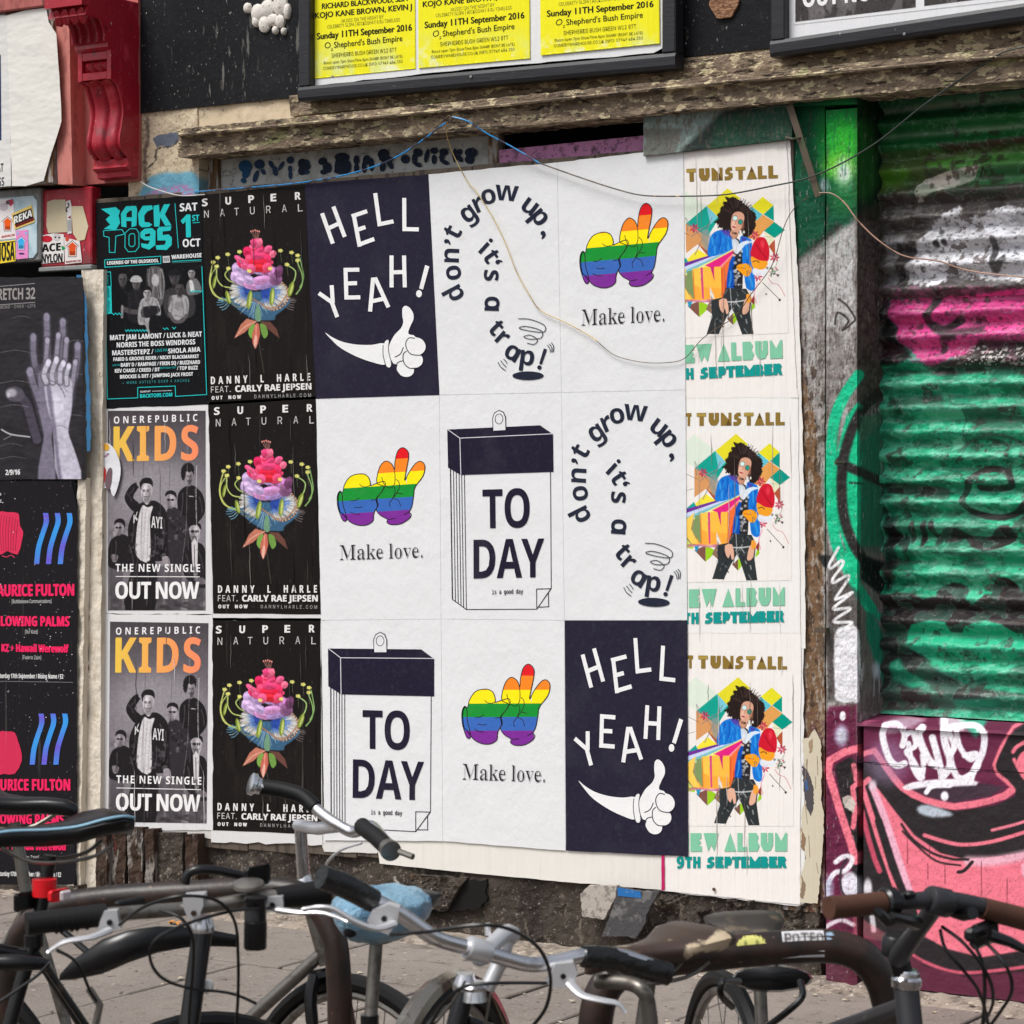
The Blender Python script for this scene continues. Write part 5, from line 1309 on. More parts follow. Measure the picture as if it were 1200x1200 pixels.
lobes('cornice', 7, 10, [(.12, .88)], [0.0])
for k in range(3):
    x0_ = XR - wdt + wdt * (.15 + .24 * k); x1_ = x0_ + wdt * .22; yA = pr3[11].y; z0_ = zA - bd * .70; z1_ = zA - bd * .32
    xc, zc_ = (x0_ + x1_) / 2, (z0_ + z1_) / 2
    MB().add([(x0_, yA + 0.017, z0_), (x1_, yA + 0.017, z0_), (x1_, yA + 0.017, z1_), (x0_, yA + 0.017, z1_), (xc, yA - 0.004, zc_)], [(0, 1, 4), (1, 2, 4), (2, 3, 4), (3, 0, 4)]).build('diamond_boss', M_redp, br_)
def gro(u):
    d = 0.0
    for c, w in ((0.10, 0.035), (0.53, 0.05), (0.90, 0.035)): d += math.exp(-((u - c) / w) ** 2)
    return d - 0.45 * math.exp(-((u - 0.30) / 0.14) ** 2) - 0.45 * math.exp(-((u - 0.73) / 0.12) ** 2)
reeded('scroll', 11, 21, gro, 0.016)
lobes('foot', 21, 27, [(-0.03, 1.0)], [0.0])
# flat red pilaster behind and beside it
MB().box((XR - 0.002, -0.014, pr3[-1].z - 0.01), (XR - 0.30, 0.1, 3.9), 0.0).build('pilaster_face', M_redpale, br_)
rough('pilaster_edge', W(68, 216, -0.09), W(85, 216, -0.09), W(79, -60, -0.09), W(60, -60, -0.09), nmat('salmon_paint', (196, 122, 112), layers=[((20, 20, 8), 0.5, 0.65, (150, 84, 78), 0.8, 6)], rough=0.6), 0.1, 0.002, 9, 0.02, br_, 2)
# brown panel the white sheet hangs on
pn = empty('timber_backing', W(20, 215, -0.09), 'brown timber panel behind the blank white sheet, upper left', 'panel')
MB().box((X0, -0.105, W(30, 216, -0.105).z), (W(62, 216, -0.105).x, 0.1, W(30, 12, -0.105).z)).build('board', M_oldwood, pn)
MB().box((X0, -0.13, W(30, 10, -0.13).z), (W(52, 10, -0.13).x, 0.1, W(30, -40, -0.13).z), 0.005).build('rail', M_redpale, pn)
# ---------------------------------------------------------------- upper wall litter: blob of white paste on the black board
M_paste = nmat('old_white_paste', (214, 208, 200), layers=[((60, 60, 60), 0.55, 0.66, (130, 110, 100), 0.7)], bumps=[((50, 50, 50), 0.6, 0.006)], rough=0.7)
pb = empty('plaster_splat', W(315, 20, -0.02), 'splat of white filler stuck on the black board left of the yellow posters', 'filler')
for (x, y, rx, ry) in ((870, 28, 16, 20), (905, 45, 26, 34), (940, 30, 30, 34), (985, 18, 30, 40), (1010, 40, 14, 30), (930, 85, 24, 32), (960, 70, 26, 24), (900, 75, 16, 22), (968, 106, 12, 16), (998, 110, 10, 14), (985, 75, 20, 26)):
    p = W(x / 3, y / 3, -0.006)
    m_ = MB().lathe(p, (0, -1, 0), [(-0.006, 1), (0.004, 0.95), (0.009, 0.7), (0.012, 0.3)], 12)
    m_.v = [(p.x + (v[0] - p.x) * rx / 3 / 300, v[1], p.z + (v[2] - p.z) * ry / 3 / 330) for v in m_.v]
    m_.build('filler_blob', M_paste, pb, smooth=True)
# ---------------------------------------------------------------- cables
def cable(name, pts, Ys, r, mat, label, cat='cable', z=(0, 0, 1), sm=8):
    P = [W(z[0] + p[0] / z[2], z[1] + p[1] / z[2], y_) for p, y_ in zip(pts, Ys)]
    P = [Vector(p) for p in cr([tuple(p) for p in P], sm)]
    o = MB().tube(P, r, 6).build(name, mat, None, smooth=True)
    return tag(o, label, cat)
M_bluec = nmat('blue_cable', (40, 140, 205), layers=[((16, 16, 16), 0.5, 0.56, (60, 40, 36), 0.9, 3)], rough=0.4)
M_mixc = nmat('weathered_cable', (96, 76, 54), layers=[((20, 20, 20), 0.5, 0.54, (40, 40, 44), 0.9, 3), ((14, 14, 14), 0.62, 0.66, (200, 170, 110), 0.8, 3)], rough=0.5)
M_dark = nmat('dark_green_cable', (48, 58, 52), rough=0.5)
M_yel = nmat('yellowed_string', (205, 178, 118), layers=[((12, 12, 12), 0.5, 0.62, (120, 78, 60), 0.7, 3)], rough=0.6)
M_cop = nmat('pinkish_wire', (190, 150, 130), layers=[((14, 14, 14), 0.55, 0.62, (120, 96, 76), 0.8, 3)], rough=0.45)
cable('cable', [(228, 225), (300, 219), (360, 213), (420, 201), (470, 181), (522, 144)], [-.01, -.012, -.02, -.03, -.06, -.115], 0.0028, M_bluec, 'blue cable sagging left from the knot on the lintel')
cable('cable', [(530, 137), (548, 142), (570, 156), (600, 172), (632, 191)], [-.12, -.11, -.08, -.05, -.03], 0.003, M_bluec, 'short blue cable running down right from the knot on the lintel')
cable('cable', [(632, 191), (680, 208), (720, 221), (754, 229), (800, 230)], [-.03] * 5, 0.0026, M_mixc, 'brown and black cable crossing the upper Make love. poster')
cable('cable', [(800, 230), (850, 228), (905, 218), (945, 209), (985, 192), (1030, 165), (1080, 125), (1130, 90), (1170, 64), (1200, 55), (1230, 52)], [-.03, -.03, -.04, -.06, -.06, -.06, -.07, -.08, -.11, -.12, -.12], 0.0027, M_dark, 'dark cable rising to the right across the green shutter frame')
cable('string', [(524, 142), (524, 160), (533, 185), (549, 215), (556, 222), (573, 247), (590, 280), (605, 318), (620, 345), (634, 364), (665, 379), (690, 393), (700, 400)], [-.12, -.06] + [-.018] * 11, 0.0017, M_yel, "yellowish string hanging down across the upper don't grow up poster", 'string')
cable('string', [(700, 400), (720, 416), (750, 424), (780, 425), (802, 420), (820, 400), (835, 388), (862, 370), (880, 345), (905, 310), (918, 268), (930, 245), (948, 230)], [-.018] * 8 + [-.02, -.03, -.04, -.05, -.055], 0.0014, M_mixc, 'thin looping string from the Make love. poster up to the iron strap', 'string')
cable('cable', [(960, 226), (975, 227), (990, 238), (1005, 258), (1030, 282), (1060, 300), (1100, 306), (1140, 318), (1230, 328)], [-.06, -.06, -.06, -.05, -.03, 0.0, .06, .10, .12], 0.0024, M_cop, 'pinkish wire drooping from the iron strap across the silver part of the shutter')
cable('cable', [(165, 213), (178, 220), (210, 229), (240, 228)], [-.02, -.03, -.02, -.015], 0.0022, nmat('white_cable', (205, 200, 195), rough=0.5), 'short white cable end under the red bracket')
kn = MB().tube([W(518, 143, -.13), W(526, 136, -.14), (W(532, 138, -.135)), W(528, 143, -.13), W(522, 140, -.13)], 0.0035, 6).build('wire_knot', M_mixc, smooth=True); tag(kn, 'knot of wires nailed to the lintel above the posters', 'knot')
# ================================================================ POSTERS
# ---------------------------------------------------------------- the nine posters of the middle block
gx = [[(357, 215), (502, 204), (653, 190), (801, 173)], [(370, 467.5), (515, 463), (658, 460), (803.5, 457)],
      [(376, 727), (517, 725.5), (661.5, 727), (805.5, 727)], [(380, 985), (519, 986), (663, 997), (806.5, 1004)]]
def cell(r, c, e=0.0):
    return [gx[r][c], gx[r][c + 1], gx[r + 1][c + 1], gx[r + 1][c]]
YP = -0.008
def mid(r, c, colr, label, dy=0.0, grp=None, grow=(0, 0)):
    g = 0.25
    p = cell(r, c)
    p = [(p[0][0] + g, p[0][1] + g), (p[1][0] - g, p[1][1] + g), (p[2][0] - g, p[2][1] - g), (p[3][0] + g, p[3][1] - g)]
    sd = [0.5 if r == 0 else 0, 0, 0.4 if r == 2 else 0, 0.3 if c == 0 else 0]
    return sheet('poster', jag(p, 0.5, 14, r * 3 + c, sd), YP + dy, colr, M_paper, label, 'poster', grp or 'posters of the large white and navy block')
G9 = 'posters of the large white and navy block'
sheet('backing_paper', [(362, 222), (800, 176), (804, 1000), (520, 983), (387, 983), (381, 728), (375, 470)], YP + 0.001, PW, M_paper, 'white lining paper behind the nine posters of the block', 'paper')
s_hell1 = mid(0, 0, INK, 'navy poster reading HELL YEAH! with a white cartoon thumb, top left of the block', -0.0012)
s_grow1 = mid(0, 1, PW, "don't grow up, it's a trap! poster directly right of the upper navy poster")
s_love1 = mid(0, 2, PW, 'white Make love. poster beside the uppermost TUNSTALL poster')
s_love2 = mid(1, 0, PW, 'white Make love. poster with rainbow hands, directly under the upper navy poster')
s_today2 = mid(1, 1, PW, 'white poster of a TO DAY tear-off calendar in the centre of the block')
s_grow2 = mid(1, 2, PW, "don't grow up, it's a trap! poster right of the central calendar poster")
s_today3 = mid(2, 0, PW, 'white poster of a TO DAY tear-off calendar above the silver bicycle handlebar')
s_love3 = mid(2, 1, PW, 'white Make love. poster with rainbow hands, bottom row left of the lower navy poster')
s_hell3 = mid(2, 2, INK, 'navy poster reading HELL YEAH! with a white cartoon thumb, bottom right of the block', -0.0012)

# --- HELL YEAH!
Zh = (350, 200, 4.447)
A = Art(YP - 0.0022, Zh)
WH = (235, 235, 235)
w_ = 21
for a in ([(122, 222), (178, 380)], [(181, 187), (240, 345)], [(150, 303), (212, 274)],
          [(286, 226), (318, 396)], [(276, 238), (357, 211)], [(298, 311), (348, 294)], [(309, 387), (394, 356)],
          [(399, 117), (422, 288)], [(412, 281), (494, 264)], [(550, 142), (551, 315)], [(541, 304), (626, 306)],
          [(105, 638), (168, 682)], [(172, 597), (178, 690)], [(166, 668), (201, 763)],
          [(244, 508), (249, 671)], [(234, 517), (316, 516)], [(244, 588), (304, 586)], [(238, 661), (321, 660)],
          [(388, 558), (372, 734)], [(398, 558), (468, 712)], [(381, 681), (447, 666)], [(383, 568), (405, 566)],
          [(484, 442), (484, 608)], [(549, 442), (553, 608)], [(484, 530), (551, 528)]):
    A.line(a, w_, WH)
A.poly([(659, 492), (681, 499), (648, 620), (628, 613)], WH)
A.ell(627, 641, 15, 19, WH)
A.poly([(137, 843), (175, 868), (230, 892), (300, 906), (380, 908), (447, 900), (462, 950), (455, 1010), (380, 997), (300, 968), (220, 925), (175, 885)], WH, 3)
A.poly([(449, 893), (462, 882), (470, 890), (470, 930), (478, 985), (481, 1015), (470, 1026), (455, 1012), (446, 960), (442, 925)], WH, 3)
A.poly([(478, 895), (500, 855), (532, 822), (545, 790), (540, 755), (541, 718), (556, 704), (578, 714), (596, 742), (598, 775), (582, 810), (572, 850),
        (610, 868), (610, 960), (590, 1020), (540, 1030), (510, 1010), (485, 1000), (470, 955), (470, 920)], WH, 3)
for e in ((612, 915, 50, 46, 20), (600, 985, 48, 42, 15), (556, 1036, 46, 38, 20)): A.ell(*e[:4], WH, e[4])
BK = (52, 50, 62)
A.line([(440, 908), (440, 960), (452, 1010)], 4, BK, 5)
A.line([(472, 888), (468, 930), (480, 985), (508, 1028)], 4, BK, 5)
A.line([(606, 874), (575, 872), (558, 900), (566, 935), (590, 958), (640, 962)], 5, BK, 6)
A.line([(562, 940), (545, 958), (548, 1000), (575, 1028), (612, 1030)], 5, BK, 6)
A.line([(545, 990), (515, 1002), (508, 1035), (530, 1068)], 5, BK, 6)
A.line([(546, 920), (530, 955), (500, 972)], 5, BK, 6)
hell = A.build('print', M_paper, s_hell1)
art_copy(hell, s_hell3, [(377.4, 249.9), (473.7, 231.9), (380.8, 390), (499.1, 406.9)], [(682.7, 767.5), (777, 756), (677.7, 914.3), (791, 943.3)], YP, YP)

# --- don't grow up, it's a trap!
Zg = (500, 180, 4.288)
A = Art(YP - 0.001, Zg)
NV = (38, 42, 58)
for ch, x, y, r, h in (('d', 148, 700, -118, 96), ('o', 137, 598, -100, 96), ('n', 128, 512, -88, 96), ("'", 98, 440, -62, 100), ('t', 138, 398, -62, 96),
                       ('g', 210, 305, -36, 96), ('r', 262, 258, -24, 96), ('o', 311, 218, -14, 96), ('w', 402, 200, 4, 100),
                       ('u', 516, 268, 36, 96), ('p', 566, 322, 50, 96), (',', 584, 402, 68, 96),
                       ('i', 286, 476, -132, 90), ('t', 318, 520, -124, 90), ("'", 356, 545, -110, 90), ('s', 322, 612, -92, 94), ('a', 326, 752, -92, 96),
                       ('t', 344, 880, -140, 92), ('r', 378, 930, -136, 92), ('a', 428, 1002, -152, 96), ('p', 505, 1028, 8, 96), ('!', 578, 1038, 18, 92)):
    if ch in 'itsar' and y > 460: r = {'i': 48, 't': 55, 's': 92, 'a': 92, 'r': 40}[ch] if y < 800 else {'t': 46, 'r': 42, 'a': 30}[ch]
    if ch == 'i': r = 42
    if ch == 'a':
        k_ = h / 96.0; rr = math.radians(r); ca, sa = math.cos(rr), math.sin(rr)
        A.glyph('o', x, y, h, r, 'bold', NV, 0.95)
        L2 = lambda u, v: (x + (u * ca - v * sa) * k_, y + (u * sa + v * ca) * k_)
        A.line([L2(29, -37), L2(29, 35)], 17 * k_, NV)
    elif ch in "',!":
        k_ = h / 96.0; rr = math.radians(r if ch != ',' else 0); ca, sa = math.cos(rr), math.sin(rr)
        L2 = lambda u, v: (x + (u * ca - v * sa) * k_, y + (u * sa + v * ca) * k_)
        if ch == '!': A.poly([L2(-9, -62), L2(9, -62), L2(7, 22), L2(-7, 22)], NV); A.ell(*L2(0, 40), 11, 11, NV)
        elif ch == ',': A.ell(x, y - 2, 12, 12, NV); A.poly([(x + 12, y - 2), (x + 13, y + 12), (x - 2, y + 27), (x - 8, y + 22), (x + 2, y + 6)], NV, 2)
        else: A.ell(x, y, 11, 11, NV); A.poly([L2(11, 0), L2(10, 12), L2(-3, 26), L2(-8, 22), L2(0, 8)], NV, 2)
    else: A.glyph(ch, x, y, h, r, 'bold', NV)
A.ell(509, 1116, 79, 22, NV)
A.line([(460, 830), (520, 833), (590, 862), (590, 895), (530, 893), (465, 878), (500, 868), (575, 890), (575, 925), (520, 932), (488, 920), (520, 912), (556, 935), (540, 958), (504, 952)], 4, (60, 62, 75), 6)
for dx in (0, 14, 28):
    A.line([(358 + dx, 1048 - dx * 0.6), (372 + dx, 1072 - dx * 0.9), (396 + dx * 0.3, 1090 - dx * 1.2)], 4, (60, 62, 75), 4)
    A.line([(606 + dx * 0.7, 962 - dx * 0.4), (618 + dx * 0.7, 978 - dx * 0.4), (622 + dx * 0.5, 1000 - dx * 0.1)], 4, (60, 62, 75), 4)
grow = A.build('print', M_paper, s_grow1)
art_copy(grow, s_grow2, [(522.6, 344.4), (638.8, 279), (600.3, 440.7), (637.1, 439.3)], [(670.7, 603.3), (789.3, 540), (747.3, 706), (785, 705)], YP, YP)

# --- Make love.
Zl = (660, 210, 6.314)
A = Art(YP - 0.001, Zl)
OUT = (44, 38, 40)
handL = cr([(165, 540), (180, 480), (225, 415), (300, 392), (350, 410), (370, 460), (370, 485), (420, 465), (470, 450), (480, 480), (455, 530), (418, 585), (425, 640), (400, 685), (390, 720), (385, 765), (340, 798), (280, 803), (220, 780), (185, 742), (165, 715), (140, 690), (130, 600), (140, 545)], 5, True)
sleeve = cr([(145, 533), (125, 570), (125, 650), (145, 725), (165, 768), (188, 765), (186, 720), (165, 640), (160, 560)], 5, True)
handR = cr([(420, 465), (425, 390), (450, 320), (490, 287), (530, 310), (550, 350), (555, 290), (575, 210), (612, 178), (650, 205), (655, 260), (635, 370), (625, 438), (660, 370), (705, 305), (745, 285), (775, 320), (760, 400), (700, 490), (688, 560), (675, 640), (655, 690), (668, 710), (650, 745), (590, 785), (520, 793), (488, 775), (490, 750), (440, 720), (412, 680), (420, 640), (412, 590), (455, 530), (470, 490)], 5, True)
bands = [((226, 30, 38), 100, 268, 262), ((244, 135, 40), 262, 386, 352), ((252, 232, 25), 386, 512, 465), ((30, 145, 55), 512, 612, 568), ((60, 105, 185), 612, 722, 680), ((126, 48, 150), 722, 900, 860)]
def clip_half(P, f):
    out = []
    n = len(P)
    for i in range(n):
        a, b = P[i], P[(i + 1) % n]
        fa, fb = f(a), f(b)
        if fa >= 0: out.append(a)
        if (fa >= 0) != (fb >= 0):
            t = fa / (fa - fb); out.append((a[0] + (b[0] - a[0]) * t, a[1] + (b[1] - a[1]) * t))
    return out
def yb(c0, x): return c0 - (x - 120) * 0.088      # the colour bands run slightly uphill
lines_ = [275 + 45, 395 + 22, 525, 612, 724]
edges = [-999, 308, 414, 516, 617, 719, 1999]
for shp in (handR, handL, sleeve):
    for i, (c_, _, _, _) in enumerate(bands):
        # clip a fine set of narrow strips so that concave hands stay right
        for xs in range(100, 800, 10):
            P = clip_half(clip_half(shp, lambda p: p[0] - xs), lambda p: xs + 10 - p[0])
            if len(P) < 3: continue
            ys = [p[1] for p in P]
            P = clip_half(clip_half(P, lambda p: p[1] - yb(edges[i], p[0])), lambda p: yb(edges[i + 1], p[0]) - p[1])
            if len(P) >= 3:
                A.k -= 1
                A.poly(P, c_)
    A.k += 1
    A.line(shp, 6.5, OUT, 0, True)
for l in ([(290, 475), (310, 492), (350, 492), (460, 450)], [(455, 415), (470, 470), (500, 498), (530, 495), (550, 460), (553, 400), (545, 340)], [(478, 485), (450, 535), (418, 585), (422, 620)],
          [(545, 490), (552, 530), (530, 590), (510, 620), (514, 655)], [(560, 430), (582, 455), (582, 500), (560, 545), (540, 580), (575, 600), (592, 645)], [(562, 540), (608, 547)],
          [(222, 608), (255, 605), (285, 585)], [(245, 658), (280, 662), (308, 655)], [(218, 697), (250, 712), (290, 714)], [(370, 602), (418, 592)], [(498, 752), (550, 742)], [(612, 715), (655, 685)]):
    A.line(l, 5, OUT, 5)
A.thin('Make love.', 133, 1083, 750, 1050, 118, 'serif', 2.7, (48, 46, 52), PW)
love = A.build('print', M_paper, s_love1)
LV = [(679.3, 305), (782.7, 260.7), (681.4, 381.5), (777.2, 375.5)]
art_copy(love, s_love2, LV, [(395.2, 585), (497.7, 546), (398, 656.5), (494.3, 652.3)], YP, YP)
art_copy(love, s_love3, LV, [(541.3, 837), (644.3, 803), (541.7, 914), (637.5, 915)], YP, YP)

# --- TO DAY
Zt = (370, 730, 4.613)
A = Art(YP - 0.001, Zt)
DK = (36, 32, 50)
A.line([(82, 345), (84, 1050), (158, 1108), (540, 1128), (620, 1022), (624, 395)], 4, DK)
for i, x in enumerate((80, 97, 112, 127, 141, 156)):
    A.line([(x, 345 + i * 8), (x + 2, 1050 + i * 12)], 3.6, DK)
A.line([(540, 1128), (540, 1020), (618, 1022), (540, 1128)], 4, DK)
A.line([(604, 1040), (605, 1118), (550, 1118)], 4, DK)
A.poly([(66, 138), (570, 143), (640, 195), (640, 397), (137, 386), (68, 342)], DK)
A.line([(68, 138), (134, 188), (640, 192)], 4, (215, 215, 220))
A.line([(134, 188), (137, 386)], 4, (215, 215, 220))
A.poly([(313, 158), (311, 90), (322, 62), (348, 48), (374, 60), (386, 90), (386, 158)], DK)
A.poly([(317, 158), (315, 92), (325, 66), (348, 53), (371, 65), (381, 92), (382, 158)], PW)
A.ell(348, 97, 23, 29, DK); A.ell(348, 97, 19, 25, PW)
A.text('TO', 253, 679, 508, 686, 208, 'bold', DK, sp=0.97)
A.text('DAY', 199, 945, 583, 959, 208, 'bold', DK, sp=0.97, up=(0.01, -1))
A.text('is a good day', 299, 1034, 466, 1040, 24, 'mono', DK, fat=0.6)
today = A.build('print', M_paper, s_today3)
art_copy(today, s_today2, [(384.3, 759.9), (508.7, 772.3), (388.2, 957.6), (501.2, 972.4)], [(524.3, 504), (647.7, 508.3), (530, 701.7), (643.3, 711.7)], YP, YP)


def tone(c, k): return tuple(min(255, v * k) for v in c)
def face(r, cx, cy, w, h, sk, dk, turn=0.0, gl=False, beard=0.0):
    """a small printed face: head shape, sockets, brows, nose, mouth, shaded side"""
    r.poly([(cx - w, cy - h * .3), (cx - w * .8, cy - h * .85), (cx, cy - h), (cx + w * .8, cy - h * .85), (cx + w, cy - h * .3), (cx + w * .85, cy + h * .35), (cx + w * .45, cy + h * .9), (cx, cy + h), (cx - w * .45, cy + h * .9), (cx - w * .85, cy + h * .35)], sk, 3, 1, 3)
    r.ell(cx + turn * w * .75, cy + h * .1, w * .45, h * .85, tone(sk, .62), w * .7, .75); r.ell(cx - turn * w * .35, cy - h * .45, w * .4, h * .25, tone(sk, 1.15), w * .5, .7)
    ox = -turn * w * .12
    for s_ in (-1, 1):
        ex = cx + ox + s_ * w * .40
        r.ell(ex, cy - h * .12, w * .26, h * .11, tone(sk, .55), w * .2, .75); r.line([(ex - w * .22, cy - h * .24), (ex + w * .22, cy - h * .25)], h * .06, dk, 2, .8, 0); r.ell(ex, cy - h * .1, w * .1, h * .045, dk, 2, .9)
    if gl:
        for s_ in (-1, 1): r.ell(cx + ox + s_ * w * .42, cy - h * .1, w * .34, h * .17, dk, 2, .9)
        r.line([(cx - w * .95, cy - h * .16), (cx + w * .95, cy - h * .14)], h * .05, dk, 2, .9, 0)
    r.line([(cx + ox, cy - h * .1), (cx + ox + turn * w * .12, cy + h * .24)], w * .13, tone(sk, .72), 3, .8, 0); r.line([(cx + ox - w * .14, cy + h * .27), (cx + ox + w * .16, cy + h * .27)], h * .05, tone(sk, .5), 2, .8, 0)
    r.line([(cx + ox - w * .28, cy + h * .52), (cx + ox, cy + h * .49), (cx + ox + w * .28, cy + h * .52)], h * .06, tone(dk, 1.3), 2, .85, 0); r.ell(cx + ox, cy + h * .64, w * .25, h * .05, tone(sk, .7), 4, .7)
    if beard: r.poly([(cx - w * .85, cy + h * .3), (cx - w * .4, cy + h * .42), (cx, cy + h * .38), (cx + w * .4, cy + h * .42), (cx + w * .85, cy + h * .3), (cx + w * .45, cy + h * .9), (cx, cy + h), (cx - w * .45, cy + h * .9)], dk, 6, beard, 0)
    r.poly([(cx - w * .5, cy + h * .75), (cx + w * .5, cy + h * .75), (cx + w * .6, cy + h * 1.25), (cx - w * .6, cy + h * 1.25)], tone(sk, .55), 5, .6, 0)
def grain(r, amt, sc=0.5, seed=20):
    r.C = np.clip(r.C * (1 + amt * 2 * (fbm(r.X * sc, r.Y * sc, seed, 3) - 0.5))[:, None], 0, 1)

# ---------------------------------------------------------------- SUPER NATURAL posters (black, with a flower)
Zs = (230, 220, 4.613)
YS = -0.0055
KB = (27, 24, 23)
def flower(r):
    g = np.random.default_rng(3)
    r.mix(0.35 * sst(fbm(r.X * 0.02, r.Y * 0.004, 1), 0.5, 0.75), (52, 45, 42))
    # stem
    r.line([(340, 840), (352, 920), (366, 1000)], 4, (78, 74, 62), 2, 0.8)
    # fringe under the blue fans
    for i in range(34):
        t = i / 33; a = math.radians(205 - t * 230)
        x0, y0 = 325 + 165 * math.cos(a), 600 - 78 * math.sin(a) * (1 if math.sin(a) < 0 else 0.1)
        x1, y1 = 325 + (212 + g.uniform(-8, 8)) * math.cos(a), 605 - 118 * math.sin(a) * (1 if math.sin(a) < 0 else 0.3)
        r.line([(x0, y0), ((x0 + x1) / 2, (y0 + y1) / 2 + 10), (x1, y1 + 6)], 4, [(120, 175, 200), (150, 190, 205), (90, 150, 185)][i % 3] if t < 0.6 else (120, 110, 110), 2, 0.85)
    r.poly([(175, 600), (215, 650), (290, 700), (330, 715), (420, 715), (430, 690), (480, 650), (500, 600), (330, 560)], (70, 120, 160), 8, 0.75, 3)
    for i in range(60):
        a = math.radians(g.uniform(15, 165)); l = g.uniform(60, 150)
        r.line([(325 + 40 * math.cos(a), 590 + 30 * math.sin(a)), (325 + l * 1.1 * math.cos(a), 590 + l * 0.85 * math.sin(a))], 3, [(160, 200, 215), (50, 90, 140), (200, 215, 215)][i % 3], 3, 0.5, 0)
    # fans: blue at the heart, pale towards the rim
    for ox, oy, a0, a1, ra, rb, n in ((300, 556, 96, 222, 118, 82, 170), (352, 566, -82, 84, 150, 88, 210)):
        for i in range(n):
            a = math.radians(g.uniform(a0, a1)); k = g.uniform(.8, 1.04)
            q = lambda f: (ox + ra * k * f * math.cos(a), oy + rb * k * f * math.sin(a) + 8 * f * f)
            m_ = g.uniform(.75, 1.1)
            r.line([q(0), q(.52)], 6, tone((46, 76, 160), m_), 4, .8, 0); r.line([q(.45), q(.78)], 5, tone((116, 146, 200), m_), 5, .75, 0); r.line([q(.72), q(1)], 5, tone((214, 214, 210) if i % 4 else (178, 160, 140), m_), 4, .8, 0)
    for i in range(46):
        a = math.radians(-75 + i * 3.6)
        x, y = 400 + 98 * math.cos(a) * 1.0, 578 + 84 * math.sin(a)
        r.ell(x, y, 6, 4, [(165, 110, 80), (215, 190, 160), (95, 60, 50)][i % 3], 3, 0.85, i * 20)
    r.line([(300, 598), (340, 622), (385, 650), (440, 640), (485, 590), (505, 540)], 9, (170, 120, 90), 5, 0.8)
    r.line([(190, 612), (210, 640), (255, 640), (285, 620)], 6, (165, 140, 80), 4, 0.6)
    # lilac petals, then pink ones
    def petal(cx, cy, rx, ry, rot, c):
        a = np.linspace(0, 2 * math.pi, 14, endpoint=False); q = math.radians(rot)
        P = [(cx + rx * math.cos(t) * (1 + g.uniform(-.1, .1)) * math.cos(q) - ry * math.sin(t) * math.sin(q), cy + rx * math.cos(t) * math.sin(q) + ry * math.sin(t) * math.cos(q)) for t in a]
        r.poly([(x, y + 3) for x, y in P], tone(c, .5), 6, .8, 2, wob=3); r.poly(P, c, 3, 1, 2, wob=3)
        r.ell(cx + rx * .1, cy + ry * .45, rx * .7, ry * .5, tone(c, .74), ry * .6, .8, rot); r.ell(cx - rx * .2, cy - ry * .5, rx * .6, ry * .22, tone(c, 1.25), ry * .35, .8, rot)
        for k in range(4):
            t = g.uniform(-.7, .7); r.line([(cx + t * rx * .3, cy + ry * .7), (cx + t * rx, cy - ry * .7)], 2, tone(c, .82 if k % 2 else 1.15), 3, .45, 0)
    LIL = [(196, 168, 216), (206, 176, 222), (178, 146, 206), (214, 150, 204), (188, 120, 184), (150, 96, 140)]
    for i in range(17):
        a = math.radians(188 + i * 10.2); rr = 1 + g.uniform(-.08, .08)
        petal(322 + 104 * math.cos(a) * rr, 486 + 60 * math.sin(a) * rr + (12 if 4 < i < 12 else 0), g.uniform(30, 42), g.uniform(26, 34), math.degrees(a) + 90, LIL[4 if i > 13 else 5 if i > 11 else i % 4])
    for x, y, rx, ry, ro, c in ((222, 440, 30, 36, -20, LIL[0]), (216, 480, 34, 30, 10, LIL[1]), (250, 506, 40, 24, 24, LIL[1]), (300, 530, 48, 20, 14, LIL[3]), (372, 526, 54, 20, -14, LIL[2]), (352, 498, 50, 24, -8, LIL[3]), (430, 492, 34, 34, 30, (140, 92, 134)), (446, 452, 22, 34, 20, (120, 70, 110)), (286, 498, 30, 22, 26, LIL[0])):
        petal(x, y, rx, ry, ro, c)
    PKS = [(238, 70, 125), (248, 96, 144), (226, 40, 92), (250, 118, 150), (232, 54, 104), (244, 78, 118)]
    for i in range(30):
        t = i / 29; y = 312 + 130 * t + g.uniform(-8, 8); w = 14 + 74 * math.sin(min(1, t * 1.25) * 1.6)
        x = 328 + g.uniform(-1, 1) * w
        petal(x, y, g.uniform(18, 30), g.uniform(13, 22), g.uniform(-40, 40), PKS[i % 6])
    for x, y, rx, ry, ro, c in ((232, 386, 30, 14, 38, PKS[1]), (414, 358, 20, 18, -50, PKS[3]), (388, 330, 24, 17, -30, PKS[1]), (275, 345, 22, 28, 0, PKS[2]), (326, 298, 34, 24, 0, PKS[1]), (310, 296, 14, 22, 0, PKS[0]), (345, 292, 14, 20, 0, PKS[3]), (300, 392, 40, 30, 20, PKS[5]), (368, 392, 40, 34, -20, PKS[4]), (334, 410, 52, 34, 0, (228, 36, 66)), (334, 432, 40, 22, 0, (236, 44, 60)), (296, 436, 24, 26, 30, PKS[1]), (384, 430, 26, 26, -20, PKS[5]), (330, 368, 38, 20, 0, PKS[0])):
        petal(x, y, rx, ry, ro, c)
    for i in range(5):
        x = 296 + i * 11
        r.line([(318 + i * 4, 275), (x, 232 + abs(i - 2) * 3)], 2.4, (190, 130, 120), 1.6, 0.9); r.ell(x, 230 + abs(i - 2) * 3, 4, 5, (235, 150, 140), 2)
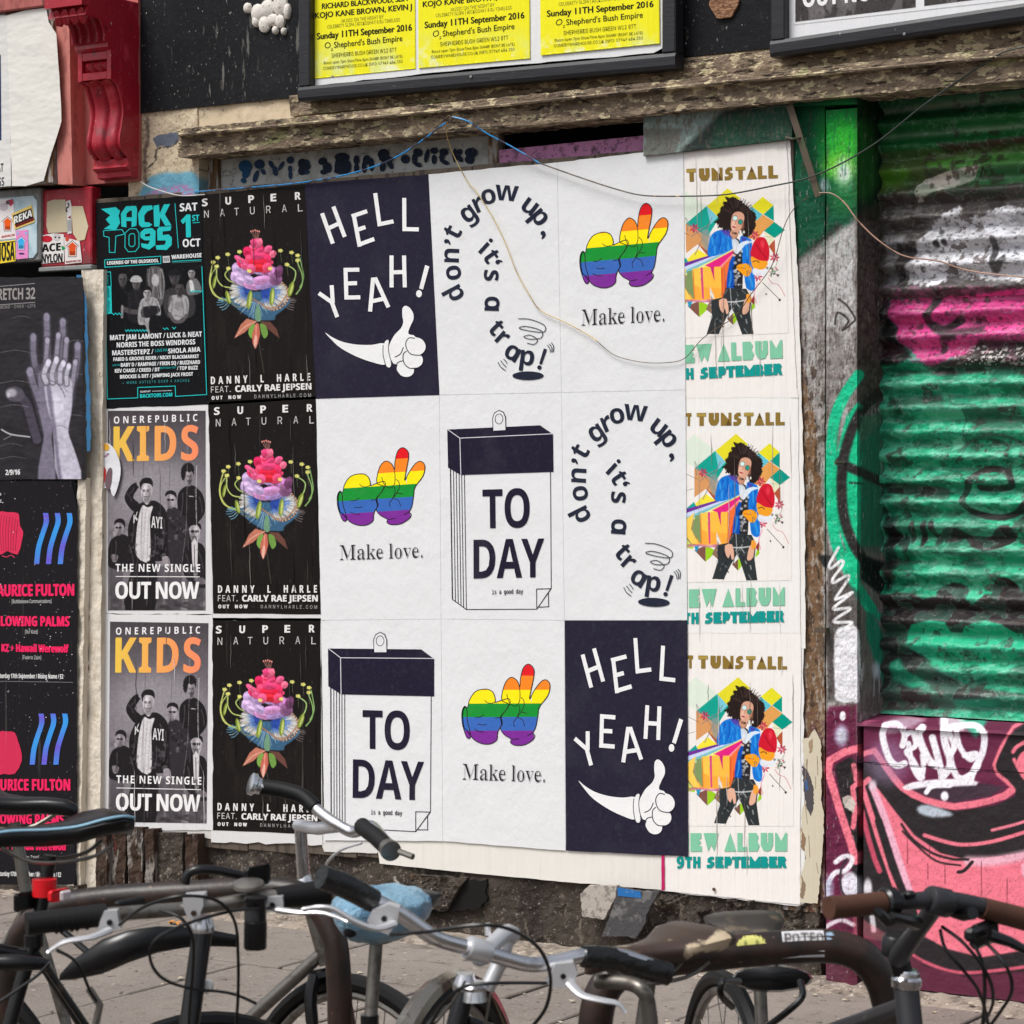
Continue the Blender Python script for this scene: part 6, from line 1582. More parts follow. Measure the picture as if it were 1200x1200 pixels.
    # tendrils
    for pts, c in (([(118, 420), (82, 470), (78, 530), (110, 585), (170, 612)], (150, 165, 70)), ([(110, 440), (112, 490), (140, 530), (185, 540)], (172, 190, 92)), ([(175, 440), (155, 470), (175, 500), (200, 512)], (150, 175, 80)),
                   ([(92, 400), (72, 500), (90, 570), (130, 600)], (190, 190, 95)), ([(545, 400), (572, 470), (570, 530), (540, 575)], (110, 160, 80)), ([(495, 420), (535, 450), (530, 500), (505, 530)], (140, 180, 100)), ([(560, 380), (580, 480), (560, 540)], (90, 140, 70))):
        r.line(pts, 7, c, 4, 0.95); r.line(pts, 2.5, (225, 235, 170), 3, 0.6)
    for cx, cy, rx, ry, rot in ((172, 592, 12, 38, -15), (288, 605, 14, 52, 8), (410, 588, 14, 48, 5), (512, 548, 14, 42, 15), (98, 510, 9, 36, 10)):
        r.ell(cx, cy, rx, ry, (120, 140, 45), 4, 0.95, rot); r.ell(cx + 3, cy, rx * 0.45, ry * 0.8, (205, 215, 130), 4, 0.8, rot)
    for x, y in ((92, 402), (116, 378), (110, 425), (170, 360), (174, 436), (234, 346), (286, 450), (400, 437), (455, 340), (490, 415), (515, 350), (548, 366), (548, 392)):
        for a in range(5): r.ell(x + 8 * math.cos(a * 1.26), y + 6 * math.sin(a * 1.26), 6, 4.5, (226, 225, 130), 2.5, 0.9)
        r.ell(x, y, 3.5, 3, (240, 200, 90), 2)
        if y < 445: r.line([(x, y + 8), (x + 6, y + 60)], 2, (150, 170, 120), 1.5, 0.55)
    # bottom leaves
    r.poly([(325, 640), (342, 640), (350, 715), (328, 722), (316, 700)], (110, 150, 120), 4, 1, 3)
    r.poly([(330, 722), (272, 708), (240, 740), (205, 814), (262, 782), (300, 745)], (190, 118, 96), 4, 1, 1); r.line([(320, 724), (260, 755), (215, 805)], 5, (226, 180, 160), 5, 0.8)
    r.poly([(345, 722), (400, 725), (436, 765), (450, 814), (400, 775)], (112, 72, 62), 5, 0.9, 1)
    r.poly([(315, 735), (288, 755), (282, 790), (300, 815), (318, 780)], (120, 165, 75), 4, 1, 3)
    r.poly([(345, 735), (375, 745), (388, 790), (368, 815), (350, 780)], (110, 150, 70), 4, 1, 3)
    r.poly([(322, 730), (338, 735), (345, 790), (334, 840), (319, 874), (304, 838), (302, 790)], (196, 104, 88), 4, 1, 1); r.line([(324, 740), (322, 800), (319, 860)], 6, (236, 170, 150), 6, 0.7)
    r.poly([(318, 800), (330, 810), (322, 868), (310, 840)], (240, 200, 180), 5, 0.7, 3)
    grain(r, 0.10, 0.14)
fl = None
sup_text = None
SUPC = [[(236.5, 241.7), (352.5, 234.1), (248.4, 468.2), (364.4, 465)], [(250.7, 486), (366, 482.7), (256, 712.7), (371.8, 713.3)], [(253.3, 741.7), (368, 741.7), (254.7, 967.7), (371.5, 970.5)]]
SUPS = [[(233, 229), (357.5, 215.5), (371, 470), (243, 476.5)], [(244, 474.5), (371, 467.5), (376, 720), (250, 719)], [(247.5, 727), (375.5, 727.5), (377, 978), (249.5, 973)]]
LSUP = ['black SUPER NATURAL poster with a pink flower, right of the turquoise BACK TO 95 poster', 'black SUPER NATURAL poster with a pink flower, right of the upper KIDS poster', 'black SUPER NATURAL poster with a pink flower, above the bent silver handlebar']
for i in range(3):
    Yi = YS - (0.0 if i == 0 else 0.0008)
    if i: sheet('backing_paper', jag([(p[0] + dx, p[1] + dy) for p, (dx, dy) in zip(SUPS[i], ((-2, -3), (0.5, -3), (1, 9 if i == 1 else 12), (-2, 9 if i == 1 else 14)))], 1.2, 12, 31 + i, [0.3, 0, 1.5, 0]), Yi + 0.0008, (214, 213, 212), M_old,
                'pale backing paper showing round the %s black flower poster' % ('middle' if i == 1 else 'lowest'), 'paper')
    sh = sheet('poster', jag(SUPS[i], 0.4, 18, 20 + i), Yi, KB, M_old, LSUP[i], 'poster', 'black flower posters')
    if i == 0:
        fl = ras_obj('flower_picture', (62, 205, 600, 1010), Zs, 0.5, KB, Yi - 0.0007, M_old, sh, flower)
        A = Art(Yi - 0.0009, Zs, up=(-0.03, -1))
        WT = (226, 224, 222)
        bx = 28
        for ch, x, y in (('S', 46, 100), ('U', 173, 91), ('P', 297, 82), ('E', 417, 74), ('R', 549, 65)):
            A.text(ch, x - 14, y, x + 15, y - 2, 40, 'bold', WT, fat=1.2)
        for ch, x, y in (('N', 55, 163), ('A', 141, 155), ('T', 218, 150), ('U', 303, 144), ('R', 390, 138), ('A', 476, 132), ('L', 562, 129)):
            A.text(ch, x - 12, y, x + 13, y - 2, 40, 'sans', (200, 198, 196))
        A.text('DANNY  L  HARLE', 80, 1062, 616, 1042, 40, 'bold', WT, sp=1.6, fat=0.8)
        A.text('FEAT.', 80, 1108, 186, 1104, 33, 'sans', (205, 203, 200), sp=1.1)
        A.text('CARLY RAE JEPSEN', 212, 1104, 622, 1090, 34, 'bold', WT, fat=1.2)
        A.text('OUT  NOW', 84, 1146, 242, 1140, 19, 'bold', WT, sp=1.4, fat=1.0)
        A.text('DANNYLHARLE.COM', 314, 1138, 620, 1130, 19, 'sans', (175, 172, 170), sp=1.5)
        sup_text = A.build('lettering', M_old, sh)
    else:
        art_copy(fl, sh, SUPC[0], SUPC[i], YS, Yi)
        art_copy(sup_text, sh, SUPC[0], SUPC[i], YS, Yi)
    creases(sh, SUPS[i], Yi - 0.004, 12, [(10, 8, 8), (70, 66, 64), (120, 116, 112), (8, 6, 6)], 320 + i, 0.5)

# ---------------------------------------------------------------- KIDS posters
Zk = (110, 470, 4.613)
YK = -0.0065
def band(r):
    g = np.random.default_rng(5)
    t = np.clip((r.Y - 60) / 700, 0, 1)
    r.mix(1 - t, (74, 68, 72)); r.mix(t * 0.95, (134, 128, 134))
    r.mix(0.5 * sst(r.Y, 850, 1050), (70, 66, 68))
    r.ell(330, 480, 230, 160, (150, 145, 150), 160, 0.8)
    D = (34, 31, 34); D2 = (50, 46, 50); SK = (196, 190, 194); SK2 = (150, 143, 148)
    # blurred trees at the left
    r.speck((80, 640, 200, 760), 40, 14, [(180, 176, 180), (120, 114, 118), (90, 86, 90)], 0.6, 4, 8)
    # rubble at the bottom
    r.speck((82, 1040, 606, 1130), 90, 22, [(110, 105, 108), (150, 146, 148), (60, 56, 58), (80, 76, 80)], 0.8, 8, 8, 0.5)
    # tall man behind
    r.poly([(470, 480), (505, 458), (545, 460), (590, 510), (600, 600), (560, 660), (520, 690), (560, 860), (470, 860), (455, 620), (452, 520)], D, 3, 1, 4)
    r.line([(515, 514), (538, 516)], 4, (190, 186, 188), 2)
    r.poly([(497, 400), (530, 400), (538, 430), (524, 456), (508, 460), (496, 440)], SK2, 4, 1, 4)
    r.poly([(470, 380), (485, 345), (510, 335), (535, 352), (542, 380), (535, 405), (500, 400), (490, 425), (475, 420)], D, 4, 1, 3, wob=6)
    face(r, 516, 412, 20, 36, SK2, D, .6, beard=.5)
    r.poly([(472, 400), (474, 360), (494, 338), (520, 334), (541, 356), (541, 392), (528, 380), (512, 384), (498, 376), (492, 400), (488, 426)], D, 3, 1, 2, wob=6)
    # man with glasses
    r.poly([(395, 590), (440, 575), (500, 640), (505, 760), (480, 880), (400, 880), (380, 700)], D2, 3, 1, 4)
    r.poly([(388, 500), (440, 500), (443, 545), (425, 578), (398, 575), (386, 540)], SK2, 4, 1, 4)
    r.poly([(385, 510), (395, 488), (425, 483), (445, 500), (446, 530), (436, 512), (395, 508)], D, 4, 1, 3)
    face(r, 413, 538, 24, 36, (168, 160, 166), D, -.6, gl=True); r.poly([(384, 515), (392, 492), (416, 484), (442, 496), (447, 530), (438, 512), (410, 502), (392, 512)], D, 3, 1, 2)
    r.speck((400, 600, 500, 760), 30, 9, [(120, 116, 118), (28, 25, 28)], 0.6, 2, 4)
    # seated man at the left
    r.poly([(84, 770), (120, 730), (160, 720), (200, 750), (235, 830), (240, 900), (84, 900)], D, 4, 1, 4)
    r.poly([(112, 660), (150, 655), (162, 690), (140, 725), (115, 715)], SK2, 4, 1, 4)
    r.poly([(112, 668), (118, 642), (150, 636), (168, 655), (166, 690), (155, 665)], D, 4, 1, 3)
    face(r, 134, 688, 20, 32, SK2, D, .5, gl=True); r.poly([(110, 672), (116, 644), (142, 634), (166, 648), (168, 684), (158, 664), (132, 656), (116, 664)], D, 3, 1, 2)
    r.poly([(95, 830), (130, 835), (120, 870), (100, 865)], SK2, 6, 0.8, 4)
    # front man: legs, jacket, shirt, arm to the head
    r.poly([(235, 850), (330, 850), (330, 1130), (170, 1130), (190, 960)], D, 4, 1, 3)
    r.poly([(240, 560), (290, 540), (345, 545), (395, 610), (400, 760), (390, 860), (210, 850), (190, 790), (185, 680), (215, 600)], D, 3, 1, 4)
    r.poly([(262, 565), (290, 575), (320, 570), (303, 640), (303, 860), (232, 840), (228, 740), (240, 640)], (206, 202, 204), 4, 1, 3)
    for x in (250, 268, 288): r.line([(x + 12, 600), (x + 4, 720), (x, 850)], 5, (160, 156, 160), 5, 0.6)
    r.poly([(165, 520), (200, 455), (238, 440), (244, 462), (212, 520), (250, 560), (230, 600), (195, 580)], D, 3, 1, 3)
    r.poly([(232, 440), (262, 420), (275, 430), (258, 452), (240, 462)], SK2, 3, 1, 3)
    r.poly([(256, 452), (310, 448), (316, 490), (306, 530), (290, 560), (270, 545), (256, 500)], SK, 4, 1, 4)
    r.poly([(246, 448), (262, 420), (292, 414), (316, 430), (318, 462), (304, 450), (270, 448), (256, 480)], D, 4, 1, 3, wob=4)
    face(r, 284, 492, 27, 48, SK, D, .8, beard=.25); r.poly([(250, 470), (252, 436), (270, 418), (298, 414), (318, 432), (318, 466), (308, 450), (282, 444), (262, 450), (256, 476)], D, 3, 1, 2, wob=3)
    r.speck((190, 680, 230, 820), 16, 10, [(90, 84, 88), (20, 18, 20)], 0.6, 12, 5); r.speck((310, 700, 390, 850), 26, 11, [(95, 90, 94), (20, 18, 20), (70, 66, 70)], 0.7, 13, 5)
    r.poly([(368, 845), (400, 840), (412, 880), (400, 900), (380, 885)], SK2, 3, 1, 3)
    # seated man at the right with sunglasses
    r.poly([(490, 800), (520, 770), (580, 770), (606, 830), (606, 1010), (500, 960), (480, 880)], D, 4, 1, 3)
    r.poly([(515, 670), (570, 665), (574, 710), (560, 760), (535, 762), (518, 720)], (175, 170, 174), 4, 1, 4)
    r.line([(512, 668), (540, 655), (572, 668), (576, 690)], 8, D, 4)
    face(r, 544, 710, 27, 46, (178, 172, 176), D, -.5, gl=True, beard=.35); r.poly([(514, 690), (516, 664), (544, 652), (572, 664), (576, 694), (564, 676), (544, 670), (524, 676)], D, 3, 1, 2)
    r.poly([(528, 765), (560, 765), (552, 940), (540, 945)], (205, 200, 202), 3, 1, 2); r.line([(543, 780), (546, 930)], 4, (60, 56, 60), 3)
    r.poly([(540, 960), (590, 955), (606, 985), (570, 990)], SK2, 4, 0.9, 3)
    for x0, x1 in ((82, 160), (330, 380), (380, 480), (500, 600)): r.poly([(x0, 900), (x1, 890), (x1 - 10, 1130), (x0 + 8, 1130)], D2, 10, 0.45, 0)
    for x0, y0, x1, y1 in ((350, 600, 372, 700), (380, 640, 370, 800), (215, 640, 205, 760), (330, 720, 325, 840), (480, 500, 470, 620), (570, 520, 585, 600), (545, 480, 556, 640), (500, 660, 510, 800), (120, 760, 110, 860), (190, 780, 215, 880), (560, 800, 590, 900), (500, 830, 515, 930), (180, 500, 205, 540), (215, 470, 195, 500), (230, 880, 200, 1000), (290, 870, 285, 1100)):
        r.line([(x0, y0), ((x0 + x1) / 2 + 6, (y0 + y1) / 2), (x1, y1)], 7, (84, 80, 84), 8, 0.7); r.line([(x0 + 10, y0), (x1 + 9, y1)], 5, (18, 16, 18), 6, 0.6)
    grain(r, 0.10, 0.12, 8)
    # cracks where the paper bridges the planks
    for x, w in ((262, 2.4), (405, 2), (512, 2)): r.line([(x, 45), (x + 6, 330), (x - 3, 700), (x + 4, 1130)], w, (48, 42, 46), 2, 0.55)
    r.line([(556, 350), (552, 560), (560, 780), (556, 960)], 3, (225, 222, 222), 2, 0.7, wob=2.5)
    r.line([(508, 60), (506, 200), (500, 640), (478, 870)], 2, (205, 202, 204), 2, 0.45, wob=2)
KD = [[(126.3, 483.4), (237.9, 479.8), (128.4, 715), (241.6, 716)], [(128.3, 730), (241.7, 729.3), (129.3, 963.3), (242.3, 965)]]
KS = [[(118, 478), (244, 471), (249, 720), (120, 719)], [(119, 719.5), (249, 720.5), (249.5, 973), (122, 973)]]
LK = ['grey KIDS poster of a band, directly below the turquoise BACK TO 95 poster', 'grey KIDS poster of a band, lower one, just above the saddle with a blue stripe']
kp = kt = None
for i in range(2):
    sh = sheet('poster', jag(KS[i], 0.7, 10, 40 + i), YK, (218, 217, 218), M_old, LK[i], 'poster', 'KIDS posters')
    if i == 0:
        kp = ras_obj('band_picture', (76, 52, 604, 1132), Zk, 0.5, (110, 104, 110), YK - 0.0007, M_old, sh, band)
        A = Art(YK - 0.0009, Zk, up=(0.005, -1))
        WT = (235, 234, 234)
        A.text('ONEREPUBLIC', 108, 122, 560, 108, 38, 'bold', WT, sp=1.45, up=(0, -1))
        A.text('KIDS', 108, 325, 562, 318, 186, 'bold', WT, fat=2.5, sp=1.08,
               grad=lambda p: np.array((235, 195, 80)) * (1 - min(1, max(0, (p[0] - 110) / 440))) + np.array((245, 140, 100)) * min(1, max(0, (p[0] - 110) / 440)))
        A.text('THE NEW SINGLE', 117, 922, 574, 924, 42, 'bold', WT, sp=1.12)
        A.line([(118, 948), (572, 950)], 4, WT)
        A.text('OUT NOW', 117, 1068, 568, 1068, 90, 'bold', WT, fat=1.5, sp=0.95)
        A.text('AYI', 310, 684, 370, 690, 62, 'bold', (215, 212, 214)); A.text('K', 214, 662, 238, 640, 44, 'bold', (200, 197, 199))
        kt = A.build('lettering', M_old, sh)
    else:
        art_copy(kp, sh, KD[0], KD[1], YK, YK); art_copy(kt, sh, KD[0], KD[1], YK, YK)
    creases(sh, KS[i], YK - 0.002, 9, [(90, 84, 88), (210, 206, 208), (60, 56, 58)], 340 + i, 0.45)
# a torn flap of red and white paper beside the upper one
A = Art(YK - 0.012, (110, 470, 4.613))
fp = sheet('torn_paper', zm(cr([(45, 236), (75, 228), (112, 262), (142, 340), (140, 420), (112, 510), (95, 500), (85, 470), (40, 472), (12, 455), (14, 420), (30, 385), (30, 290)], 3, True), 110, 470, 4.613), YK - 0.011, (222, 222, 226), M_crush,
           'torn curl of white, red and yellow paper peeling beside the upper KIDS poster', 'paper')
A.poly([(45, 236), (72, 230), (84, 250), (72, 268), (48, 262)], (225, 170, 60), 3)
A.poly([(30, 385), (50, 352), (66, 380), (52, 455), (14, 452), (16, 420)], (205, 38, 45), 3)
A.poly([(85, 360), (100, 380), (88, 470), (62, 462), (66, 400)], (110, 90, 96), 3)
A.line([(40, 300), (62, 298), (80, 282)], 9, (170, 130, 165), 3)
A.build('print', M_crush, fp)
fq = sheet('torn_paper', jag(zm([(12, 480), (30, 470), (34, 560), (24, 690), (8, 688)], 110, 470, 4.613), 1.2, 5, 3), -0.026, (176, 40, 46), M_crush, 'narrow strip of torn red paper on the post left of the upper KIDS poster', 'paper')

# ---------------------------------------------------------------- BACK TO 95
Zb = (100, 220, 4.613)
YB = -0.0075
TQ = (38, 190, 190); BKB = (20, 21, 24)
sb = sheet('poster', jag([(112, 238), (235, 228), (240, 350), (244, 474), (119, 479), (115, 350)], 0.7, 11, 60), YB, BKB, M_old, 'black and turquoise BACK TO 95 event poster below the red bracket', 'poster')
def people(r):
    g = np.random.default_rng(9)
    S1 = (150, 146, 148); D = (22, 22, 25); T1 = (176, 174, 176); G = (72, 70, 73)
    def head(x, y, rx, ry, c, hat=None, hair=None):
        face(r, x, y, rx, ry, c, tone(c, .25), .5)
        if hair: r.poly([(x - rx * 1.05, y), (x - rx * 0.9, y - ry * 0.9), (x, y - ry * 1.25), (x + rx * 0.9, y - ry * 0.9), (x + rx * 1.05, y), (x + rx * 0.6, y - ry * 0.5), (x - rx * 0.6, y - ry * 0.5)], hair, 4, 1, 3)
        if hat: r.poly([(x - rx * 1.3, y - ry * 0.35), (x - rx, y - ry * 1.2), (x, y - ry * 1.45), (x + rx, y - ry * 1.2), (x + rx * 1.3, y - ry * 0.35)], hat, 4, 1, 3)
    r.poly([(340, 440), (365, 422), (405, 432), (425, 470), (430, 560), (410, 640), (350, 640), (345, 560), (330, 480)], (96, 93, 95), 8, 1, 4, wob=6)
    for i in range(26):
        x = g.uniform(335, 425); r.line([(x, 440), (x + g.uniform(-12, 14), 520), (x + g.uniform(-10, 10), 600)], 4, [(170, 167, 168), (60, 58, 60)][i % 2], 3, 0.6)
    r.ell(378, 500, 20, 34, (190, 186, 188), 6)
    r.poly([(200, 540), (235, 530), (300, 560), (300, 700), (195, 700), (192, 600)], D, 6, 1, 3); r.poly([(240, 560), (320, 560), (310, 720), (230, 710)], (34, 33, 36), 6, 1, 3)
    r.poly([(430, 560), (520, 540), (580, 580), (595, 640), (570, 700), (440, 700)], (60, 58, 60), 8, 1, 3)
    r.poly([(545, 540), (560, 500), (600, 490), (628, 540), (620, 570), (560, 580)], (120, 118, 120), 6, 1, 3); r.poly([(562, 500), (580, 505), (590, 560), (570, 560)], (225, 223, 224), 4, 1, 2)
    head(202, 500, 23, 36, (92, 88, 90)); head(275, 520, 23, 32, (105, 100, 102), hat=(190, 188, 190)); head(482, 490, 27, 36, (88, 84, 86), hat=(30, 30, 33)); head(574, 462, 20, 30, (168, 164, 166), hair=(28, 26, 28))
    r.line([(452, 478), (512, 478)], 8, (60, 58, 60), 3)
    r.line([(205, 655), (250, 670), (300, 672)], 26, (85, 80, 82), 8); r.line([(200, 640), (198, 700)], 12, (150, 146, 148), 6)
    r.poly([(300, 610), (340, 590), (385, 600), (408, 660), (400, 700), (360, 720), (350, 770), (340, 785), (335, 740), (290, 740), (285, 680)], T1, 4, 1, 3)
    r.poly([(310, 645), (395, 640), (400, 680), (360, 700), (305, 700)], (30, 29, 32), 5, 0.95, 2)
    r.line([(290, 700), (330, 740), (345, 780)], 16, (160, 156, 158), 5); r.line([(400, 680), (360, 720), (340, 770)], 14, (178, 174, 176), 5)
    r.poly([(350, 700), (400, 690), (430, 720), (420, 780), (350, 785)], (24, 23, 26), 5, 1, 3)
    head(335, 572, 22, 34, (182, 178, 180), hair=(30, 28, 30))
    r.poly([(450, 600), (480, 580), (540, 582), (560, 620), (552, 690), (525, 700), (500, 720), (455, 690)], T1, 4, 1, 3)
    r.ell(505, 640, 24, 26, (140, 137, 140), 8, 0.7); head(510, 552, 23, 32, (80, 76, 78)); r.line([(455, 680), (480, 720), (520, 722), (548, 690)], 18, (96, 90, 92), 5)
    for x0, y0, x1, y1 in ((310, 620, 300, 720), (330, 610, 345, 650), (380, 610, 395, 690), (365, 600, 350, 640), (300, 660, 320, 730), (470, 600, 462, 680), (540, 600, 550, 680), (500, 590, 520, 600), (485, 690, 540, 700), (520, 610, 530, 690)):
        r.line([(x0, y0), ((x0 + x1) / 2 + 5, (y0 + y1) / 2), (x1, y1)], 7, (112, 110, 112), 8, 0.6)
    r.line([(215, 560), (240, 600), (236, 690)], 8, (50, 48, 50), 10, 0.6); r.line([(270, 570), (290, 640)], 8, (56, 54, 56), 10, 0.6); r.poly([(425, 590), (470, 570), (455, 640), (430, 660)], (70, 67, 70), 14, 0.7, 2)
    r.C *= 0.9; grain(r, 0.12, 0.10, 4)
ras_obj('people_picture', (150, 425, 628, 790), Zb, 0.55, BKB, YB - 0.0007, M_old, sb, people)
A = Art(YB - 0.0009, Zb, up=(-0.02, -1))
WT = (222, 224, 226)
def chop(pts): A.poly(pts, TQ)
chop([(85, 115), (165, 105), (188, 125), (180, 150), (188, 190), (165, 228), (100, 222), (135, 200), (110, 172), (135, 148)])
for q in ([(195, 210), (192, 140), (220, 100), (275, 98), (280, 120), (276, 205), (250, 214), (250, 180), (222, 180), (222, 214)],):
    chop(q)
A.poly([(222, 160), (222, 140), (240, 124), (252, 124), (252, 160)], BKB)
chop([(290, 200), (285, 140), (310, 98), (360, 95), (365, 115), (335, 128), (318, 150), (320, 185), (345, 188), (362, 200), (345, 212), (305, 214)])
chop([(372, 210), (368, 98), (398, 92), (402, 140), (425, 90), (458, 88), (430, 145), (466, 204), (432, 206), (405, 160), (400, 210)])
A.line([(98, 232), (198, 226), (212, 250), (165, 262), (160, 350), (130, 350), (128, 268), (100, 262), (98, 232)], 4, TQ)
A.line([(215, 245), (240, 222), (275, 222), (290, 245), (290, 320), (270, 345), (232, 346), (214, 322), (215, 245)], 4, TQ)
A.line([(236, 258), (248, 248), (262, 248), (268, 260), (268, 308), (258, 318), (244, 318), (236, 308), (236, 258)], 4, TQ)
chop([(298, 240), (320, 222), (360, 218), (380, 235), (378, 310), (345, 335), (305, 322), (300, 300), (340, 305), (350, 285), (320, 284), (298, 270)])
A.poly([(322, 252), (350, 246), (350, 262), (322, 264)], BKB)
chop([(388, 225), (400, 212), (466, 208), (460, 232), (418, 236), (418, 256), (450, 252), (468, 270), (466, 310), (440, 336), (385, 334), (380, 312), (430, 308), (436, 285), (390, 285)])
A.line([(484, 84), (503, 326)], 3.5, TQ)
A.text('SAT', 511, 128, 606, 122, 42, 'bold', WT, fat=0.6); A.text('1', 520, 268, 568, 266, 120, 'bold', TQ, fat=3); A.text('ST', 578, 180, 616, 178, 32, 'bold', TQ, fat=0.6); A.line([(580, 190), (618, 187)], 4, TQ)
A.text('OCT', 527, 321, 622, 316, 42, 'bold', WT, fat=0.6)
A.line([(104, 390), (408, 370), (408, 410), (106, 430), (104, 390)], 4, TQ); A.text('LEGENDS OF THE OLDSKOOL', 118, 416, 396, 402, 18, 'bold', WT, fat=0.7)
A.poly([(418, 370), (456, 368), (458, 404), (420, 406)], (190, 192, 194)); A.text('ISS', 424, 397, 452, 396, 18, 'bold', BKB)
A.text('WAREHOUSE', 466, 386, 628, 375, 22, 'bold', WT, fat=0.6); A.line([(468, 398), (628, 390)], 4, TQ); A.line([(468, 406), (628, 398)], 3, (80, 120, 120))
A.line([(138, 455), (106, 457), (120, 1142), (283, 1136), (283, 1080), (486, 1072), (488, 1128), (656, 1118), (630, 424)], 4, TQ)
A.poly([(108, 530), (140, 530), (144, 680), (116, 684)], TQ); A.line([(136, 455), (140, 530)], 4, TQ); A.poly([(114, 468), (132, 467), (134, 526), (116, 527)], (12, 40, 44))
A.text('XMAS', 124, 524, 124, 472, 12, 'bold', TQ, up=(-1, 0)); A.text('11PM - 6AM', 134, 672, 130, 545, 10, 'bold', (14, 70, 74), up=(-1, 0))
for x0, x1, y in ((145, 200, 682), (215, 335, 772), (420, 450, 762), (470, 490, 758), (565, 630, 560)):
    n = int((x1 - x0) / 8)
    A.line([(x0 + (x1 - x0) * i / n, y + (5 if i % 2 else -5)) for i in range(n + 1)], 4, TQ)
for t, x0, y0, x1, y1, h in (('MATT JAM LAMONT / LUCK & NEAT', 134, 824, 630, 804, 27), ('NORRIS THE BOSS WINDROSS', 170, 864, 594, 846, 27), ('MASTERSTEPZ /', 146, 906, 368, 898, 26), ('SHOLA AMA', 448, 896, 622, 886, 26),
                             ('FABIO & GROOVE RIDER / NICKY BLACKMARKET', 152, 937, 614, 920, 19), ('BABY D / RAMPAGE / FIRIN SQ / BUZZHARD', 192, 968, 620, 952, 20), ('KEV CHASE / CREED / DT', 160, 1000, 402, 992, 20),
                             ('/ TOP BUZZ', 496, 986, 608, 982, 20), ('BROCKIE & DET / JUMPING JACK FROST', 188, 1032, 582, 1016, 19)):
    A.text(t, x0, y0, x1, y1, h, 'bold', WT, fat=0.5)
A.text('LIVE PA', 378, 888, 444, 884, 15, 'sans', TQ); A.text('LIVE PA', 148, 964, 188, 962, 9, 'sans', TQ); A.text('BIRTHDAY SET', 404, 980, 492, 976, 10, 'sans', TQ)
A.text('+ MORE ARTISTS OVER 4 ARCHES', 202, 1062, 562, 1048, 14, 'sans', (60, 165, 165), sp=1.5)
A.text('TICKETS AT', 296, 1108, 352, 1104, 9, 'bold', WT); A.line([(362, 1100), (468, 1096)], 2, WT); A.text('BACKTO95.COM', 296, 1136, 470, 1128, 20, 'bold', TQ, fat=0.6)
A.build('lettering', M_old, sb)

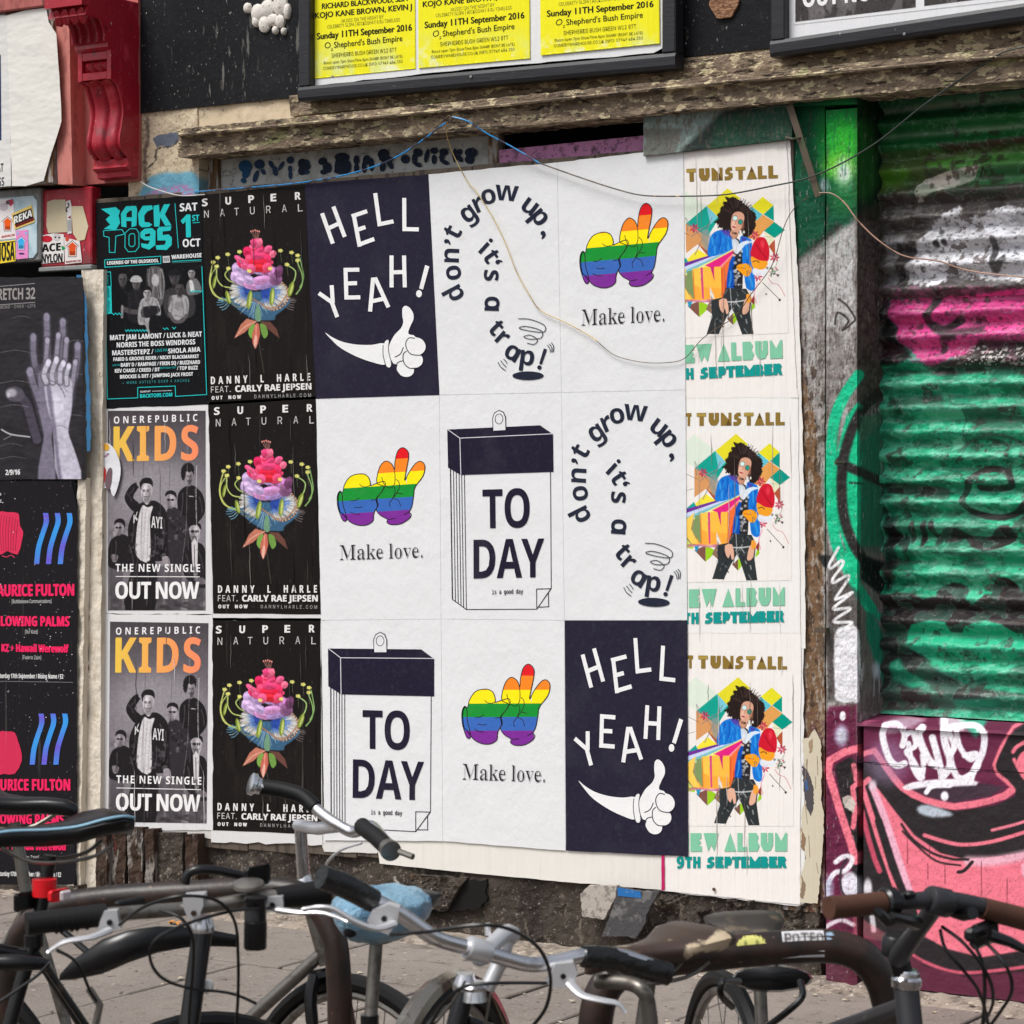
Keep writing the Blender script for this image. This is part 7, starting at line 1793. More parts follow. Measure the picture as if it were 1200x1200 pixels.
# ---------------------------------------------------------------- TUNSTALL posters
Zu = (790, 740, 4.6125)
YT = -0.0045
TB = (236, 231, 226)
def woman(r):
    g = np.random.default_rng(21)
    TE = (10, 150, 130)
    P = r.poly
    P([(60, 300), (115, 245), (232, 338), (125, 430), (60, 390)], (216, 229, 212), 3, 0.9)
    P([(232, 338), (122, 428), (160, 470), (235, 505), (300, 400)], (20, 160, 142)); P([(232, 338), (292, 398), (250, 440)], (120, 198, 214))
    P([(345, 247), (410, 305), (350, 360), (290, 402), (235, 337)], (226, 216, 45)); P([(232, 338), (290, 400), (345, 350), (300, 300)], (226, 216, 45))
    P([(527, 303), (583, 352), (527, 400), (468, 352)], (228, 220, 40)); P([(468, 352), (527, 402), (480, 440), (450, 380)], (95, 190, 205)); P([(583, 352), (583, 438), (530, 399)], (5, 150, 130))
    P([(527, 400), (585, 443), (528, 492), (490, 540), (440, 520), (470, 450)], (222, 158, 84)); P([(585, 443), (640, 491), (585, 531), (530, 489)], (0, 150, 130)); P([(530, 490), (586, 532), (550, 580)], (226, 226, 190))
    P([(586, 538), (586, 630), (552, 575)], (178, 84, 56))
    P([(118, 428), (236, 505), (236, 600), (180, 545), (118, 590)], (214, 152, 96)); P([(180, 540), (240, 590), (240, 622)], (170, 80, 50)); P([(180, 570), (100, 645), (250, 622)], (242, 226, 60)); P([(60, 662), (116, 614), (130, 640)], (20, 160, 150))
    # wing of grey ribbons at the left
    for a, b in (((130, 430), (255, 520)), ((165, 600), (260, 400)), ((170, 470), (240, 560)), ((150, 500), (240, 440)), ((120, 395), (130, 470))):
        r.line([a, ((a[0] + b[0]) / 2 + 8, (a[1] + b[1]) / 2 - 10), b], 6, (150, 150, 150), 5, 0.6); r.line([a, b], 2, (120, 60, 70), 2, 0.7)
    P([(200, 480), (240, 470), (250, 560), (215, 575)], (140, 150, 145), 10, 0.7, 3)
    for x, y in ((165, 455), (480, 510), (490, 738), (582, 638), (245, 850)):
        for k in range(7): r.ell(x + 15 * math.cos(k * 0.9), y + 15 * math.sin(k * 0.9), 11, 5, [(190, 50, 80), (220, 100, 110), (160, 40, 90)][k % 3], 3, 0.9, k * 51)
    # lower diamonds
    P([(118, 878), (180, 942), (180, 852)], (128, 84, 72)); P([(180, 942), (242, 885), (180, 852)], (154, 204, 34)); P([(112, 830), (160, 828), (128, 892)], (34, 150, 190)); P([(60, 840), (120, 840), (110, 870), (60, 860)], (170, 210, 60), 3)
    P([(325, 960), (356, 994), (356, 930)], (120, 82, 70)); P([(356, 994), (388, 955), (356, 925)], (154, 204, 34)); P([(472, 830), (472, 905), (448, 925)], (154, 204, 34)); P([(470, 835), (450, 870), (470, 890)], (150, 50, 60))
    P([(240, 850), (246, 930), (215, 900)], (140, 110, 90))
    # burst with the letters IN
    P([(410, 560), (60, 665), (60, 850), (310, 850)], (246, 170, 60), 3)
    cols = [(110, 50, 150), (200, 215, 245), (120, 190, 200), (235, 235, 150), (245, 225, 90), (250, 190, 70), (215, 225, 120), (160, 200, 70)]
    n = len(cols)
    for k in range(n):
        y0, y1 = 655 + k * 24, 655 + (k + 1) * 24
        P([(400, 566), (60, y0), (60, y1)], cols[k], 2)
    P([(392, 575), (215, 662), (285, 690), (262, 800)], (226, 30, 130), 5, 0.95); P([(395, 575), (285, 680), (300, 790)], (255, 190, 170), 5, 0.8); P([(396, 578), (290, 690), (312, 850), (345, 760)], (240, 110, 50), 5, 0.95); P([(390, 600), (320, 760), (312, 850)], (205, 60, 30), 6, 0.8)
    P([(60, 760), (110, 700), (150, 760), (120, 850), (60, 850)], (130, 125, 105), 5, 0.8)
    P([(60, 720), (118, 672), (100, 760), (140, 842), (105, 842), (60, 780)], (250, 205, 90), 2)
    P([(150, 676), (188, 672), (195, 842), (156, 842)], (250, 200, 80), 2); P([(150, 760), (188, 780), (195, 842), (156, 842)], (250, 165, 60), 8, 0.8)
    P([(205, 672), (240, 671), (266, 760), (264, 672), (300, 672), (298, 845), (268, 845), (236, 770), (238, 842), (208, 842)], (250, 190, 70), 2); P([(208, 780), (298, 790), (298, 845), (208, 842)], (252, 150, 50), 14, 0.5)
    P([(150, 676), (156, 690), (160, 842), (150, 842)], (215, 120, 50), 2, 0.8); P([(300, 672), (310, 690), (308, 842), (298, 845)], (215, 90, 40), 2, 0.8)
    P([(122, 690), (148, 684), (154, 838), (146, 838), (112, 765)], (126, 150, 96), 2); P([(191, 672), (204, 672), (206, 842), (197, 842)], (214, 70, 130), 2)
    P([(243, 671), (261, 671), (264, 748)], (206, 30, 120), 2); P([(239, 778), (264, 845), (240, 843)], (236, 226, 214), 2); P([(60, 800), (100, 842), (60, 850)], (206, 214, 110), 3)
    r.line([(85, 855), (140, 850), (200, 858), (245, 850)], 12, (205, 120, 150), 6, 0.8)
    # jacket
    B1, B2, B3 = (24, 118, 212), (12, 78, 176), (60, 165, 232)
    P([(258, 492), (300, 472), (350, 478), (372, 520), (360, 580), (238, 615), (240, 540)], B1, 3, 1, 3); P([(405, 515), (440, 520), (466, 545), (460, 640), (472, 700), (474, 805), (430, 795), (418, 700), (400, 620)], B1, 3, 1, 3)
    P([(345, 650), (378, 620), (372, 790), (325, 795)], B2, 3, 1, 2)
    for a, b, c in (((255, 510), (270, 600), B3), ((300, 490), (290, 590), B2), ((330, 500), (340, 580), B3), ((430, 540), (440, 620), B3), ((450, 560), (448, 680), B2), ((440, 720), (462, 790), B3), ((350, 700), (340, 780), B3), ((275, 500), (262, 560), B2)):
        r.line([a, ((a[0] + b[0]) / 2 + 4, (a[1] + b[1]) / 2), b], 9, c, 6, 0.7)
    P([(300, 472), (345, 470), (360, 520), (330, 505)], (92, 60, 160), 4, 0.85); P([(408, 515), (440, 525), (420, 560)], (80, 60, 160), 4, 0.8)
    # shirt
    P([(358, 515), (398, 530), (412, 620), (410, 795), (368, 795), (372, 640), (385, 560)], (44, 42, 46), 3, 1, 2); r.speck((366, 560, 410, 790), 46, 8, [(225, 225, 225), (20, 20, 24), (150, 150, 152)], 0.85, 3, 3)
    P([(395, 555), (440, 538), (470, 548), (430, 560), (385, 610)], (226, 236, 244), 5, 0.95, 2); P([(360, 520), (395, 540), (398, 600), (370, 600)], (220, 228, 236), 4, 0.9, 2)
    # trousers
    P([(322, 790), (430, 800), (455, 850), (446, 930), (462, 1048), (402, 1048), (366, 935), (350, 905), (318, 960), (278, 1040), (216, 1036), (246, 940), (242, 852), (305, 840)], (48, 52, 54), 2, 1, 0)
    for i in range(46):
        x = g.uniform(240, 440); y = g.uniform(800, 1035)
        if (x - 340) * (1 if y > 930 else 0) > -30 and x < 380 and y > 940: continue
        a = g.uniform(-0.9, 0.9); l = g.uniform(14, 40)
        r.line([(x, y), (x + l * math.sin(a), y + l * 0.8)], g.uniform(3, 7), [(205, 208, 210), (20, 22, 24), (130, 135, 138)][i % 3], 4, 0.65, 0, mod=lambda X, Y: (((X < 362 - (Y - 930) * 0.75) | (X > 362 + (Y - 930) * 0.4) | (Y < 935)) & (X > 236 + np.maximum(0, 930 - Y) * 0.0)).astype(float))
    r.line([(290, 862), (360, 868), (430, 862)], 7, (226, 226, 226), 4, 0.8); r.line([(345, 790), (352, 930)], 3, (215, 215, 215), 2, 0.8)
    # hands, face, hair
    SK = (226, 176, 150)
    P([(285, 855), (325, 850), (335, 920), (322, 932), (315, 900), (305, 925), (290, 905)], SK, 3, 1, 2); P([(420, 860), (445, 850), (440, 920), (415, 940), (405, 925)], SK, 3, 1, 2); P([(430, 830), (452, 835), (455, 870), (430, 878)], (240, 160, 60), 3, 1, 2)
    P([(352, 470), (395, 480), (388, 520), (366, 520), (352, 500)], (200, 146, 120), 4, 1, 2)
    hair = [(332, 290), (352, 300), (372, 296), (400, 312), (418, 322), (440, 345), (462, 370), (482, 382), (493, 412), (486, 440), (490, 460), (476, 480), (468, 505), (440, 520), (420, 512), (415, 480), (350, 480), (335, 470), (322, 478), (310, 462), (286, 460), (292, 442), (270, 430), (292, 408), (284, 390), (304, 372), (302, 350), (322, 342), (318, 320), (338, 318)]
    P(hair, (38, 28, 26), 3, 1, 0, wob=7)
    for i in range(70):
        a = g.uniform(0, 6.28); x, y = 390 + 92 * math.cos(a), 400 + 100 * math.sin(a)
        r.line([(390 + 70 * math.cos(a), 400 + 78 * math.sin(a)), (x, y)], 3, (44, 32, 28), 2, 0.8, 0)
    for i in range(26):
        a = g.uniform(3.2, 6.1); r.line([(390 + 30 * math.cos(a), 390 + 36 * math.sin(a)), (390 + 75 * math.cos(a + 0.2), 395 + 84 * math.sin(a + 0.2))], 3, (82, 62, 54), 3, 0.5, 0)
    P([(372, 385), (405, 378), (428, 398), (424, 440), (405, 480), (380, 490), (360, 472), (358, 430)], (214, 160, 134), 4, 1, 3); r.ell(372, 450, 12, 26, (236, 190, 168), 12, 0.8, 10)
    r.ell(380, 412, 15, 15, (120, 110, 100), 2); r.ell(380, 412, 12, 12, (205, 235, 230), 4); r.ell(408, 434, 14, 15, (90, 80, 70), 2); r.ell(408, 434, 11, 12, (30, 150, 132), 4); r.line([(384, 430), (378, 446)], 4, (180, 120, 100), 3); r.ell(373, 460, 10, 4.5, (170, 60, 76), 3, 1, 20)
    r.ell(425, 490, 4, 8, (235, 235, 225), 2)
    # red cap, orange face and glove
    P([(505, 522), (535, 530), (552, 570), (556, 610), (546, 655), (500, 650), (458, 622), (464, 575), (480, 540)], (206, 26, 48), 3, 1, 3); r.line([(486, 560), (510, 600), (540, 640)], 6, (150, 10, 34), 6, 0.7); r.ell(520, 560, 10, 22, (238, 70, 84), 10, 0.7)
    P([(458, 625), (500, 648), (544, 658), (535, 690), (510, 700), (468, 688)], (240, 160, 40), 3, 1, 3); r.line([(468, 655), (485, 650), (500, 660)], 4, (60, 30, 20), 3)
    P([(384, 672), (402, 664), (440, 664), (462, 690), (448, 728), (425, 732), (405, 712), (384, 690)], (246, 160, 30), 3, 1, 3); r.line([(388, 682), (430, 690)], 4, (170, 90, 20), 3, 0.7)
    r.poly([(470, 690), (520, 702), (555, 672), (548, 715), (500, 735), (465, 720)], (226, 230, 238), 4, 0.9, 3); r.speck((540, 690, 600, 740), 22, 6, [(60, 100, 60), (40, 40, 44), (190, 60, 90)], 0.8, 5, 2)
    for i in range(26):
        x, y = g.uniform(245, 350), g.uniform(490, 600); r.line([(x, y), (x + g.uniform(-14, 8), y + g.uniform(14, 36))], 4, [(10, 70, 165), (80, 175, 240)][i % 2], 4, .5, 0, mod=lambda X, Y: ((X < 352) & (X > 244) & (Y < 606) & (Y > 486)).astype(float))
    for i in range(16):
        x, y = g.uniform(415, 460), g.uniform(560, 780); r.line([(x, y), (x + g.uniform(-8, 8), y + g.uniform(14, 30))], 4, [(8, 62, 150), (70, 165, 235)][i % 2], 4, .5, 0, mod=lambda X, Y: ((X < 466) & (X > 416)).astype(float))
    r.line([(392, 500), (380, 520), (360, 525)], 5, (150, 96, 76), 5, .6); r.ell(420, 455, 7, 24, (170, 110, 86), 10, .7)
    # splashes of ink
    r.line([(515, 770), (605, 870)], 3, (50, 50, 54), 2, 1, 0); r.ell(603, 870, 6, 7, (40, 40, 44), 2); r.ell(533, 835, 4, 5, (60, 60, 60), 2); r.line([(545, 745), (565, 775), (600, 790), (632, 852)], 2.5, (190, 70, 80), 2, 0.9); r.line([(490, 770), (470, 830), (480, 880)], 4, (230, 110, 160), 3, 0.8); r.line([(76, 462), (135, 490)], 2, (70, 66, 66), 2, 1, 0); r.line([(76, 552), (112, 542)], 2, (70, 66, 66), 2, 1, 0)
    r.line([(600, 620), (590, 680), (560, 700)], 2.5, (60, 90, 60), 2, 0.8); r.line([(530, 520), (575, 525), (610, 520)], 2, (120, 110, 100), 2, 0.6)
TC = [[(803.3, 214.2), (912.9, 207.5), (822, 442.7), (916, 440)], [(817.3, 499.7), (918.3, 497.5), (825, 730), (920.7, 729.3)], [(818.2, 783.4), (922.2, 784.4), (828.3, 1017), (922.3, 1016.7)]]
TSH = [[(797, 173.5), (921.5, 161), (933.5, 455), (936, 466), (800, 466)], [(800, 462), (935, 467), (938, 742), (801, 742)], [(802, 738), (938.5, 742), (937.5, 1060), (775, 1044), (777, 1002), (802, 1002)]]
LT = ['cream TUNSTALL poster with a woman in blue jacket, uppermost of three in its column', 'cream TUNSTALL poster with a woman in blue jacket, middle of three in its column', 'cream TUNSTALL poster with a woman in blue jacket, lowest, nearest the ground']
E_ = {}
def blk(A, t, x, y, w, h, c, c2=None):
    """fat geometric capitals"""
    c2 = c2 or c
    q = lambda *p: [(x + a * w, y - b * h) for a, b in p]
    if t == 'T': A.poly(q((0, 1), (1, 1), (1, .72), (.75, .72), (.75, 0), (.3, 0), (.3, .72), (0, .72)), c)
    elif t == 'U': A.poly(q((0, 1), (.5, 1), (.5, .5), (.6, .45), (.6, 1), (1, 1), (1, .35), (.8, .05), (.5, 0), (.2, .05), (0, .35)), c)
    elif t == 'N': A.poly(q((0, 1), (.2, 1), (.72, .5), (.72, 1), (1, 1), (1, 0), (0, 0)), c); A.poly(q((.5, 0), (1, 0), (.72, .5)), c2)
    elif t == 'S': A.poly(q((.9, 1), (.45, 1), (.1, .8), (.1, .5), (.5, .4), (.45, .3), (0, .3), (0, 0), (.6, 0), (.95, .2), (1, .5), (.6, .62), (.62, .72), (.95, .74)), c)
    elif t == 'A': A.poly(q((.5, 1), (1, 0), (0, 0)), c); A.poly(q((.5, 1), (.72, .55), (.28, .55)), c2)
    elif t == 'L': A.poly(q((0, 1), (.5, 1), (.5, .25), (1, .25), (1, 0), (0, 0)), c)
    elif t == 'E': A.poly(q((0, 1), (.95, 1), (.95, .72), (.7, .64), (.9, .56), (.9, .44), (.7, .36), (1, .28), (1, 0), (0, 0)), c)
    elif t == 'W': A.poly(q((0, 1), (1, 1), (.72, 0), (.5, .35), (.32, 0)), c)
    elif t == 'B': A.poly(q((0, 1), (.7, 1), (.9, .78), (.78, .55), (1, .3), (.8, 0), (0, 0)), c)
    elif t == 'M': A.poly(q((0, 1), (.15, 1), (.5, .55), (.85, 1), (1, 1), (1, 0), (0, 0)), c)
    elif t == 'P': A.poly(q((0, 1), (.7, 1), (.95, .75), (.95, .5), (.75, .25), (.4, .22), (.4, 0), (0, 0)), c)
    elif t == 'R': A.poly(q((0, 1), (.75, 1), (.95, .75), (.8, .5), (1, 0), (.62, 0), (.5, .3), (.42, 0), (0, 0)), c)
    elif t == 'H': A.poly(q((0, 1), (.4, 1), (.4, .62), (.6, .62), (.6, 1), (1, 1), (1, 0), (.6, 0), (.6, .38), (.4, .38), (.4, 0), (0, 0)), c)
wm = tt = None
order = [2, 0, 1]
tsheets = {}
for i in order:
    Yi = YT - (2 - i) * 0.0005
    sh = sheet('poster', jag(TSH[i], 0.6, 14, 70 + i), Yi, TB if i != 1 else (234, 232, 228), M_old, LT[i], 'poster', 'TUNSTALL album posters')
    if i == 2:
        wm = ras_obj('woman_picture', (62, 238, 645, 1052), Zu, 0.5, TB, YT - 0.0007, M_old, sh, woman)
        A = Art(YT - 0.0009, Zu)
        GD, GD2 = (138, 112, 52), (98, 74, 34)
        xs = [72, 130, 196, 262, 330, 388, 445, 505, 560]; tx = 'TTUNSTALL'; ws = [30, 52, 56, 58, 44, 50, 56, 46, 50]
        for ch, x, w in zip(tx, xs, ws): blk(A, ch, x, 200 + (x - 130) * 0.012, w, 70, GD, GD2)
        for x0, x1 in ((130, 180), (388, 440)): A.poly([(x0, 134), (x1, 134), (x1, 150), (x0, 150)], (170, 146, 70))
        GA = (128, 196, 162); GS = (18, 148, 142)
        for ch, x, w in zip('NEWALBUM', (20, 88, 158, 270, 342, 402, 468, 545), (60, 62, 82, 66, 52, 60, 66, 66)): blk(A, ch, x, 1190 - (x - 80) * 0.004, w, 100, GA)
        for ch, x, w in zip('THSEPTEMBER', (58, 102, 176, 222, 272, 312, 362, 408, 468, 512, 560), (38, 40, 42, 46, 42, 48, 44, 58, 44, 46, 48)): blk(A, ch, x, 1279 - (x - 80) * 0.002, w, 62, GS)
        A.text('9', 16, 1279, 50, 1279, 62, 'bold', GS, fat=3)
        tt = A.build('lettering', M_old, sh)
    else:
        art_copy(wm, sh, TC[2], TC[i], YT, Yi); art_copy(tt, sh, TC[2], TC[i], YT, Yi)
    q_ = [TSH[i][0], TSH[i][1], TSH[i][2], TSH[i][-1]]
    creases(sh, [(q_[0][0] + 6, q_[0][1] + 4), q_[1], (q_[2][0], TSH[i][1][1] + 285), (q_[3][0] + 8, TSH[i][1][1] + 290)], Yi - 0.002, 13, [(128, 112, 104), (176, 166, 158), (200, 194, 190)], 300 + i)
# white under-sheets, strips and torn edges round the block
strip('backing_paper', [(795, 171), (925, 159), (936, 340), (943, 600), (944, 760), (798, 760)], -0.0028, (232, 229, 224), 'white backing paper edging the upper two TUNSTALL posters', 0.8, 12, 1)
strip('backing_paper', [(798, 748), (941, 752), (944, 1058), (935, 1062), (775, 1044)], -0.0022, (230, 229, 228), 'white backing paper edging the lowest TUNSTALL poster', 0.8, 12, 2)
strip('backing_paper', [(440, 980), (664, 990), (777, 998), (777, 1043), (668, 1034), (560, 1024), (445, 1012)], -0.003, (226, 222, 214), 'cream strip of old paper hanging below the bottom row of white posters', 0.35, 10, 3)
strip('backing_paper', [(372, 975), (450, 978), (442, 1000), (380, 998)], -0.0035, (214, 212, 208), 'scrap of pale paper under the lower calendar poster', 0.4, 8, 4)
strip('backing_paper', [(120, 962), (252, 966), (251, 984), (232, 981), (190, 978), (170, 972), (140, 978), (122, 972)], -0.0035, (205, 202, 196), 'torn pale paper fringe under the lower KIDS poster', 1.6, 6, 5)
strip('ribbon', [(775, 1002), (778.5, 1002), (779, 1042), (775, 1044)], -0.0075, (190, 40, 100), 'thin magenta strip beside the lower navy poster', 0.3, 8, 6, cat='ribbon')
strip('torn_paper', zm([(85, 200), (120, 190), (148, 148), (178, 205), (184, 330), (180, 500), (196, 580), (192, 700), (180, 870), (162, 1024), (70, 1022), (72, 900), (104, 800), (78, 700), (84, 560), (110, 470), (96, 330)], 920, 820, 4.286), -0.004, (206, 196, 174), 'torn strip of old cream paper on the post right of the lowest TUNSTALL poster', 0.8, 4, 7)

# ---------------------------------------------------------------- left column: hands poster, night poster, blank sheet
Zn = (0, 320, 4.615)
YL = -0.075
def hands(r):
    g = np.random.default_rng(4)
    r.mix(0.5 * sst(fbm(r.X * 0.01, r.Y * 0.02, 2), 0.4, 0.7), (50, 48, 53))
    H1, H2, H3 = (188, 184, 200), (122, 116, 134), (74, 68, 82)
    def finger(pts, w, c, tip=True):
        w *= 1.22; r.line(pts, w, tuple(int(v * 0.5) for v in c), 12, 0.95); r.line(pts, w * 0.62, c, 9, 0.9); 
        if tip: r.ell(pts[-1][0], pts[-1][1] + 4, w * 0.33, w * 0.5, tuple(min(255, int(v * 1.22)) for v in c), 6, 0.7)
        for i in range(1, len(pts) - 1): r.line([(pts[i][0] - w * 0.35, pts[i][1]), (pts[i][0] + w * 0.35, pts[i][1] + 3)], 3, tuple(int(v * 0.5) for v in c), 3, 0.7, 0)
    # back hand
    finger([(200, 900), (165, 780), (140, 700), (90, 655)], 62, H3, False); r.ell(80, 655, 52, 42, (86, 82, 92), 14, 0.9, 10); r.ell(62, 648, 28, 22, (170, 166, 178), 18, 0.9); r.ell(45, 660, 10, 14, (205, 202, 210), 8, 0.8)
    for p in ([(215, 600), (190, 500), (180, 420), (180, 345)], [(262, 520), (256, 400), (254, 310), (252, 235)], [(335, 470), (340, 350), (340, 262)], [(405, 560), (418, 460), (420, 390)]): finger(p, 40, H2)
    r.poly([(165, 560), (250, 480), (400, 520), (400, 700), (330, 820), (230, 820)], H3, 20, 0.8, 3)
    # middle hand
    finger([(250, 850), (215, 700), (180, 600), (162, 530)], 44, H2); 
    for p in ([(240, 600), (248, 480), (256, 360)], [(290, 560), (306, 440), (316, 335)], [(345, 560), (352, 460), (360, 360)], [(385, 640), (400, 540), (408, 480)]): finger(p, 30, (146, 140, 158))
    r.poly([(205, 560), (250, 560), (290, 780), (280, 900), (300, 1115), (205, 1115), (235, 900), (232, 840)], H2, 12, 0.95, 3)
    # front hand and arm
    r.poly([(240, 560), (300, 540), (380, 570), (392, 660), (385, 760), (370, 860), (400, 950), (440, 1115), (315, 1115), (290, 900), (285, 830), (255, 720)], H1, 10, 1, 3)
    r.poly([(250, 620), (270, 600), (300, 800), (320, 1000), (335, 1115), (315, 1115), (288, 880)], (108, 102, 122), 16, 0.8, 3)
    finger([(250, 590), (238, 545), (262, 480)], 34, H1); finger([(285, 590), (282, 540), (306, 465)], 32, H1); finger([(325, 590), (325, 530), (343, 485)], 32, H1); finger([(360, 600), (360, 550), (372, 500)], 28, H1)
    r.line([(270, 580), (310, 600), (340, 640), (350, 670)], 5, (96, 90, 108), 5, 0.8); r.line([(300, 600), (330, 600), (362, 640)], 4, (110, 104, 122), 4, 0.7); r.line([(275, 840), (330, 825), (380, 850)], 4, (120, 112, 130), 5, 0.7)
    r.poly([(290, 640), (340, 660), (350, 780), (300, 800)], (214, 210, 224), 30, 0.6, 3)
    r.shade(0.88 + 0.24 * fbm(r.X * 0.06, r.Y * 0.06, 12))
    # creases catching the light
    for y, x0, x1, w in ((425, 0, 160, 3), (590, 0, 170, 3), (545, 160, 450, 2.4), (370, 360, 460, 3), (775, 330, 470, 2.4), (720, 0, 150, 3), (930, 0, 120, 2), (240, 60, 170, 2), (1000, 0, 140, 2)):
        r.line([(x0, y + 6), ((x0 + x1) / 2, y - 8), (x1, y + 4)], w, (150, 150, 158), 2, 0.55, wob=2)
    r.line([(8, 846), (60, 872), (160, 886)], 8, (196, 196, 198), 4, 0.85); r.line([(20, 900), (60, 880)], 5, (150, 150, 155), 4, 0.7)
shh = sheet('poster', jag([(0 - 16, 325), (97, 325), (99, 480), (101, 562), (-16, 562)], 0.8, 12, 90), YL, (38, 36, 40), M_crush, 'crumpled black STRETCH 32 poster with grey reaching hands, beside the white post', 'poster')
ras_obj('hands_picture', (0, 200, 448, 1114), Zn, 0.55, (38, 36, 40), YL - 0.0007, M_crush, shh, hands)
A = Art(YL - 0.0009, Zn)
A.line([(0, 72), (188, 56)], 4, (140, 136, 136)); A.line([(0, 172), (190, 158)], 4, (140, 136, 136))
A.text('STRETCH 32', -66, 148, 190, 140, 62, 'bold', (150, 145, 143), sp=0.95, fat=0.5)
A.text('GROWING \u00b7 OVER \u00b7 LIFE', -44, 196, 192, 184, 17, 'sans', (150, 146, 144), sp=1.1)
A.text('2/9/16', 30, 1092, 108, 1090, 28, 'bold', (225, 225, 225), fat=0.6)
A.build('lettering', M_crush, shh)
strip('torn_paper', zm([(412, 10), (440, 10), (468, 160), (478, 500), (492, 780), (488, 960), (470, 965), (466, 700), (462, 420), (450, 180)], 0, 320, 4.615), YL + 0.004, (60, 110, 150), 'blue torn poster edge behind the STRETCH 32 poster', 1.0, 8, 9)

Zf = (0, 560, 4.615)
shn = sheet('poster', jag([(-16, 564), (84, 564), (91, 600), (90, 800), (90, 930), (88, 1036), (-16, 1040)], 0.8, 12, 91), YL + 0.002, (30, 28, 31), M_old, 'black speckled club night poster with pink names, below the STRETCH 32 poster', 'poster')
bkn = strip('backing_paper', [(-16, 1030), (70, 1030), (86, 1034), (87, 1043), (40, 1041), (-16, 1046)], YL + 0.003, (196, 190, 178), 'pale torn edge along the foot of the speckled club night poster', 0.8, 8, 10)
A = Art(YL + 0.0015, Zf)
PK = (236, 40, 96)
g_ = random.Random(5)
A.poly([(-20, 200), (40, 186), (95, 190), (104, 215), (108, 260), (125, 290), (118, 340), (95, 415), (40, 395), (-20, 410)], (214, 52, 88), 2)
for i in range(7): A.line([(8 + i * 15, 200 + i * 4), (0 + i * 15, 300), (10 + i * 12, 395)], 3, (150, 36, 62), 4)
A.line([(10, 420), (35, 428), (60, 418), (80, 432)], 4, (205, 60, 95), 3)
def sw(x, y, k):
    for i in range(3):
        pts = cr([(x + i * 64 + 40, y), (x + i * 64 + 44, y + 50), (x + i * 64 + 22, y + 120), (x + i * 64 + 2, y + 190), (x + i * 64 - 8, y + 276)], 5)
        for j in range(len(pts) - 1):
            t = j / (len(pts) - 1) + i * 0.2 - 0.1
            c = np.array((108, 92, 205)) * (1 - abs(math.sin(t * 3.14))) + np.array((60, 150, 225)) * abs(math.sin(t * 3.14))
            a, b = pts[j], pts[j + 1]
            A.poly([(a[0] - 14, a[1]), (a[0] + 14, a[1]), (b[0] + 14, b[1]), (b[0] - 14, b[1])], tuple(c)); A.k -= 1
    A.k += 1
sw(206, 190, 1)
A.text('MAURICE FULTON', -62, 640, 400, 636, 62, 'bold', PK, sp=0.97, fat=2.2, up=(0, -1)); A.text('[Bubbletease Communications]', 64, 678, 278, 676, 20, 'sans', (205, 203, 203)); A.text('GLOWING PALMS', -30, 800, 374, 802, 52, 'bold', PK, fat=2.2); A.text('[Ruf Kutz]', 136, 842, 204, 842, 20, 'sans', (205, 203, 203))
A.text('Full KZ + Hawaii Werewolf', -60, 938, 370, 944, 40, 'bold', PK, fat=2.0); A.text('[Fade to Zaim]', 122, 980, 222, 982, 20, 'sans', (205, 203, 203)); A.text('Saturday 17th September / Bising Name / E2', -20, 1082, 342, 1086, 24, 'bold', (215, 214, 214), fat=0.5)
A.line([(0, 1100), (395, 1106)], 3, (120, 118, 120))
A.text('OO', -25, 96, 6, 96, 14, 'bold', (220, 220, 220)); A.text('IE,', -22, 134, 18, 134, 16, 'bold', (220, 220, 220))
for i in range(260):
    x, y = g_.uniform(0, 395), g_.choice([g_.uniform(430, 1400), g_.uniform(20, 1400), g_.uniform(600, 2100)])
    if y > 2150: continue
    s_ = g_.choice([1.2, 1.6, 2.2, 3.0]); c_ = g_.choice([(190, 188, 192), (120, 118, 124), (230, 228, 228), (150, 130, 160)])
    A.k -= 1
    A.poly([(x - s_, y), (x, y - s_), (x + s_, y), (x, y + s_)], c_)
A.k += 1
# the second, lower sheet of the same night, partly behind the bicycle
A.poly([(-20, 1390), (40, 1372), (80, 1378), (96, 1420), (112, 1470), (118, 1530), (80, 1600), (20, 1600), (-20, 1590)], (205, 48, 84), 2)
sw(182, 1275, 1)
A.text('MAURICE FULTON', -82, 1690, 378, 1690, 60, 'bold', PK, fat=2.2); A.text('GLOWING PALMS', -60, 1870, 345, 1872, 52, 'bold', PK, fat=2.2); A.text('Full KZ + Hawaii Werewolf', -90, 2010, 360, 2014, 42, 'bold', PK, fat=2.0)
A.text('[Fade to Zaim]', 92, 2062, 210, 2062, 20, 'sans', (205, 203, 203)); A.text('Saturday 17th September / Bising Name / E2', -20, 2152, 330, 2158, 24, 'bold', (215, 214, 214), fat=0.5)
A.build('print', M_old, shn)
A = None

wsheet = sheet('poster', jag([(8, 18), (30, 12), (54, 9), (57, 26), (66, 40), (70, 100), (72, 142), (60, 180), (51, 212), (30, 218), (14, 218), (11, 120)], 0.5, 14, 95), -0.115, (222, 220, 213), M_crush, 'blank creased white paper sheet left of the red bracket', 'poster')
bsh = sheet('poster', [(-16, 18), (10, 18), (12, 120), (13, 218), (-16, 220)], -0.1135, (214, 213, 210), M_crush, 'white poster with a navy panel at the left edge of the picture', 'poster')
A = Art(-0.1142, (0, 0, 5)); A.poly([(-60, 320), (4, 320), (8, 822), (-60, 826)], (36, 52, 92)); A.text('FLAT', -50, 1010, 20, 1006, 50, 'bold', (50, 50, 58)); A.text('BAGS', -60, 1092, 24, 1088, 50, 'bold', (50, 50, 58)); A.build('lettering', M_crush, bsh)

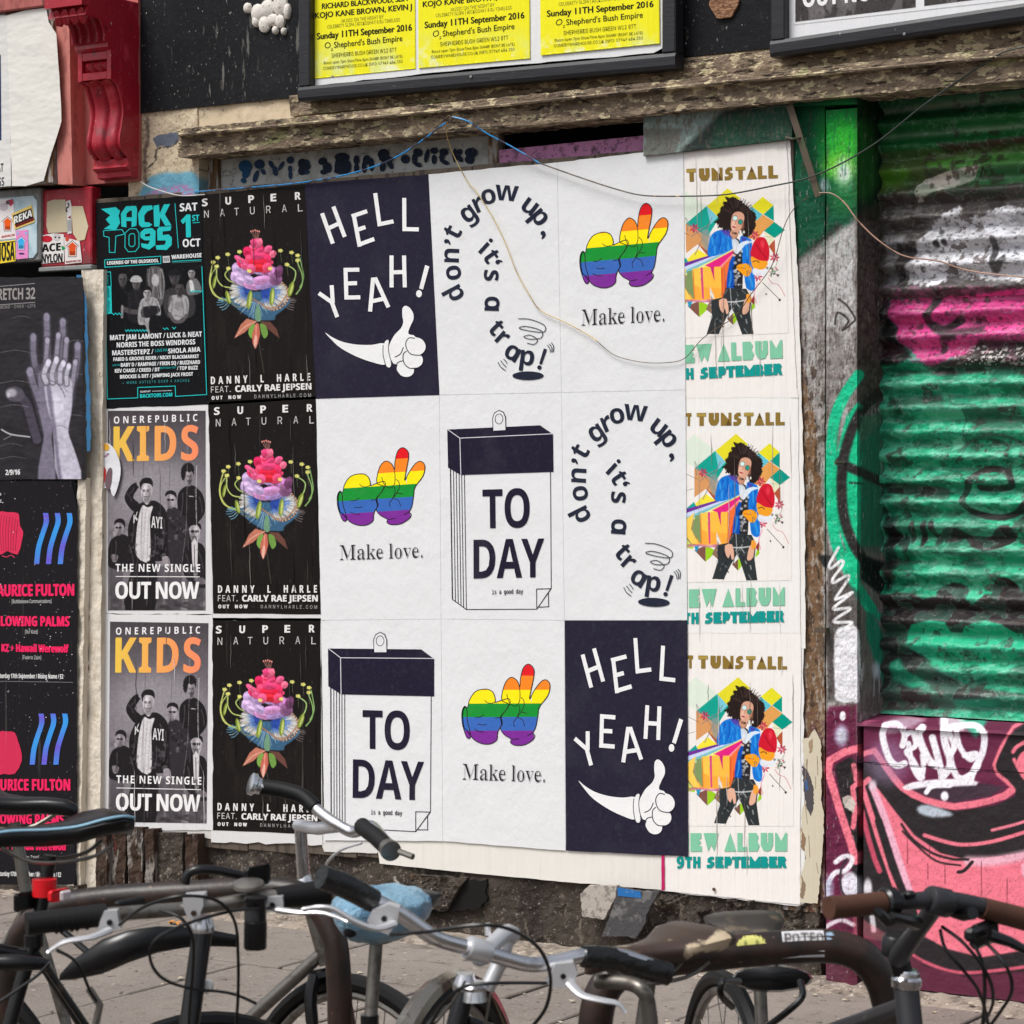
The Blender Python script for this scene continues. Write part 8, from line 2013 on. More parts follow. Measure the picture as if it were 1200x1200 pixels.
nl = MB().lathe(W(837, 1042, -0.007), (0, -1, 0), [(0, .005), (.004, .006), (.006, .003)], 9).build('nail', nmat('rusty_nail', (88, 66, 54), rough=0.7)); tag(nl, 'rusty nail head through the foot of the lowest TUNSTALL poster', 'nail')

tp = [o for o in bpy.data.objects if (o.get('label') or '').startswith('torn strip of old cream')][0]
A = Art(-0.0045, (920, 820, 4.286)); gq = random.Random(4)
for pts, c in (([(86, 330), (112, 350), (140, 430), (146, 520), (130, 585), (108, 540), (92, 450)], (84, 78, 82)), ([(98, 400), (112, 402), (118, 450), (104, 460)], (66, 96, 140)), ([(82, 640), (104, 700), (96, 760), (80, 740)], (142, 116, 92)), ([(120, 210), (140, 190), (136, 260), (122, 270)], (160, 138, 112)), ([(84, 880), (104, 930), (92, 1000), (76, 990)], (140, 120, 100))):
    A.poly(jag(pts, 3, 9, 5), c)
for i in range(7): x, y = gq.uniform(95, 170), gq.uniform(220, 960); A.line([(x, y), (x + gq.uniform(-14, 14), y + gq.uniform(40, 120))], 2.4, (150, 134, 112), 0)
A.build('stain', M_old, tp)
# ================================================================ CYCLE STANDS AND BICYCLES
M_blk = nmat('black_bike_paint', (14, 14, 16), layers=[((30, 30, 30), 0.62, 0.68, (78, 70, 64), 0.5, 5)], rough=0.3, rvar=0.1, spec=0.5)
M_rub = nmat('black_rubber', (13, 13, 14), bumps=[((300, 300, 300), 0.3, 0.001, 2)], rough=0.55, spec=0.3)
M_chr = nmat('scratched_aluminium', (222, 222, 225), layers=[((20, 20, 20), 0.55, 0.7, (150, 148, 146), 0.5)], metal=1.0, rough=0.25, rvar=0.1)
M_alu = nmat('matt_aluminium', (206, 206, 208), metal=0.55, rough=0.36)
M_dal = nmat('dull_grey_alloy', (128, 124, 118), metal=0.8, rough=0.4, layers=[((30, 30, 30), 0.5, 0.65, (80, 70, 60), 0.6)])
M_rst = nmat('rusty_brown_paint', (34, 26, 23), layers=[((10, 10, 10), 0.45, 0.6, (56, 38, 31), 0.8, 6), ((34, 34, 34), 0.6, 0.66, (36, 26, 25), 0.8, 5), ((80, 80, 80), 0.68, 0.72, (150, 110, 90), 0.6, 3)], bumps=[((60, 60, 60), 0.4, 0.002, 5)], rough=0.42, spec=0.5)
M_brn = nmat('brown_grip', (78, 48, 34), layers=[((60, 60, 60), 0.5, 0.65, (70, 42, 30), 0.7)], bumps=[((160, 160, 160), 0.4, 0.001)], rough=0.7)
M_mud = nmat('black_plastic', (12, 12, 14), rough=0.28, spec=0.5)
M_cab = nmat('cable_sleeve', (18, 18, 20), rough=0.35)
M_tape = nmat('black_tape', (9, 10, 10), bumps=[((50, 50, 50), 0.9, 0.006, 4)], rough=0.3, spec=0.6)
M_red = nmat('red_plastic', (214, 24, 34), rough=0.3, spec=0.5)
M_lens = nmat('clear_lens', (205, 190, 192), rough=0.15, spec=0.6)
M_bag = nmat('light_blue_plastic_bag', (124, 162, 184), layers=[((12, 12, 12), 0.45, 0.65, (88, 130, 160), 0.8, 5)], bumps=[((16, 16, 40), 1.0, 0.016, 5), ((60, 60, 120), 0.6, 0.005, 5)], rough=0.28, spec=0.55)
M_fend = nmat('rusty_chrome_mudguard', (176, 168, 156), metal=0.9, rough=0.22, layers=[((14, 14, 14), 0.52, 0.62, (96, 64, 42), 0.8, 7)])
M_leath = nmat('worn_brown_saddle', (60, 46, 40), layers=[((9, 9, 9), 0.5, 0.58, (196, 178, 150), 0.9, 5), ((14, 14, 14), 0.6, 0.66, (120, 70, 46), 0.8, 5)], rough=0.4)
M_frg = nmat('dark_grey_frame_paint', (52, 52, 55), layers=[((30, 30, 30), 0.66, 0.7, (130, 128, 128), 0.6, 4)], rough=0.38, metal=0.2)

def pw(*q): return [WD(*p) for p in q]
def smooth3(pts, n=6): return [Vector(p) for p in cr([tuple(p) for p in pts], n)]
def T(name, pts, r, mat, par, n=10, sm=0, ell=None):
    P = smooth3(pts, sm) if sm else pts
    if sm and isinstance(r, (list, tuple)):
        R = list(np.interp(np.linspace(0, 1, len(P)), np.linspace(0, 1, len(r)), r))
    else: R = r
    return MB().tube(P, R, n, ell=ell).build(name, mat, par, smooth=True)

def wheel(par, c, ax, R=0.335, tr=0.017, tmat=None, fender=None, spokes=24):
    """tyre with rim, hub and spokes; ax = horizontal axle direction"""
    ax = Vector(ax).normalized(); z = Vector((0, 0, 1)); u = ax.cross(z).normalized()
    def ring(rad, r, n=56, m=8, e=1.0):
        mb = MB()
        for i in range(n):
            a = 2 * math.pi * i / n
            d = u * math.cos(a) + z * math.sin(a)
            for k in range(m):
                b = 2 * math.pi * k / m
                mb.v.append(tuple(c + d * (rad + r * math.cos(b)) + ax * (r * e * math.sin(b))))
        for i in range(n):
            for k in range(m):
                a0 = i * m + k; a1 = i * m + (k + 1) % m; b0 = ((i + 1) % n) * m + k; b1 = ((i + 1) % n) * m + (k + 1) % m
                mb.f.append((a0, a1, b1, b0))
        return mb
    w = empty('wheel', c); w.parent = par; w.location = Vector(c) - origin_of(par)
    ring(R - tr, tr).build('tyre', tmat or M_rub, w, smooth=True)
    ring(R - 2 * tr - 0.008, 0.009, e=1.1).build('rim', M_dal, w, smooth=True)
    mb = MB().lathe(c - ax * 0.045, ax, [(0, 0.006), (0.012, 0.022), (0.03, 0.018), (0.06, 0.018), (0.078, 0.022), (0.09, 0.006)], 12)
    mb.build('hub', M_dal, w, smooth=True)
    mb = MB()
    for i in range(spokes):
        a = 2 * math.pi * i / spokes; d = u * math.cos(a) + z * math.sin(a); s = 1 if i % 2 else -1
        a2 = a + (0.5 if (i // 2) % 2 else -0.5); d2 = u * math.cos(a2) + z * math.sin(a2)
        mb.tube([c + ax * (0.028 * s) + d2 * 0.02, c + d * (R - 2 * tr - 0.01)], 0.0012, 4, cap=False)
    tag(mb.build('spokes', M_dal, w), kind='stuff')
    if fender:
        mb = MB(); rings = []
        a0, a1 = fender[1], fender[2]
        for i in range(31):
            a = math.radians(a0 + (a1 - a0) * i / 30); d = u * math.cos(a) + z * math.sin(a)
            rr = R + 0.012
            rings.append([c + d * (rr + q[1]) + ax * q[0] for q in ((-0.022, -0.012), (-0.018, 0.004), (0, 0.012), (0.018, 0.004), (0.022, -0.012), (0.015, 0.0), (0, 0.007), (-0.015, 0.0))])
        mb.loft(rings).build('mudguard', fender[0], w, smooth=True)
    return w

def saddle(par, p, hv, L=0.27, wd=0.15, mat=None, name='saddle', rails=True, stripe=None):
    """p: middle of the top, hv: forward"""
    hv = Vector(hv).normalized(); sd = Vector((-hv.y, hv.x, 0)); z = Vector((0, 0, 1)); p = Vector(p)
    rings = []
    prof = [(-0.50, 0.30, -0.010, .4), (-0.47, 0.80, 0.010, .8), (-0.38, 1.0, 0.016, 1), (-0.25, 0.96, 0.012, 1), (-0.10, 0.66, 0.0, 1), (0.08, 0.38, -0.004, .9), (0.28, 0.25, -0.003, .8), (0.42, 0.20, -0.006, .8), (0.49, 0.13, -0.014, .6), (0.51, 0.04, -0.02, .3)]
    for t, w_, h_, dp in prof:
        c = p + hv * (t * L); hw = wd / 2 * w_
        ring = []
        for k in range(16):
            a = 2 * math.pi * k / 16
            x = math.cos(a); y = math.sin(a)
            yy = (0.012 * y if y > 0 else 0.038 * dp * y * (0.6 + 0.4 * abs(x)))
            ring.append(c + sd * (hw * (abs(x) ** 0.8) * (1 if x > 0 else -1)) + z * (h_ + yy))
        rings.append(ring)
    s = MB().loft(rings).build(name, mat or M_mud, par, smooth=True)
    if stripe:
        for sg in ((1,) if sd.dot(Vector((-DV[0], -DV[1], 0))) > 0 else (-1,)):
            pts = [p + hv * (t * L) + sd * (sg * wd / 2 * w_ * 0.93) + z * (h_ + 0.008) for t, w_, h_, dp in prof[1:8]]
            MB().tube(smooth3(pts, 4), 0.0028, 6).build('stripe', stripe, s, smooth=True)
    if rails:
        for sg in (1, -1):
            T('rail', smooth3([p + hv * (-0.36 * L) + sd * sg * 0.03 + z * -0.03, p + hv * (-0.2 * L) + sd * sg * 0.022 + z * -0.052, p + hv * (0.15 * L) + sd * sg * 0.02 + z * -0.052, p + hv * (0.36 * L) + sd * sg * 0.008 + z * -0.02], 4), 0.0036, M_dal, s, 6)
    return s

def frame(name, label, HT, SD, fm, rt=0.016, steer=0.0, back=0.21, hl=0.16, top=True, fender=None, ffender=None, sad=None, group='bicycles parked at the stands', post=M_dal, forkm=None, wh=(True, True), tdrop=0.03):
    SDh = Vector(SD); HTv = Vector(HT)
    hv = Vector((HTv.x - SDh.x, HTv.y - SDh.y, 0)).normalized()
    sd = Vector((-hv.y, hv.x, 0)); z = Vector((0, 0, 1))
    BB = Vector((SDh.x, SDh.y, 0.28)) + hv * 0.20
    root = empty(name, (BB.x, BB.y, 0), label, 'bicycle', group)
    HB = HTv - z * hl + hv * (hl * 0.3)
    ST = Vector((SDh.x, SDh.y, SDh.z - 0.19)) + hv * 0.035
    RA = Vector((SDh.x, SDh.y, 0.335)) - hv * back
    m = MB(); m.tube([HTv, HB], rt * 1.25, 12); m.tube([BB, ST], rt, 12); m.tube([HB + z * 0.03, BB], rt * 1.15, 12)
    if top: m.tube([ST - z * 0.03, HTv - z * tdrop], rt * 0.95, 12)
    for s in (1, -1):
        m.tube([ST - z * 0.02 + sd * 0.012 * s, RA + sd * 0.055 * s], rt * 0.5, 8); m.tube([BB + sd * 0.02 * s, RA + sd * 0.055 * s], rt * 0.6, 8)
    m.lathe(BB - sd * 0.036, sd, [(0, 0.021), (0.072, 0.021)], 12)
    m.build('frame', fm, root, smooth=True)
    T('seat_post', [ST - z * 0.02, Vector((SDh.x, SDh.y, SDh.z - 0.045)) + hv * 0.005], 0.0125, post, root)
    MB().lathe(ST - z * 0.012, z, [(0, rt * 1.3), (0.02, rt * 1.3)], 12).build('seat_clamp', M_blk, root)
    sh = Vector((hv.x * math.cos(steer) - hv.y * math.sin(steer), hv.x * math.sin(steer) + hv.y * math.cos(steer), 0)); ss = Vector((-sh.y, sh.x, 0))
    FA = Vector((HB.x, HB.y, 0.335)) + sh * 0.09
    m = MB()
    for s in (1, -1): m.tube(smooth3([HB - z * 0.015 + ss * 0.03 * s, HB - z * 0.10 + ss * 0.048 * s + sh * 0.01, FA + ss * 0.05 * s], 5), [0.013] * 6 + [0.009] * 5, 8)
    m.tube([HB - z * 0.02 - ss * 0.035, HB - z * 0.02 + ss * 0.035], 0.014, 8); m.build('fork', forkm or fm, root, smooth=True)
    MB().lathe(HTv, z, [(0, rt * 1.45), (0.012, rt * 1.5), (0.018, rt * 1.2), (0.026, rt * 1.1)], 14).build('headset', M_chr, root, smooth=True)
    wheel(root, RA, sd, fender=fender); wheel(root, FA, ss, fender=ffender)
    ck = MB().lathe(BB + sd * 0.03, sd, [(0, 0.095), (0.004, 0.095), (0.005, 0.02), (0.02, 0.018)], 24)
    cr_ = ck.build('chainring', M_dal, root)
    for s in (1, -1):
        e = BB + sd * (0.055 * s) + (hv * 0.12 + z * -0.12) * s
        T('crank', [BB + sd * 0.055 * s, e], 0.009, M_dal, root, 8)
        MB().box(tuple(e + Vector((-0.045, -0.04, -0.012)) + sd * 0.05 * s), tuple(e + Vector((0.045, 0.04, 0.012)) + sd * 0.05 * s), 0.004).build('pedal', M_mud, root)
    if sad: sad(root, SDh, hv)
    return root, hv, sd

def lever(par, pts, cl, r=0.006, mat=M_alu, body=0.02):
    """brake lever: clamp block at cl, blade through pts"""
    L_ = MB()
    L_.tube(smooth3(pw(*pts), 5), list(np.interp(np.linspace(0, 1, 5 * (len(pts) - 1) + 1), [0, .5, .93, 1], [r * 1.5, r * 1.15, r * 0.9, r * 1.1])), 8, ell=(1.0, 0.6))
    o = L_.build('brake_lever', mat, par, smooth=True)
    P = [WD(*q) for q in cl]
    MB().prism(P, (DV[0] * body, DV[1] * body, 0)).build('lever_clamp', mat, o)
    c = sum(P, Vector()) / len(P) - Vector((DV[0], DV[1], 0)) * 0.001
    MB().lathe(c, (-DV[0], -DV[1], 0), [(0, 0.0045), (0.002, 0.0045), (0.0022, 0.002)], 10).build('pivot_screw', M_blk, o)
    return o

def cab(par, pts, r=0.0026, mat=None):
    return T('brake_cable', pw(*pts), r, mat or M_cab, par, 6, 7)

# --- stands
def stand(label, pts, r, stick=None):
    P = smooth3(pts, 8)
    return tag(MB().tube(P, r, 18).build('cycle_stand', M_rst, None, smooth=True), label, 'cycle stand', 'cycle stands')
def gz(p): return Vector((p.x, p.y, 0.0))
stand('rusty brown tube cycle stand behind the left bicycles', [gz(WD(0, 1200, 5.05)), WD(2, 1300, 5.05), WD(6, 1180, 5.05), WD(22, 1100, 5.03), WD(60, 1066, 5.0), WD(120, 1053, 4.97), WD(230, 1046, 4.92), WD(320, 1042, 4.86), WD(362, 1054, 4.83), WD(386, 1086, 4.81), WD(396, 1130, 4.8), WD(399, 1250, 4.8), gz(WD(400, 1250, 4.8))], 0.024)
st2 = stand('brown tube cycle stand with torn stickers at the right', [gz(WD(694, 1300, 4.28)), WD(694, 1300, 4.28), WD(696, 1220, 4.28), WD(704, 1168, 4.28), WD(726, 1140, 4.29), WD(762, 1128, 4.3), WD(850, 1116, 4.34), WD(940, 1109, 4.38), WD(990, 1112, 4.4), WD(1022, 1132, 4.41), WD(1040, 1172, 4.42), WD(1046, 1240, 4.42), gz(WD(1047, 1240, 4.42))], 0.029)
S2P = smooth3([WD(694, 1300, 4.28), WD(696, 1220, 4.28), WD(704, 1168, 4.28), WD(726, 1140, 4.29), WD(762, 1128, 4.3), WD(850, 1116, 4.34), WD(940, 1109, 4.38), WD(990, 1112, 4.4), WD(1022, 1132, 4.41)], 12)
S2X = [float(PJ(np.array(tuple(v)))[0]) for v in S2P]
def wrap(label, px0, px1, a0, a1, colr, art=None, wob=0.0):
    """a sticker curved round the street side of the stand's tube; a0..a1: angles round it, degrees above the middle"""
    V = []; C = []; F = []
    n, m = 26, 14
    for i in range(n + 1):
        px = px0 + (px1 - px0) * i / n
        c = Vector([float(np.interp(px, S2X[20:], [v[k] for v in S2P[20:]])) for k in range(3)])
        for j in range(m + 1):
            an = math.radians(a0 + (a1 - a0) * j / m); rr = 0.0296
            V.append(tuple(c + Vector((0, 0, rr * math.sin(an))) + Vector((-DV[0], -DV[1], 0)) * (rr * math.cos(an)))); C.append((i / n, j / m))
    U = np.array(C); r = Ras(U[:, 0] * 100, U[:, 1] * 60, colr)
    if art: art(r)
    for i in range(n):
        for j in range(m):
            uc, vc = (i + 0.5) / n - 0.5, (j + 0.5) / m - 0.5
            if wob and (uc * uc / 0.25 + vc * vc / 0.25) > 1.0 + wob * mnoise.noise(Vector((i * 0.6, j * 0.6, px0))): continue
            a = i * (m + 1) + j; F.append((a, a + 1, a + m + 2, a + m + 1))
    o = mk('sticker', V, F, M_paper2, None, cols=r.lin(), smooth=True)
    return tag(o, label, 'sticker', 'stickers on the right cycle stand')
M_paper2 = nmat('weathered_sticker', attr=True, layers=[((160, 160, 160), 0.6, 0.68, (90, 80, 74), 0.7, 4)], rough=0.5)
def smiley(r):
    r.ell(30, 20, 5, 7, (120, 126, 60), 3); r.ell(70, 20, 5, 7, (120, 126, 60), 3); r.line([(22, 34), (40, 46), (62, 46), (80, 32)], 4, (110, 120, 60), 3)
wrap('round faded yellow smiley sticker on the right cycle stand', 862, 896, 66, -34, (206, 202, 116), smiley, 0.5)
def potes(r):
    K = (60, 56, 54); Wt = (206, 204, 206)
    S_ = lambda y: y * .62 + 2
    L = lambda *p: r.line([(a, S_(b)) for a, b in p], 4.5, K, 2, 1, 0)
    def O(x, y, rx, ry): r.ell(x, S_(y), rx, ry * .62, K, 2); r.ell(x, S_(y), rx - 4, ry * .62 - 4, Wt, 2)
    L((9, 50), (9, 12)); O(15, 22, 8, 14); O(33, 31, 9, 20); L((46, 14), (62, 14)); L((54, 14), (54, 50)); L((68, 14), (68, 50)); L((68, 14), (78, 14)); L((68, 31), (76, 31)); L((68, 49), (78, 49)); O(90, 31, 9, 20)
wrap('white sticker with worn black letters on the right cycle stand', 915, 964, 74, -28, (206, 204, 206), potes)
wrap('torn white sticker scrap on the right cycle stand, near the taped grip', 798, 828, 46, -24, (208, 204, 206), lambda r: r.speck((0, 0, 100, 60), 10, 14, [(110, 90, 90), (206, 190, 196)], 0.8, 3, 5), 1.6)
wrap('small blue and white sticker scrap at the bend of the right cycle stand', 966, 976, 66, 30, (150, 176, 200), None, 1.4)

# --- bicycle with the bag-covered saddle: grey flat bar, black head tube
def sad_bag(root, p, hv):
    s = saddle(root, p, hv, 0.25, 0.17, M_mud)
    sd = Vector((-hv.y, hv.x, 0)); rings = []
    for i in range(25):
        t = i / 24; a = math.pi * t
        c = p + hv * ((0.5 - t) * 0.27) * -1
        rw = (0.088 if t < 0.55 else 0.088 * (1 - (t - 0.55) * 1.25)) * (math.sin(a) ** 0.35 if 0 < t < 1 else 0.12)
        rings.append([c + sd * (rw * math.cos(b)) + Vector((0, 0, 0.006 + (0.034 if math.sin(b) > 0 else 0.062) * math.sin(b) * (math.sin(a) ** 0.4 if 0 < t < 1 else 0.1) + 0.006 * mnoise.noise(Vector((i * 0.4, k * 0.5, 2))))) for k, b in enumerate(np.linspace(0, 2 * math.pi, 28, endpoint=False))])
    MB().loft(rings).build('bag_cover', M_bag, s, smooth=True)
B1, hv1, sd1 = frame('bicycle', 'black bicycle with light blue bag over its saddle and a worn grey flat handlebar', WD(237, 1092, 4.0), WD(443, 1066, 4.6), M_blk, 0.0128, steer=0.9, back=0.30, hl=0.17, top=False, sad=sad_bag, fender=(M_fend, 20, 175))
MB().lathe(WD(242, 1155, 3.982), (-DV[0], -DV[1], 0), [(0, 0.0115), (0.003, 0.0115), (0.004, 0.009)], 18).build('head_badge', M_alu, B1)
A_bar = pw((32, 1083, 3.86), (80, 1076, 3.88), (150, 1070, 3.92), (226, 1064, 3.97), (300, 1053, 4.0), (345, 1048, 4.02), (382, 1046, 4.04))
bar1 = T('handlebar', A_bar, 0.0112, M_dal, B1, 12, 5)
T('grip', pw((31, 1083, 3.86), (124, 1072, 3.905)), 0.0172, M_rub, bar1, 14)
g_end = WD(31, 1083, 3.86)
for k in range(9):
    c = WD(58 + k * 6, 1081.5 - k * 0.75, 3.872 + k * .003); MB().lathe(c, (WD(124, 1072, 3.905) - WD(31, 1083, 3.86)), [(0, .0178), (.003, .0178)], 14).build('grip_rib', M_rub, bar1, smooth=True) if k in (1, 2, 4, 5, 7) else None
T('grip', pw((322, 1052, 4.01), (384, 1045, 4.05)), [0.0165, 0.0205], M_rub, bar1, 14)
MB().prism(pw((214, 1052, 3.95), (238, 1050, 3.95), (238, 1062, 3.95), (233, 1074, 3.95), (227, 1078, 3.95), (220, 1076, 3.95), (215, 1064, 3.95)), (DV[0] * .05, DV[1] * .05, 0)).build('stem', M_alu, B1)
MB().lathe(WD(227, 1070, 3.949), (-DV[0], -DV[1], 0), [(0, .0045), (.002, .0045), (.0021, .002)], 10).build('stem_bolt', M_rst, B1)
T('stem_post', pw((236, 1078, 4.0), (237, 1094, 4.0)), 0.0125, M_chr, B1)
lever(bar1, [(128, 1090, 3.86), (108, 1098, 3.83), (78, 1103, 3.82), (64, 1110, 3.82), (56, 1116, 3.82)], [(117, 1080, 3.88), (122, 1068, 3.88), (137, 1067, 3.88), (139, 1080, 3.88), (142, 1089, 3.88), (128, 1092, 3.88), (115, 1090, 3.88)], 0.0058)
lever(bar1, [(326, 1066, 3.96), (350, 1069, 3.94), (380, 1070, 3.93), (408, 1080, 3.92)], [(307, 1052, 3.98), (331, 1051, 3.98), (332, 1063, 3.98), (320, 1068, 3.98), (306, 1068, 3.98)], 0.0055)
MB().box(tuple(WD(139, 1057, 3.93)), tuple(WD(165, 1067, 3.99)), 0.003).build('gear_shifter', M_mud, bar1)
def print3(t, q0, q1, h, colr, par, rr):
    """lettering lying on the street side of a bar between two picture points"""
    V, Fc = glyphs(t, 'bold'); a, b = WD(*q0), WD(*q1); k = h / caph('bold'); g0, g1 = V[:, 0].min(), V[:, 0].max()
    n = Vector((-DV[0], -DV[1], 0)) * rr; up = Vector((0, 0, 1))
    P = [tuple(a + (b - a) * ((v[0] - g0) / (g1 - g0)) + up * (v[1] * k) + n) for v in V]
    return mk('lettering', P, Fc, nmat('bar_lettering', colr, rough=0.5), par)
print3('TIOGA', (252, 1062, 3.985), (281, 1058, 3.995), 0.0085, (186, 180, 170), bar1, 0.0116)
bell = MB().lathe(WD(291, 1038, 3.98), (0.1, -0.2, 1), [(-0.004, 0.021), (0.0, 0.0255), (0.005, 0.024), (0.009, 0.012), (0.0105, 0.003)], 20).build('bell', M_dal, bar1, smooth=True)
T('bell_post', pw((292, 1040, 3.98), (293, 1056, 3.99)), 0.004, M_blk, bell, 8)
T('bar_end', pw((217, 1036, 4.05), (221, 1024, 4.05), (234, 1019, 4.05), (262, 1021, 4.06), (296, 1030, 4.07)), 0.0075, M_mud, B1, 10, 5)
lm = MB().box(tuple(WD(289, 1017, 3.99)), tuple(WD(314, 1035, 4.04)), 0.005).build('light_mount', M_mud, B1)
lt = MB().lathe(WD(299, 1112, 3.93), (0.02, 0, 1), [(0, .0165), (.003, .0178), (.042, .0178), (.043, .0165), (.066, .0165), (.068, .0178), (.08, .0178)], 18).build('front_light', M_mud, B1, smooth=True)
MB().lathe(WD(299, 1078, 3.93), (0.02, 0, 1), [(0, .0172), (.021, .0172)], 18).build('lens_band', M_frg, lt, smooth=True)
A = None
for pts in ([(140, 1084, 3.86), (170, 1062, 3.8), (215, 1050, 3.78), (255, 1056, 3.82), (275, 1080, 3.86), (279, 1120, 3.9), (279, 1165, 3.93), (277, 1200, 3.95), (276, 1240, 3.97)],
            [(318, 1064, 3.95), (270, 1068, 3.85), (215, 1084, 3.8), (182, 1102, 3.79), (176, 1124, 3.8), (190, 1146, 3.84), (222, 1158, 3.9), (270, 1164, 3.95), (300, 1176, 3.98)],
            [(187, 1066, 3.86), (212, 1076, 3.84), (226, 1100, 3.85), (226, 1140, 3.88), (222, 1190, 3.92), (222, 1250, 3.95)],
            [(66, 1113, 3.84), (90, 1128, 3.84), (105, 1160, 3.86), (115, 1176, 3.88)]):
    cab(B1, pts)
T('cable_stop', pw((104, 1158, 3.88), (117, 1178, 3.88), (112, 1200, 3.88)), 0.006, M_dal, B1, 8)

# --- bicycle with the polished silver handlebar
def sad_leather(root, p, hv): saddle(root, p, hv, 0.27, 0.16, M_leath)
B2, hv2, sd2 = frame('bicycle', 'bicycle with polished silver handlebar, white brake levers and black taped right grip', WD(545, 1160, 3.98), WD(764, 1110, 4.20), M_blk, 0.0130, steer=0.75, hl=0.15, sad=sad_leather, tdrop=0.05)
bar2p = pw((378, 1028, 3.78), (432, 1052, 3.82), (470, 1072, 3.85), (508, 1098, 3.88), (546, 1110, 3.92), (580, 1120, 3.95), (620, 1130, 3.98), (652, 1127, 4.0), (690, 1119, 4.02), (735, 1122, 4.04), (782, 1140, 4.06))
bar2 = T('handlebar', bar2p, 0.0122, M_chr, B2, 14, 6)
T('grip', pw((376, 1027, 3.78), (404, 1038, 3.80), (438, 1056, 3.825)), [0.0185, 0.019, 0.0178], M_tape, bar2, 14, 4)
T('grip', pw((683, 1121, 4.015), (720, 1124, 4.035), (784, 1142, 4.065)), [0.0175, 0.0185, 0.0185], M_tape, bar2, 14, 4)
MB().lathe(WD(548, 1110, 3.92), (WD(592, 1124, 3.95) - WD(548, 1110, 3.92)), [(0, .0175), (.004, .019), (.034, .019), (.038, .0175)], 18).build('bar_clamp', M_alu, B2, smooth=True)
T('stem', pw((560, 1122, 3.93), (578, 1106, 3.97), (592, 1094, 4.0), (600, 1096, 4.02)), [0.016, 0.013, 0.014, 0.015], M_alu, B2, 12, 4)
T('stem_post', pw((596, 1096, 4.02), (585, 1130, 4.01), (570, 1160, 4.0)), 0.0122, M_alu, B2, 12)
T('stem_bolt', pw((571, 1082, 3.99), (572, 1096, 3.99)), 0.005, M_alu, B2, 8)
MB().lathe(WD(556, 1150, 3.97), (0, 0, -1), [(0, 0.016), (0.008, 0.024), (0.014, 0.018), (0.03, 0.021)], 16).build('lower_headset', M_chr, B2, smooth=True)
lever(bar2, [(462, 1082, 3.78), (440, 1088, 3.76), (416, 1080, 3.75), (392, 1066, 3.75), (374, 1063, 3.75), (356, 1066, 3.76)], [(436, 1068, 3.79), (456, 1060, 3.79), (468, 1064, 3.79), (466, 1078, 3.79), (456, 1096, 3.79), (440, 1090, 3.79), (430, 1080, 3.79)], 0.0062, body=0.03)
lever(bar2, [(668, 1152, 3.96), (682, 1166, 3.94), (704, 1172, 3.93), (724, 1176, 3.93), (733, 1186, 3.93)], [(651, 1130, 3.97), (672, 1128, 3.97), (677, 1140, 3.97), (672, 1156, 3.97), (648, 1158, 3.97), (640, 1152, 3.97)], 0.0062, body=0.03)
for pts in ([(458, 1095, 3.79), (500, 1092, 3.7), (560, 1084, 3.66), (600, 1090, 3.68), (632, 1112, 3.74), (645, 1145, 3.82), (640, 1180, 3.88), (622, 1205, 3.92)], [(640, 1152, 3.95), (590, 1152, 3.86), (545, 1156, 3.86), (520, 1176, 3.9), (505, 1200, 3.94)]):
    cab(B2, pts, 0.0029)
for pts in ([(545, 1150, 3.9), (530, 1175, 3.92), (505, 1205, 3.94)], [(575, 1165, 3.93), (568, 1205, 3.95)]): cab(B2, pts, 0.002, M_dal)

# --- bicycle behind with chrome riser bar
def sad_blk(root, p, hv): saddle(root, p, hv, 0.28, 0.16, M_mud)
B3, hv3, sd3 = frame('bicycle', 'silver-framed bicycle with high bent handlebar and long dark grips, behind the left stand', WD(357, 1040, 5.05), WD(14, 938, 5.2), M_dal, 0.0115, steer=-0.5, hl=0.15, sad=sad_blk, forkm=M_blk)
T('stem_post', pw((356, 1032, 5.05), (352, 968, 5.04)), 0.0125, M_chr, B3, 12)
T('stem', pw((349, 967, 5.04), (372, 971, 4.98), (396, 968, 4.92)), 0.0125, M_alu, B3, 12)
bar3 = T('handlebar', pw((300, 921, 4.98), (330, 926, 4.98), (356, 934, 4.97), (373, 950, 4.95), (392, 964, 4.92), (414, 975, 4.9), (432, 968, 4.86), (442, 974, 4.83), (458, 995, 4.76)), 0.0115, M_chr, B3, 12, 6)
T('grip', pw((306, 922, 4.985), (332, 926, 4.98), (354, 933, 4.97), (369, 946, 4.955)), 0.0155, M_rub, bar3, 14, 5)
T('grip', pw((424, 968, 4.87), (440, 980, 4.81), (456, 995, 4.76)), 0.0165, M_rub, bar3, 14)
MB().lathe(WD(306, 922, 4.985), (WD(296, 919, 4.98) - WD(306, 922, 4.985)), [(0, .015), (.010, .0165), (.014, .022), (.022, .022), (.024, .018)], 18).build('end_cap', M_chr, bar3, smooth=True)
MB().lathe(WD(454, 993, 4.765), (WD(462, 1001, 4.73) - WD(454, 993, 4.765)), [(0, .0175), (.012, .0195), (.022, .0195), (.0225, .015)], 18).build('end_cap', M_dal, bar3, smooth=True)
T('brake_lever', pw((468, 998, 4.74), (484, 1004, 4.72)), 0.006, M_dal, bar3, 8)
cab(B3, [(424, 988, 4.86), (400, 996, 4.9), (384, 1010, 4.95), (380, 1024, 5.0)], 0.0028, M_alu)

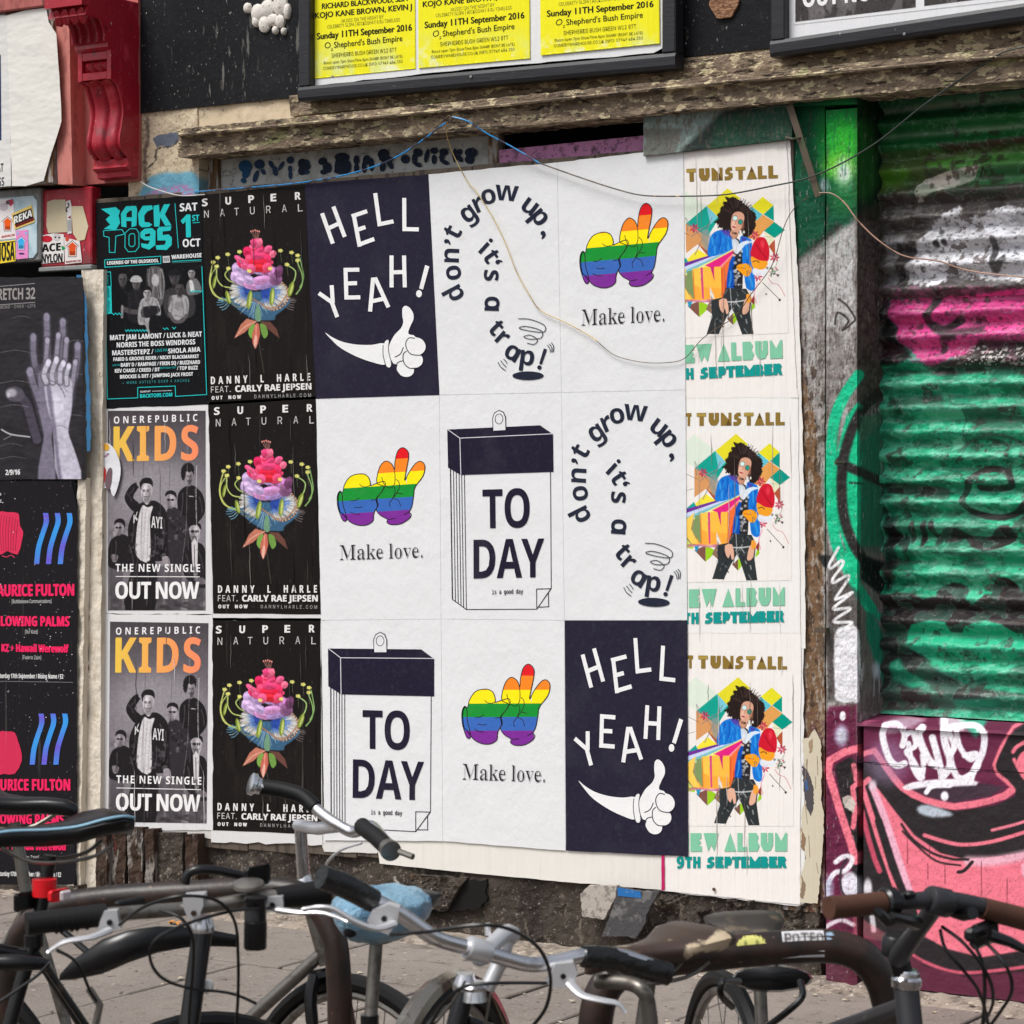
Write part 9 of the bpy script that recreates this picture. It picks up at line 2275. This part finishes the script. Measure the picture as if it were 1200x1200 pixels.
# --- bicycle at the left edge: striped saddle, red lamp, clip-on mudguard
M_lb = nmat('pale_blue_piping', (136, 178, 200), rough=0.5)
def sad_str(root, p, hv): saddle(root, p, hv, 0.28, 0.14, M_mud, stripe=M_lb)
B4, hv4, sd4 = frame('bicycle', 'black bicycle with pale blue striped saddle and red rear lamp at the left edge', WD(-360, 1030, 4.2), WD(62, 972, 4.5), M_blk, 0.0130, hl=0.16, sad=sad_str, post=M_blk, back=0.27)
rl = MB().lathe(WD(52, 1050, 4.47), (0.0, 0.0, 1), [(0, .021), (.030, .0215)], 16).build('rear_lamp', M_red, B4, smooth=True)
MB().box(tuple(WD(58, 1058, 4.42)), tuple(WD(80, 1040, 4.46)), 0.004).build('lens', M_red, rl)
MB().box(tuple(WD(73, 1057, 4.405)), tuple(WD(80, 1042, 4.43)), 0.003).build('clear_lens', M_lens, rl)
MB().box(tuple(WD(20, 1048, 4.45)), tuple(WD(38, 1064, 4.50)), 0.004).build('lamp_bracket', M_mud, rl)
# long black clip-on guard over the rear wheel
rings = []
gp = [(70, 1146, 4.42, .006, .004), (86, 1138, 4.40, .020, .008), (120, 1124, 4.38, .034, .014), (150, 1112, 4.38, .032, .016), (185, 1103, 4.39, .026, .012), (220, 1100, 4.42, .020, .007), (250, 1101, 4.45, .016, .005), (280, 1104, 4.48, .012, .004)]
for px, py, d, hw, hh in gp:
    c = WD(px, py, d)
    rings.append([c + Vector((0, 0, hw * math.sin(a) * (1.0 if math.sin(a) > 0 else 0.75))) + Vector((-DV[0], -DV[1], 0)) * (hh * math.cos(a)) for a in np.linspace(0, 2 * math.pi, 12, endpoint=False)])
MB().loft(rings).build('mudguard', M_mud, B4, smooth=True)
T('guard_arm', pw((52, 1075, 4.48), (80, 1096, 4.45), (108, 1120, 4.42)), 0.006, M_blk, B4, 8)
T('handle_strap', pw((-30, 1128, 4.2), (20, 1128, 4.2), (56, 1130, 4.22)), [0.012, 0.014, 0.009], M_mud, B4, 10, 4)
cab(B4, [(-10, 1180, 4.2), (20, 1160, 4.2), (45, 1142, 4.2), (58, 1128, 4.2)], 0.003)

# --- dark bicycle at the right with brown grips
def sad_dk(root, p, hv): saddle(root, p, hv, 0.27, 0.155, nmat('weathered_black_saddle', (52, 48, 46), layers=[((10, 10, 10), 0.5, 0.62, (120, 106, 84), 0.6, 4)], rough=0.35))
B5, hv5, sd5 = frame('bicycle', 'dark grey bicycle with brown grips and looping black cables at the right', WD(1062, 1156, 4.0), WD(888, 1095, 4.8), M_frg, 0.0160, steer=-0.6, hl=0.16, sad=sad_dk, tdrop=0.03)
MB().lathe(WD(1062, 1157, 4.0), (0.1, 0, 1), [(0, .0215), (.006, .0235), (.014, .0235), (.017, .020), (.024, .019)], 20).build('headset_ring', M_chr, B5, smooth=True)
T('stem_post', pw((1058, 1142, 4.0), (1052, 1118, 4.0)), 0.0165, M_blk, B5, 14)
MB().lathe(WD(1048, 1118, 3.99), (0.15, -0.1, 1), [(0, .021), (.026, .021), (.031, .017)], 16).build('stem_cap', M_blk, B5, smooth=True)
T('stem', pw((1052, 1122, 3.98), (1076, 1090, 3.9), (1098, 1058, 3.82)), [0.017, 0.0135, 0.015], M_frg, B5, 14)
MB().lathe(WD(1088, 1054, 3.80), (WD(1116, 1060, 3.82) - WD(1088, 1054, 3.80)), [(0, .019), (.003, .0215), (.036, .0215), (.039, .019)], 16).build('bar_clamp', M_frg, B5, smooth=True)
bar5 = T('handlebar', pw((972, 1064, 3.72), (1030, 1060, 3.76), (1070, 1056, 3.79), (1110, 1056, 3.82), (1150, 1062, 3.84), (1200, 1074, 3.87), (1250, 1090, 3.9)), [0.011, 0.0115, 0.013, 0.0155, 0.0135, 0.0115, 0.011], M_frg, B5, 14, 5)
T('grip', pw((972, 1064, 3.72), (1034, 1058, 3.765)), [0.0168, 0.0172], M_brn, bar5, 16)
T('grip', pw((1150, 1064, 3.84), (1200, 1077, 3.87), (1262, 1095, 3.91)), [0.0165, 0.0172, 0.017], M_brn, bar5, 16)
MB().lathe(WD(971, 1064, 3.72), (WD(1034, 1058, 3.765) - WD(972, 1064, 3.72)), [(0, .0172), (.007, .018), (.010, .0172)], 16).build('grip_ring', M_brn, bar5, smooth=True)
hd = MB().lathe(WD(1034, 1058, 3.765), (WD(1060, 1057, 3.785) - WD(1034, 1058, 3.765)), [(0, .019), (.004, .023), (.020, .023), (.026, .016)], 16).build('shifter_drum', M_mud, bar5, smooth=True)
T('gear_lever', pw((1050, 1076, 3.74), (1040, 1080, 3.72), (1030, 1070, 3.70), (1024, 1066, 3.70)), [.009, .008, .008, .006], M_mud, bar5, 8)
T('brake_lever', pw((1074, 1082, 3.78), (1060, 1078, 3.74), (1045, 1074, 3.72)), [.011, .009, .007], M_mud, bar5, 8)
MB().lathe(WD(1066, 1052, 3.77), (0, 0, 1), [(0, .008), (.006, .010), (.010, .006)], 12).build('bell', M_blk, bar5, smooth=True)
bx_ = MB().box(tuple(WD(1134, 1084, 3.80)), tuple(WD(1172, 1104, 3.86)), 0.006).build('shifter_pod', M_mud, bar5)
MB().box(tuple(WD(1128, 1088, 3.78)), tuple(WD(1160, 1098, 3.82)), 0.005).build('pod_face', M_blk, bar5)
T('brake_lever', pw((1160, 1096, 3.80), (1184, 1104, 3.80), (1210, 1118, 3.81)), [.010, .008, .006], M_mud, bar5, 8)
T('light_tube', pw((1112, 1066, 3.84), (1130, 1072, 3.82), (1140, 1070, 3.80)), 0.010, M_mud, bar5, 10)
for pts in ([(1102, 1090, 3.84), (1108, 1112, 3.8), (1128, 1136, 3.8), (1146, 1160, 3.84), (1156, 1190, 3.9), (1162, 1230, 3.95)], [(1104, 1086, 3.84), (1130, 1106, 3.78), (1156, 1140, 3.78), (1164, 1172, 3.82), (1152, 1200, 3.9), (1130, 1230, 3.95)],
            [(1132, 1092, 3.8), (1150, 1125, 3.78), (1154, 1165, 3.8), (1150, 1215, 3.88)], [(1155, 1104, 3.8), (1178, 1130, 3.77), (1186, 1160, 3.78), (1172, 1186, 3.82), (1150, 1215, 3.9)]):
    cab(B5, pts, 0.0028)
# loop of cable and lock under the right stand
for pts in ([(866, 1150, 4.5), (848, 1150, 4.45), (845, 1166, 4.45), (858, 1180, 4.5)], [(938, 1150, 4.5), (940, 1168, 4.46), (922, 1186, 4.46), (895, 1206, 4.5)]):
    T('brake_cable', pw(*pts), 0.0062, M_mud, B5, 8, 6)
MB().loft([[WD(px, py, 4.62) + Vector((0, 0, h * math.sin(a))) + Vector((RV[0], RV[1], 0)) * (w * math.cos(a)) for a in np.linspace(0, 2 * math.pi, 14, endpoint=False)] for px, py, w, h in ((905, 1146, .01, .01),)] + [[WD(905, 1144, 4.62 + q) + Vector((0, 0, -0.004 + h * math.sin(a))) + Vector((RV[0], RV[1], 0)) * (w * math.cos(a)) for a in np.linspace(0, 2 * math.pi, 14, endpoint=False)] for q, w, h in ((.01, .07, .022), (.06, .075, .026), (.12, .06, .022), (.14, .02, .01))]).build('saddle_bag', M_mud, B5, smooth=True)
# bent grey tube of a rack in front of the right stand
rk = tag(T('rack_tube', pw((700, 1150, 4.15), (735, 1152, 4.12), (752, 1160, 4.1), (760, 1180, 4.1), (768, 1260, 4.1)), 0.0125, M_dal, None, 12, 6), 'bent grey tube end below the black taped grip', 'tube')
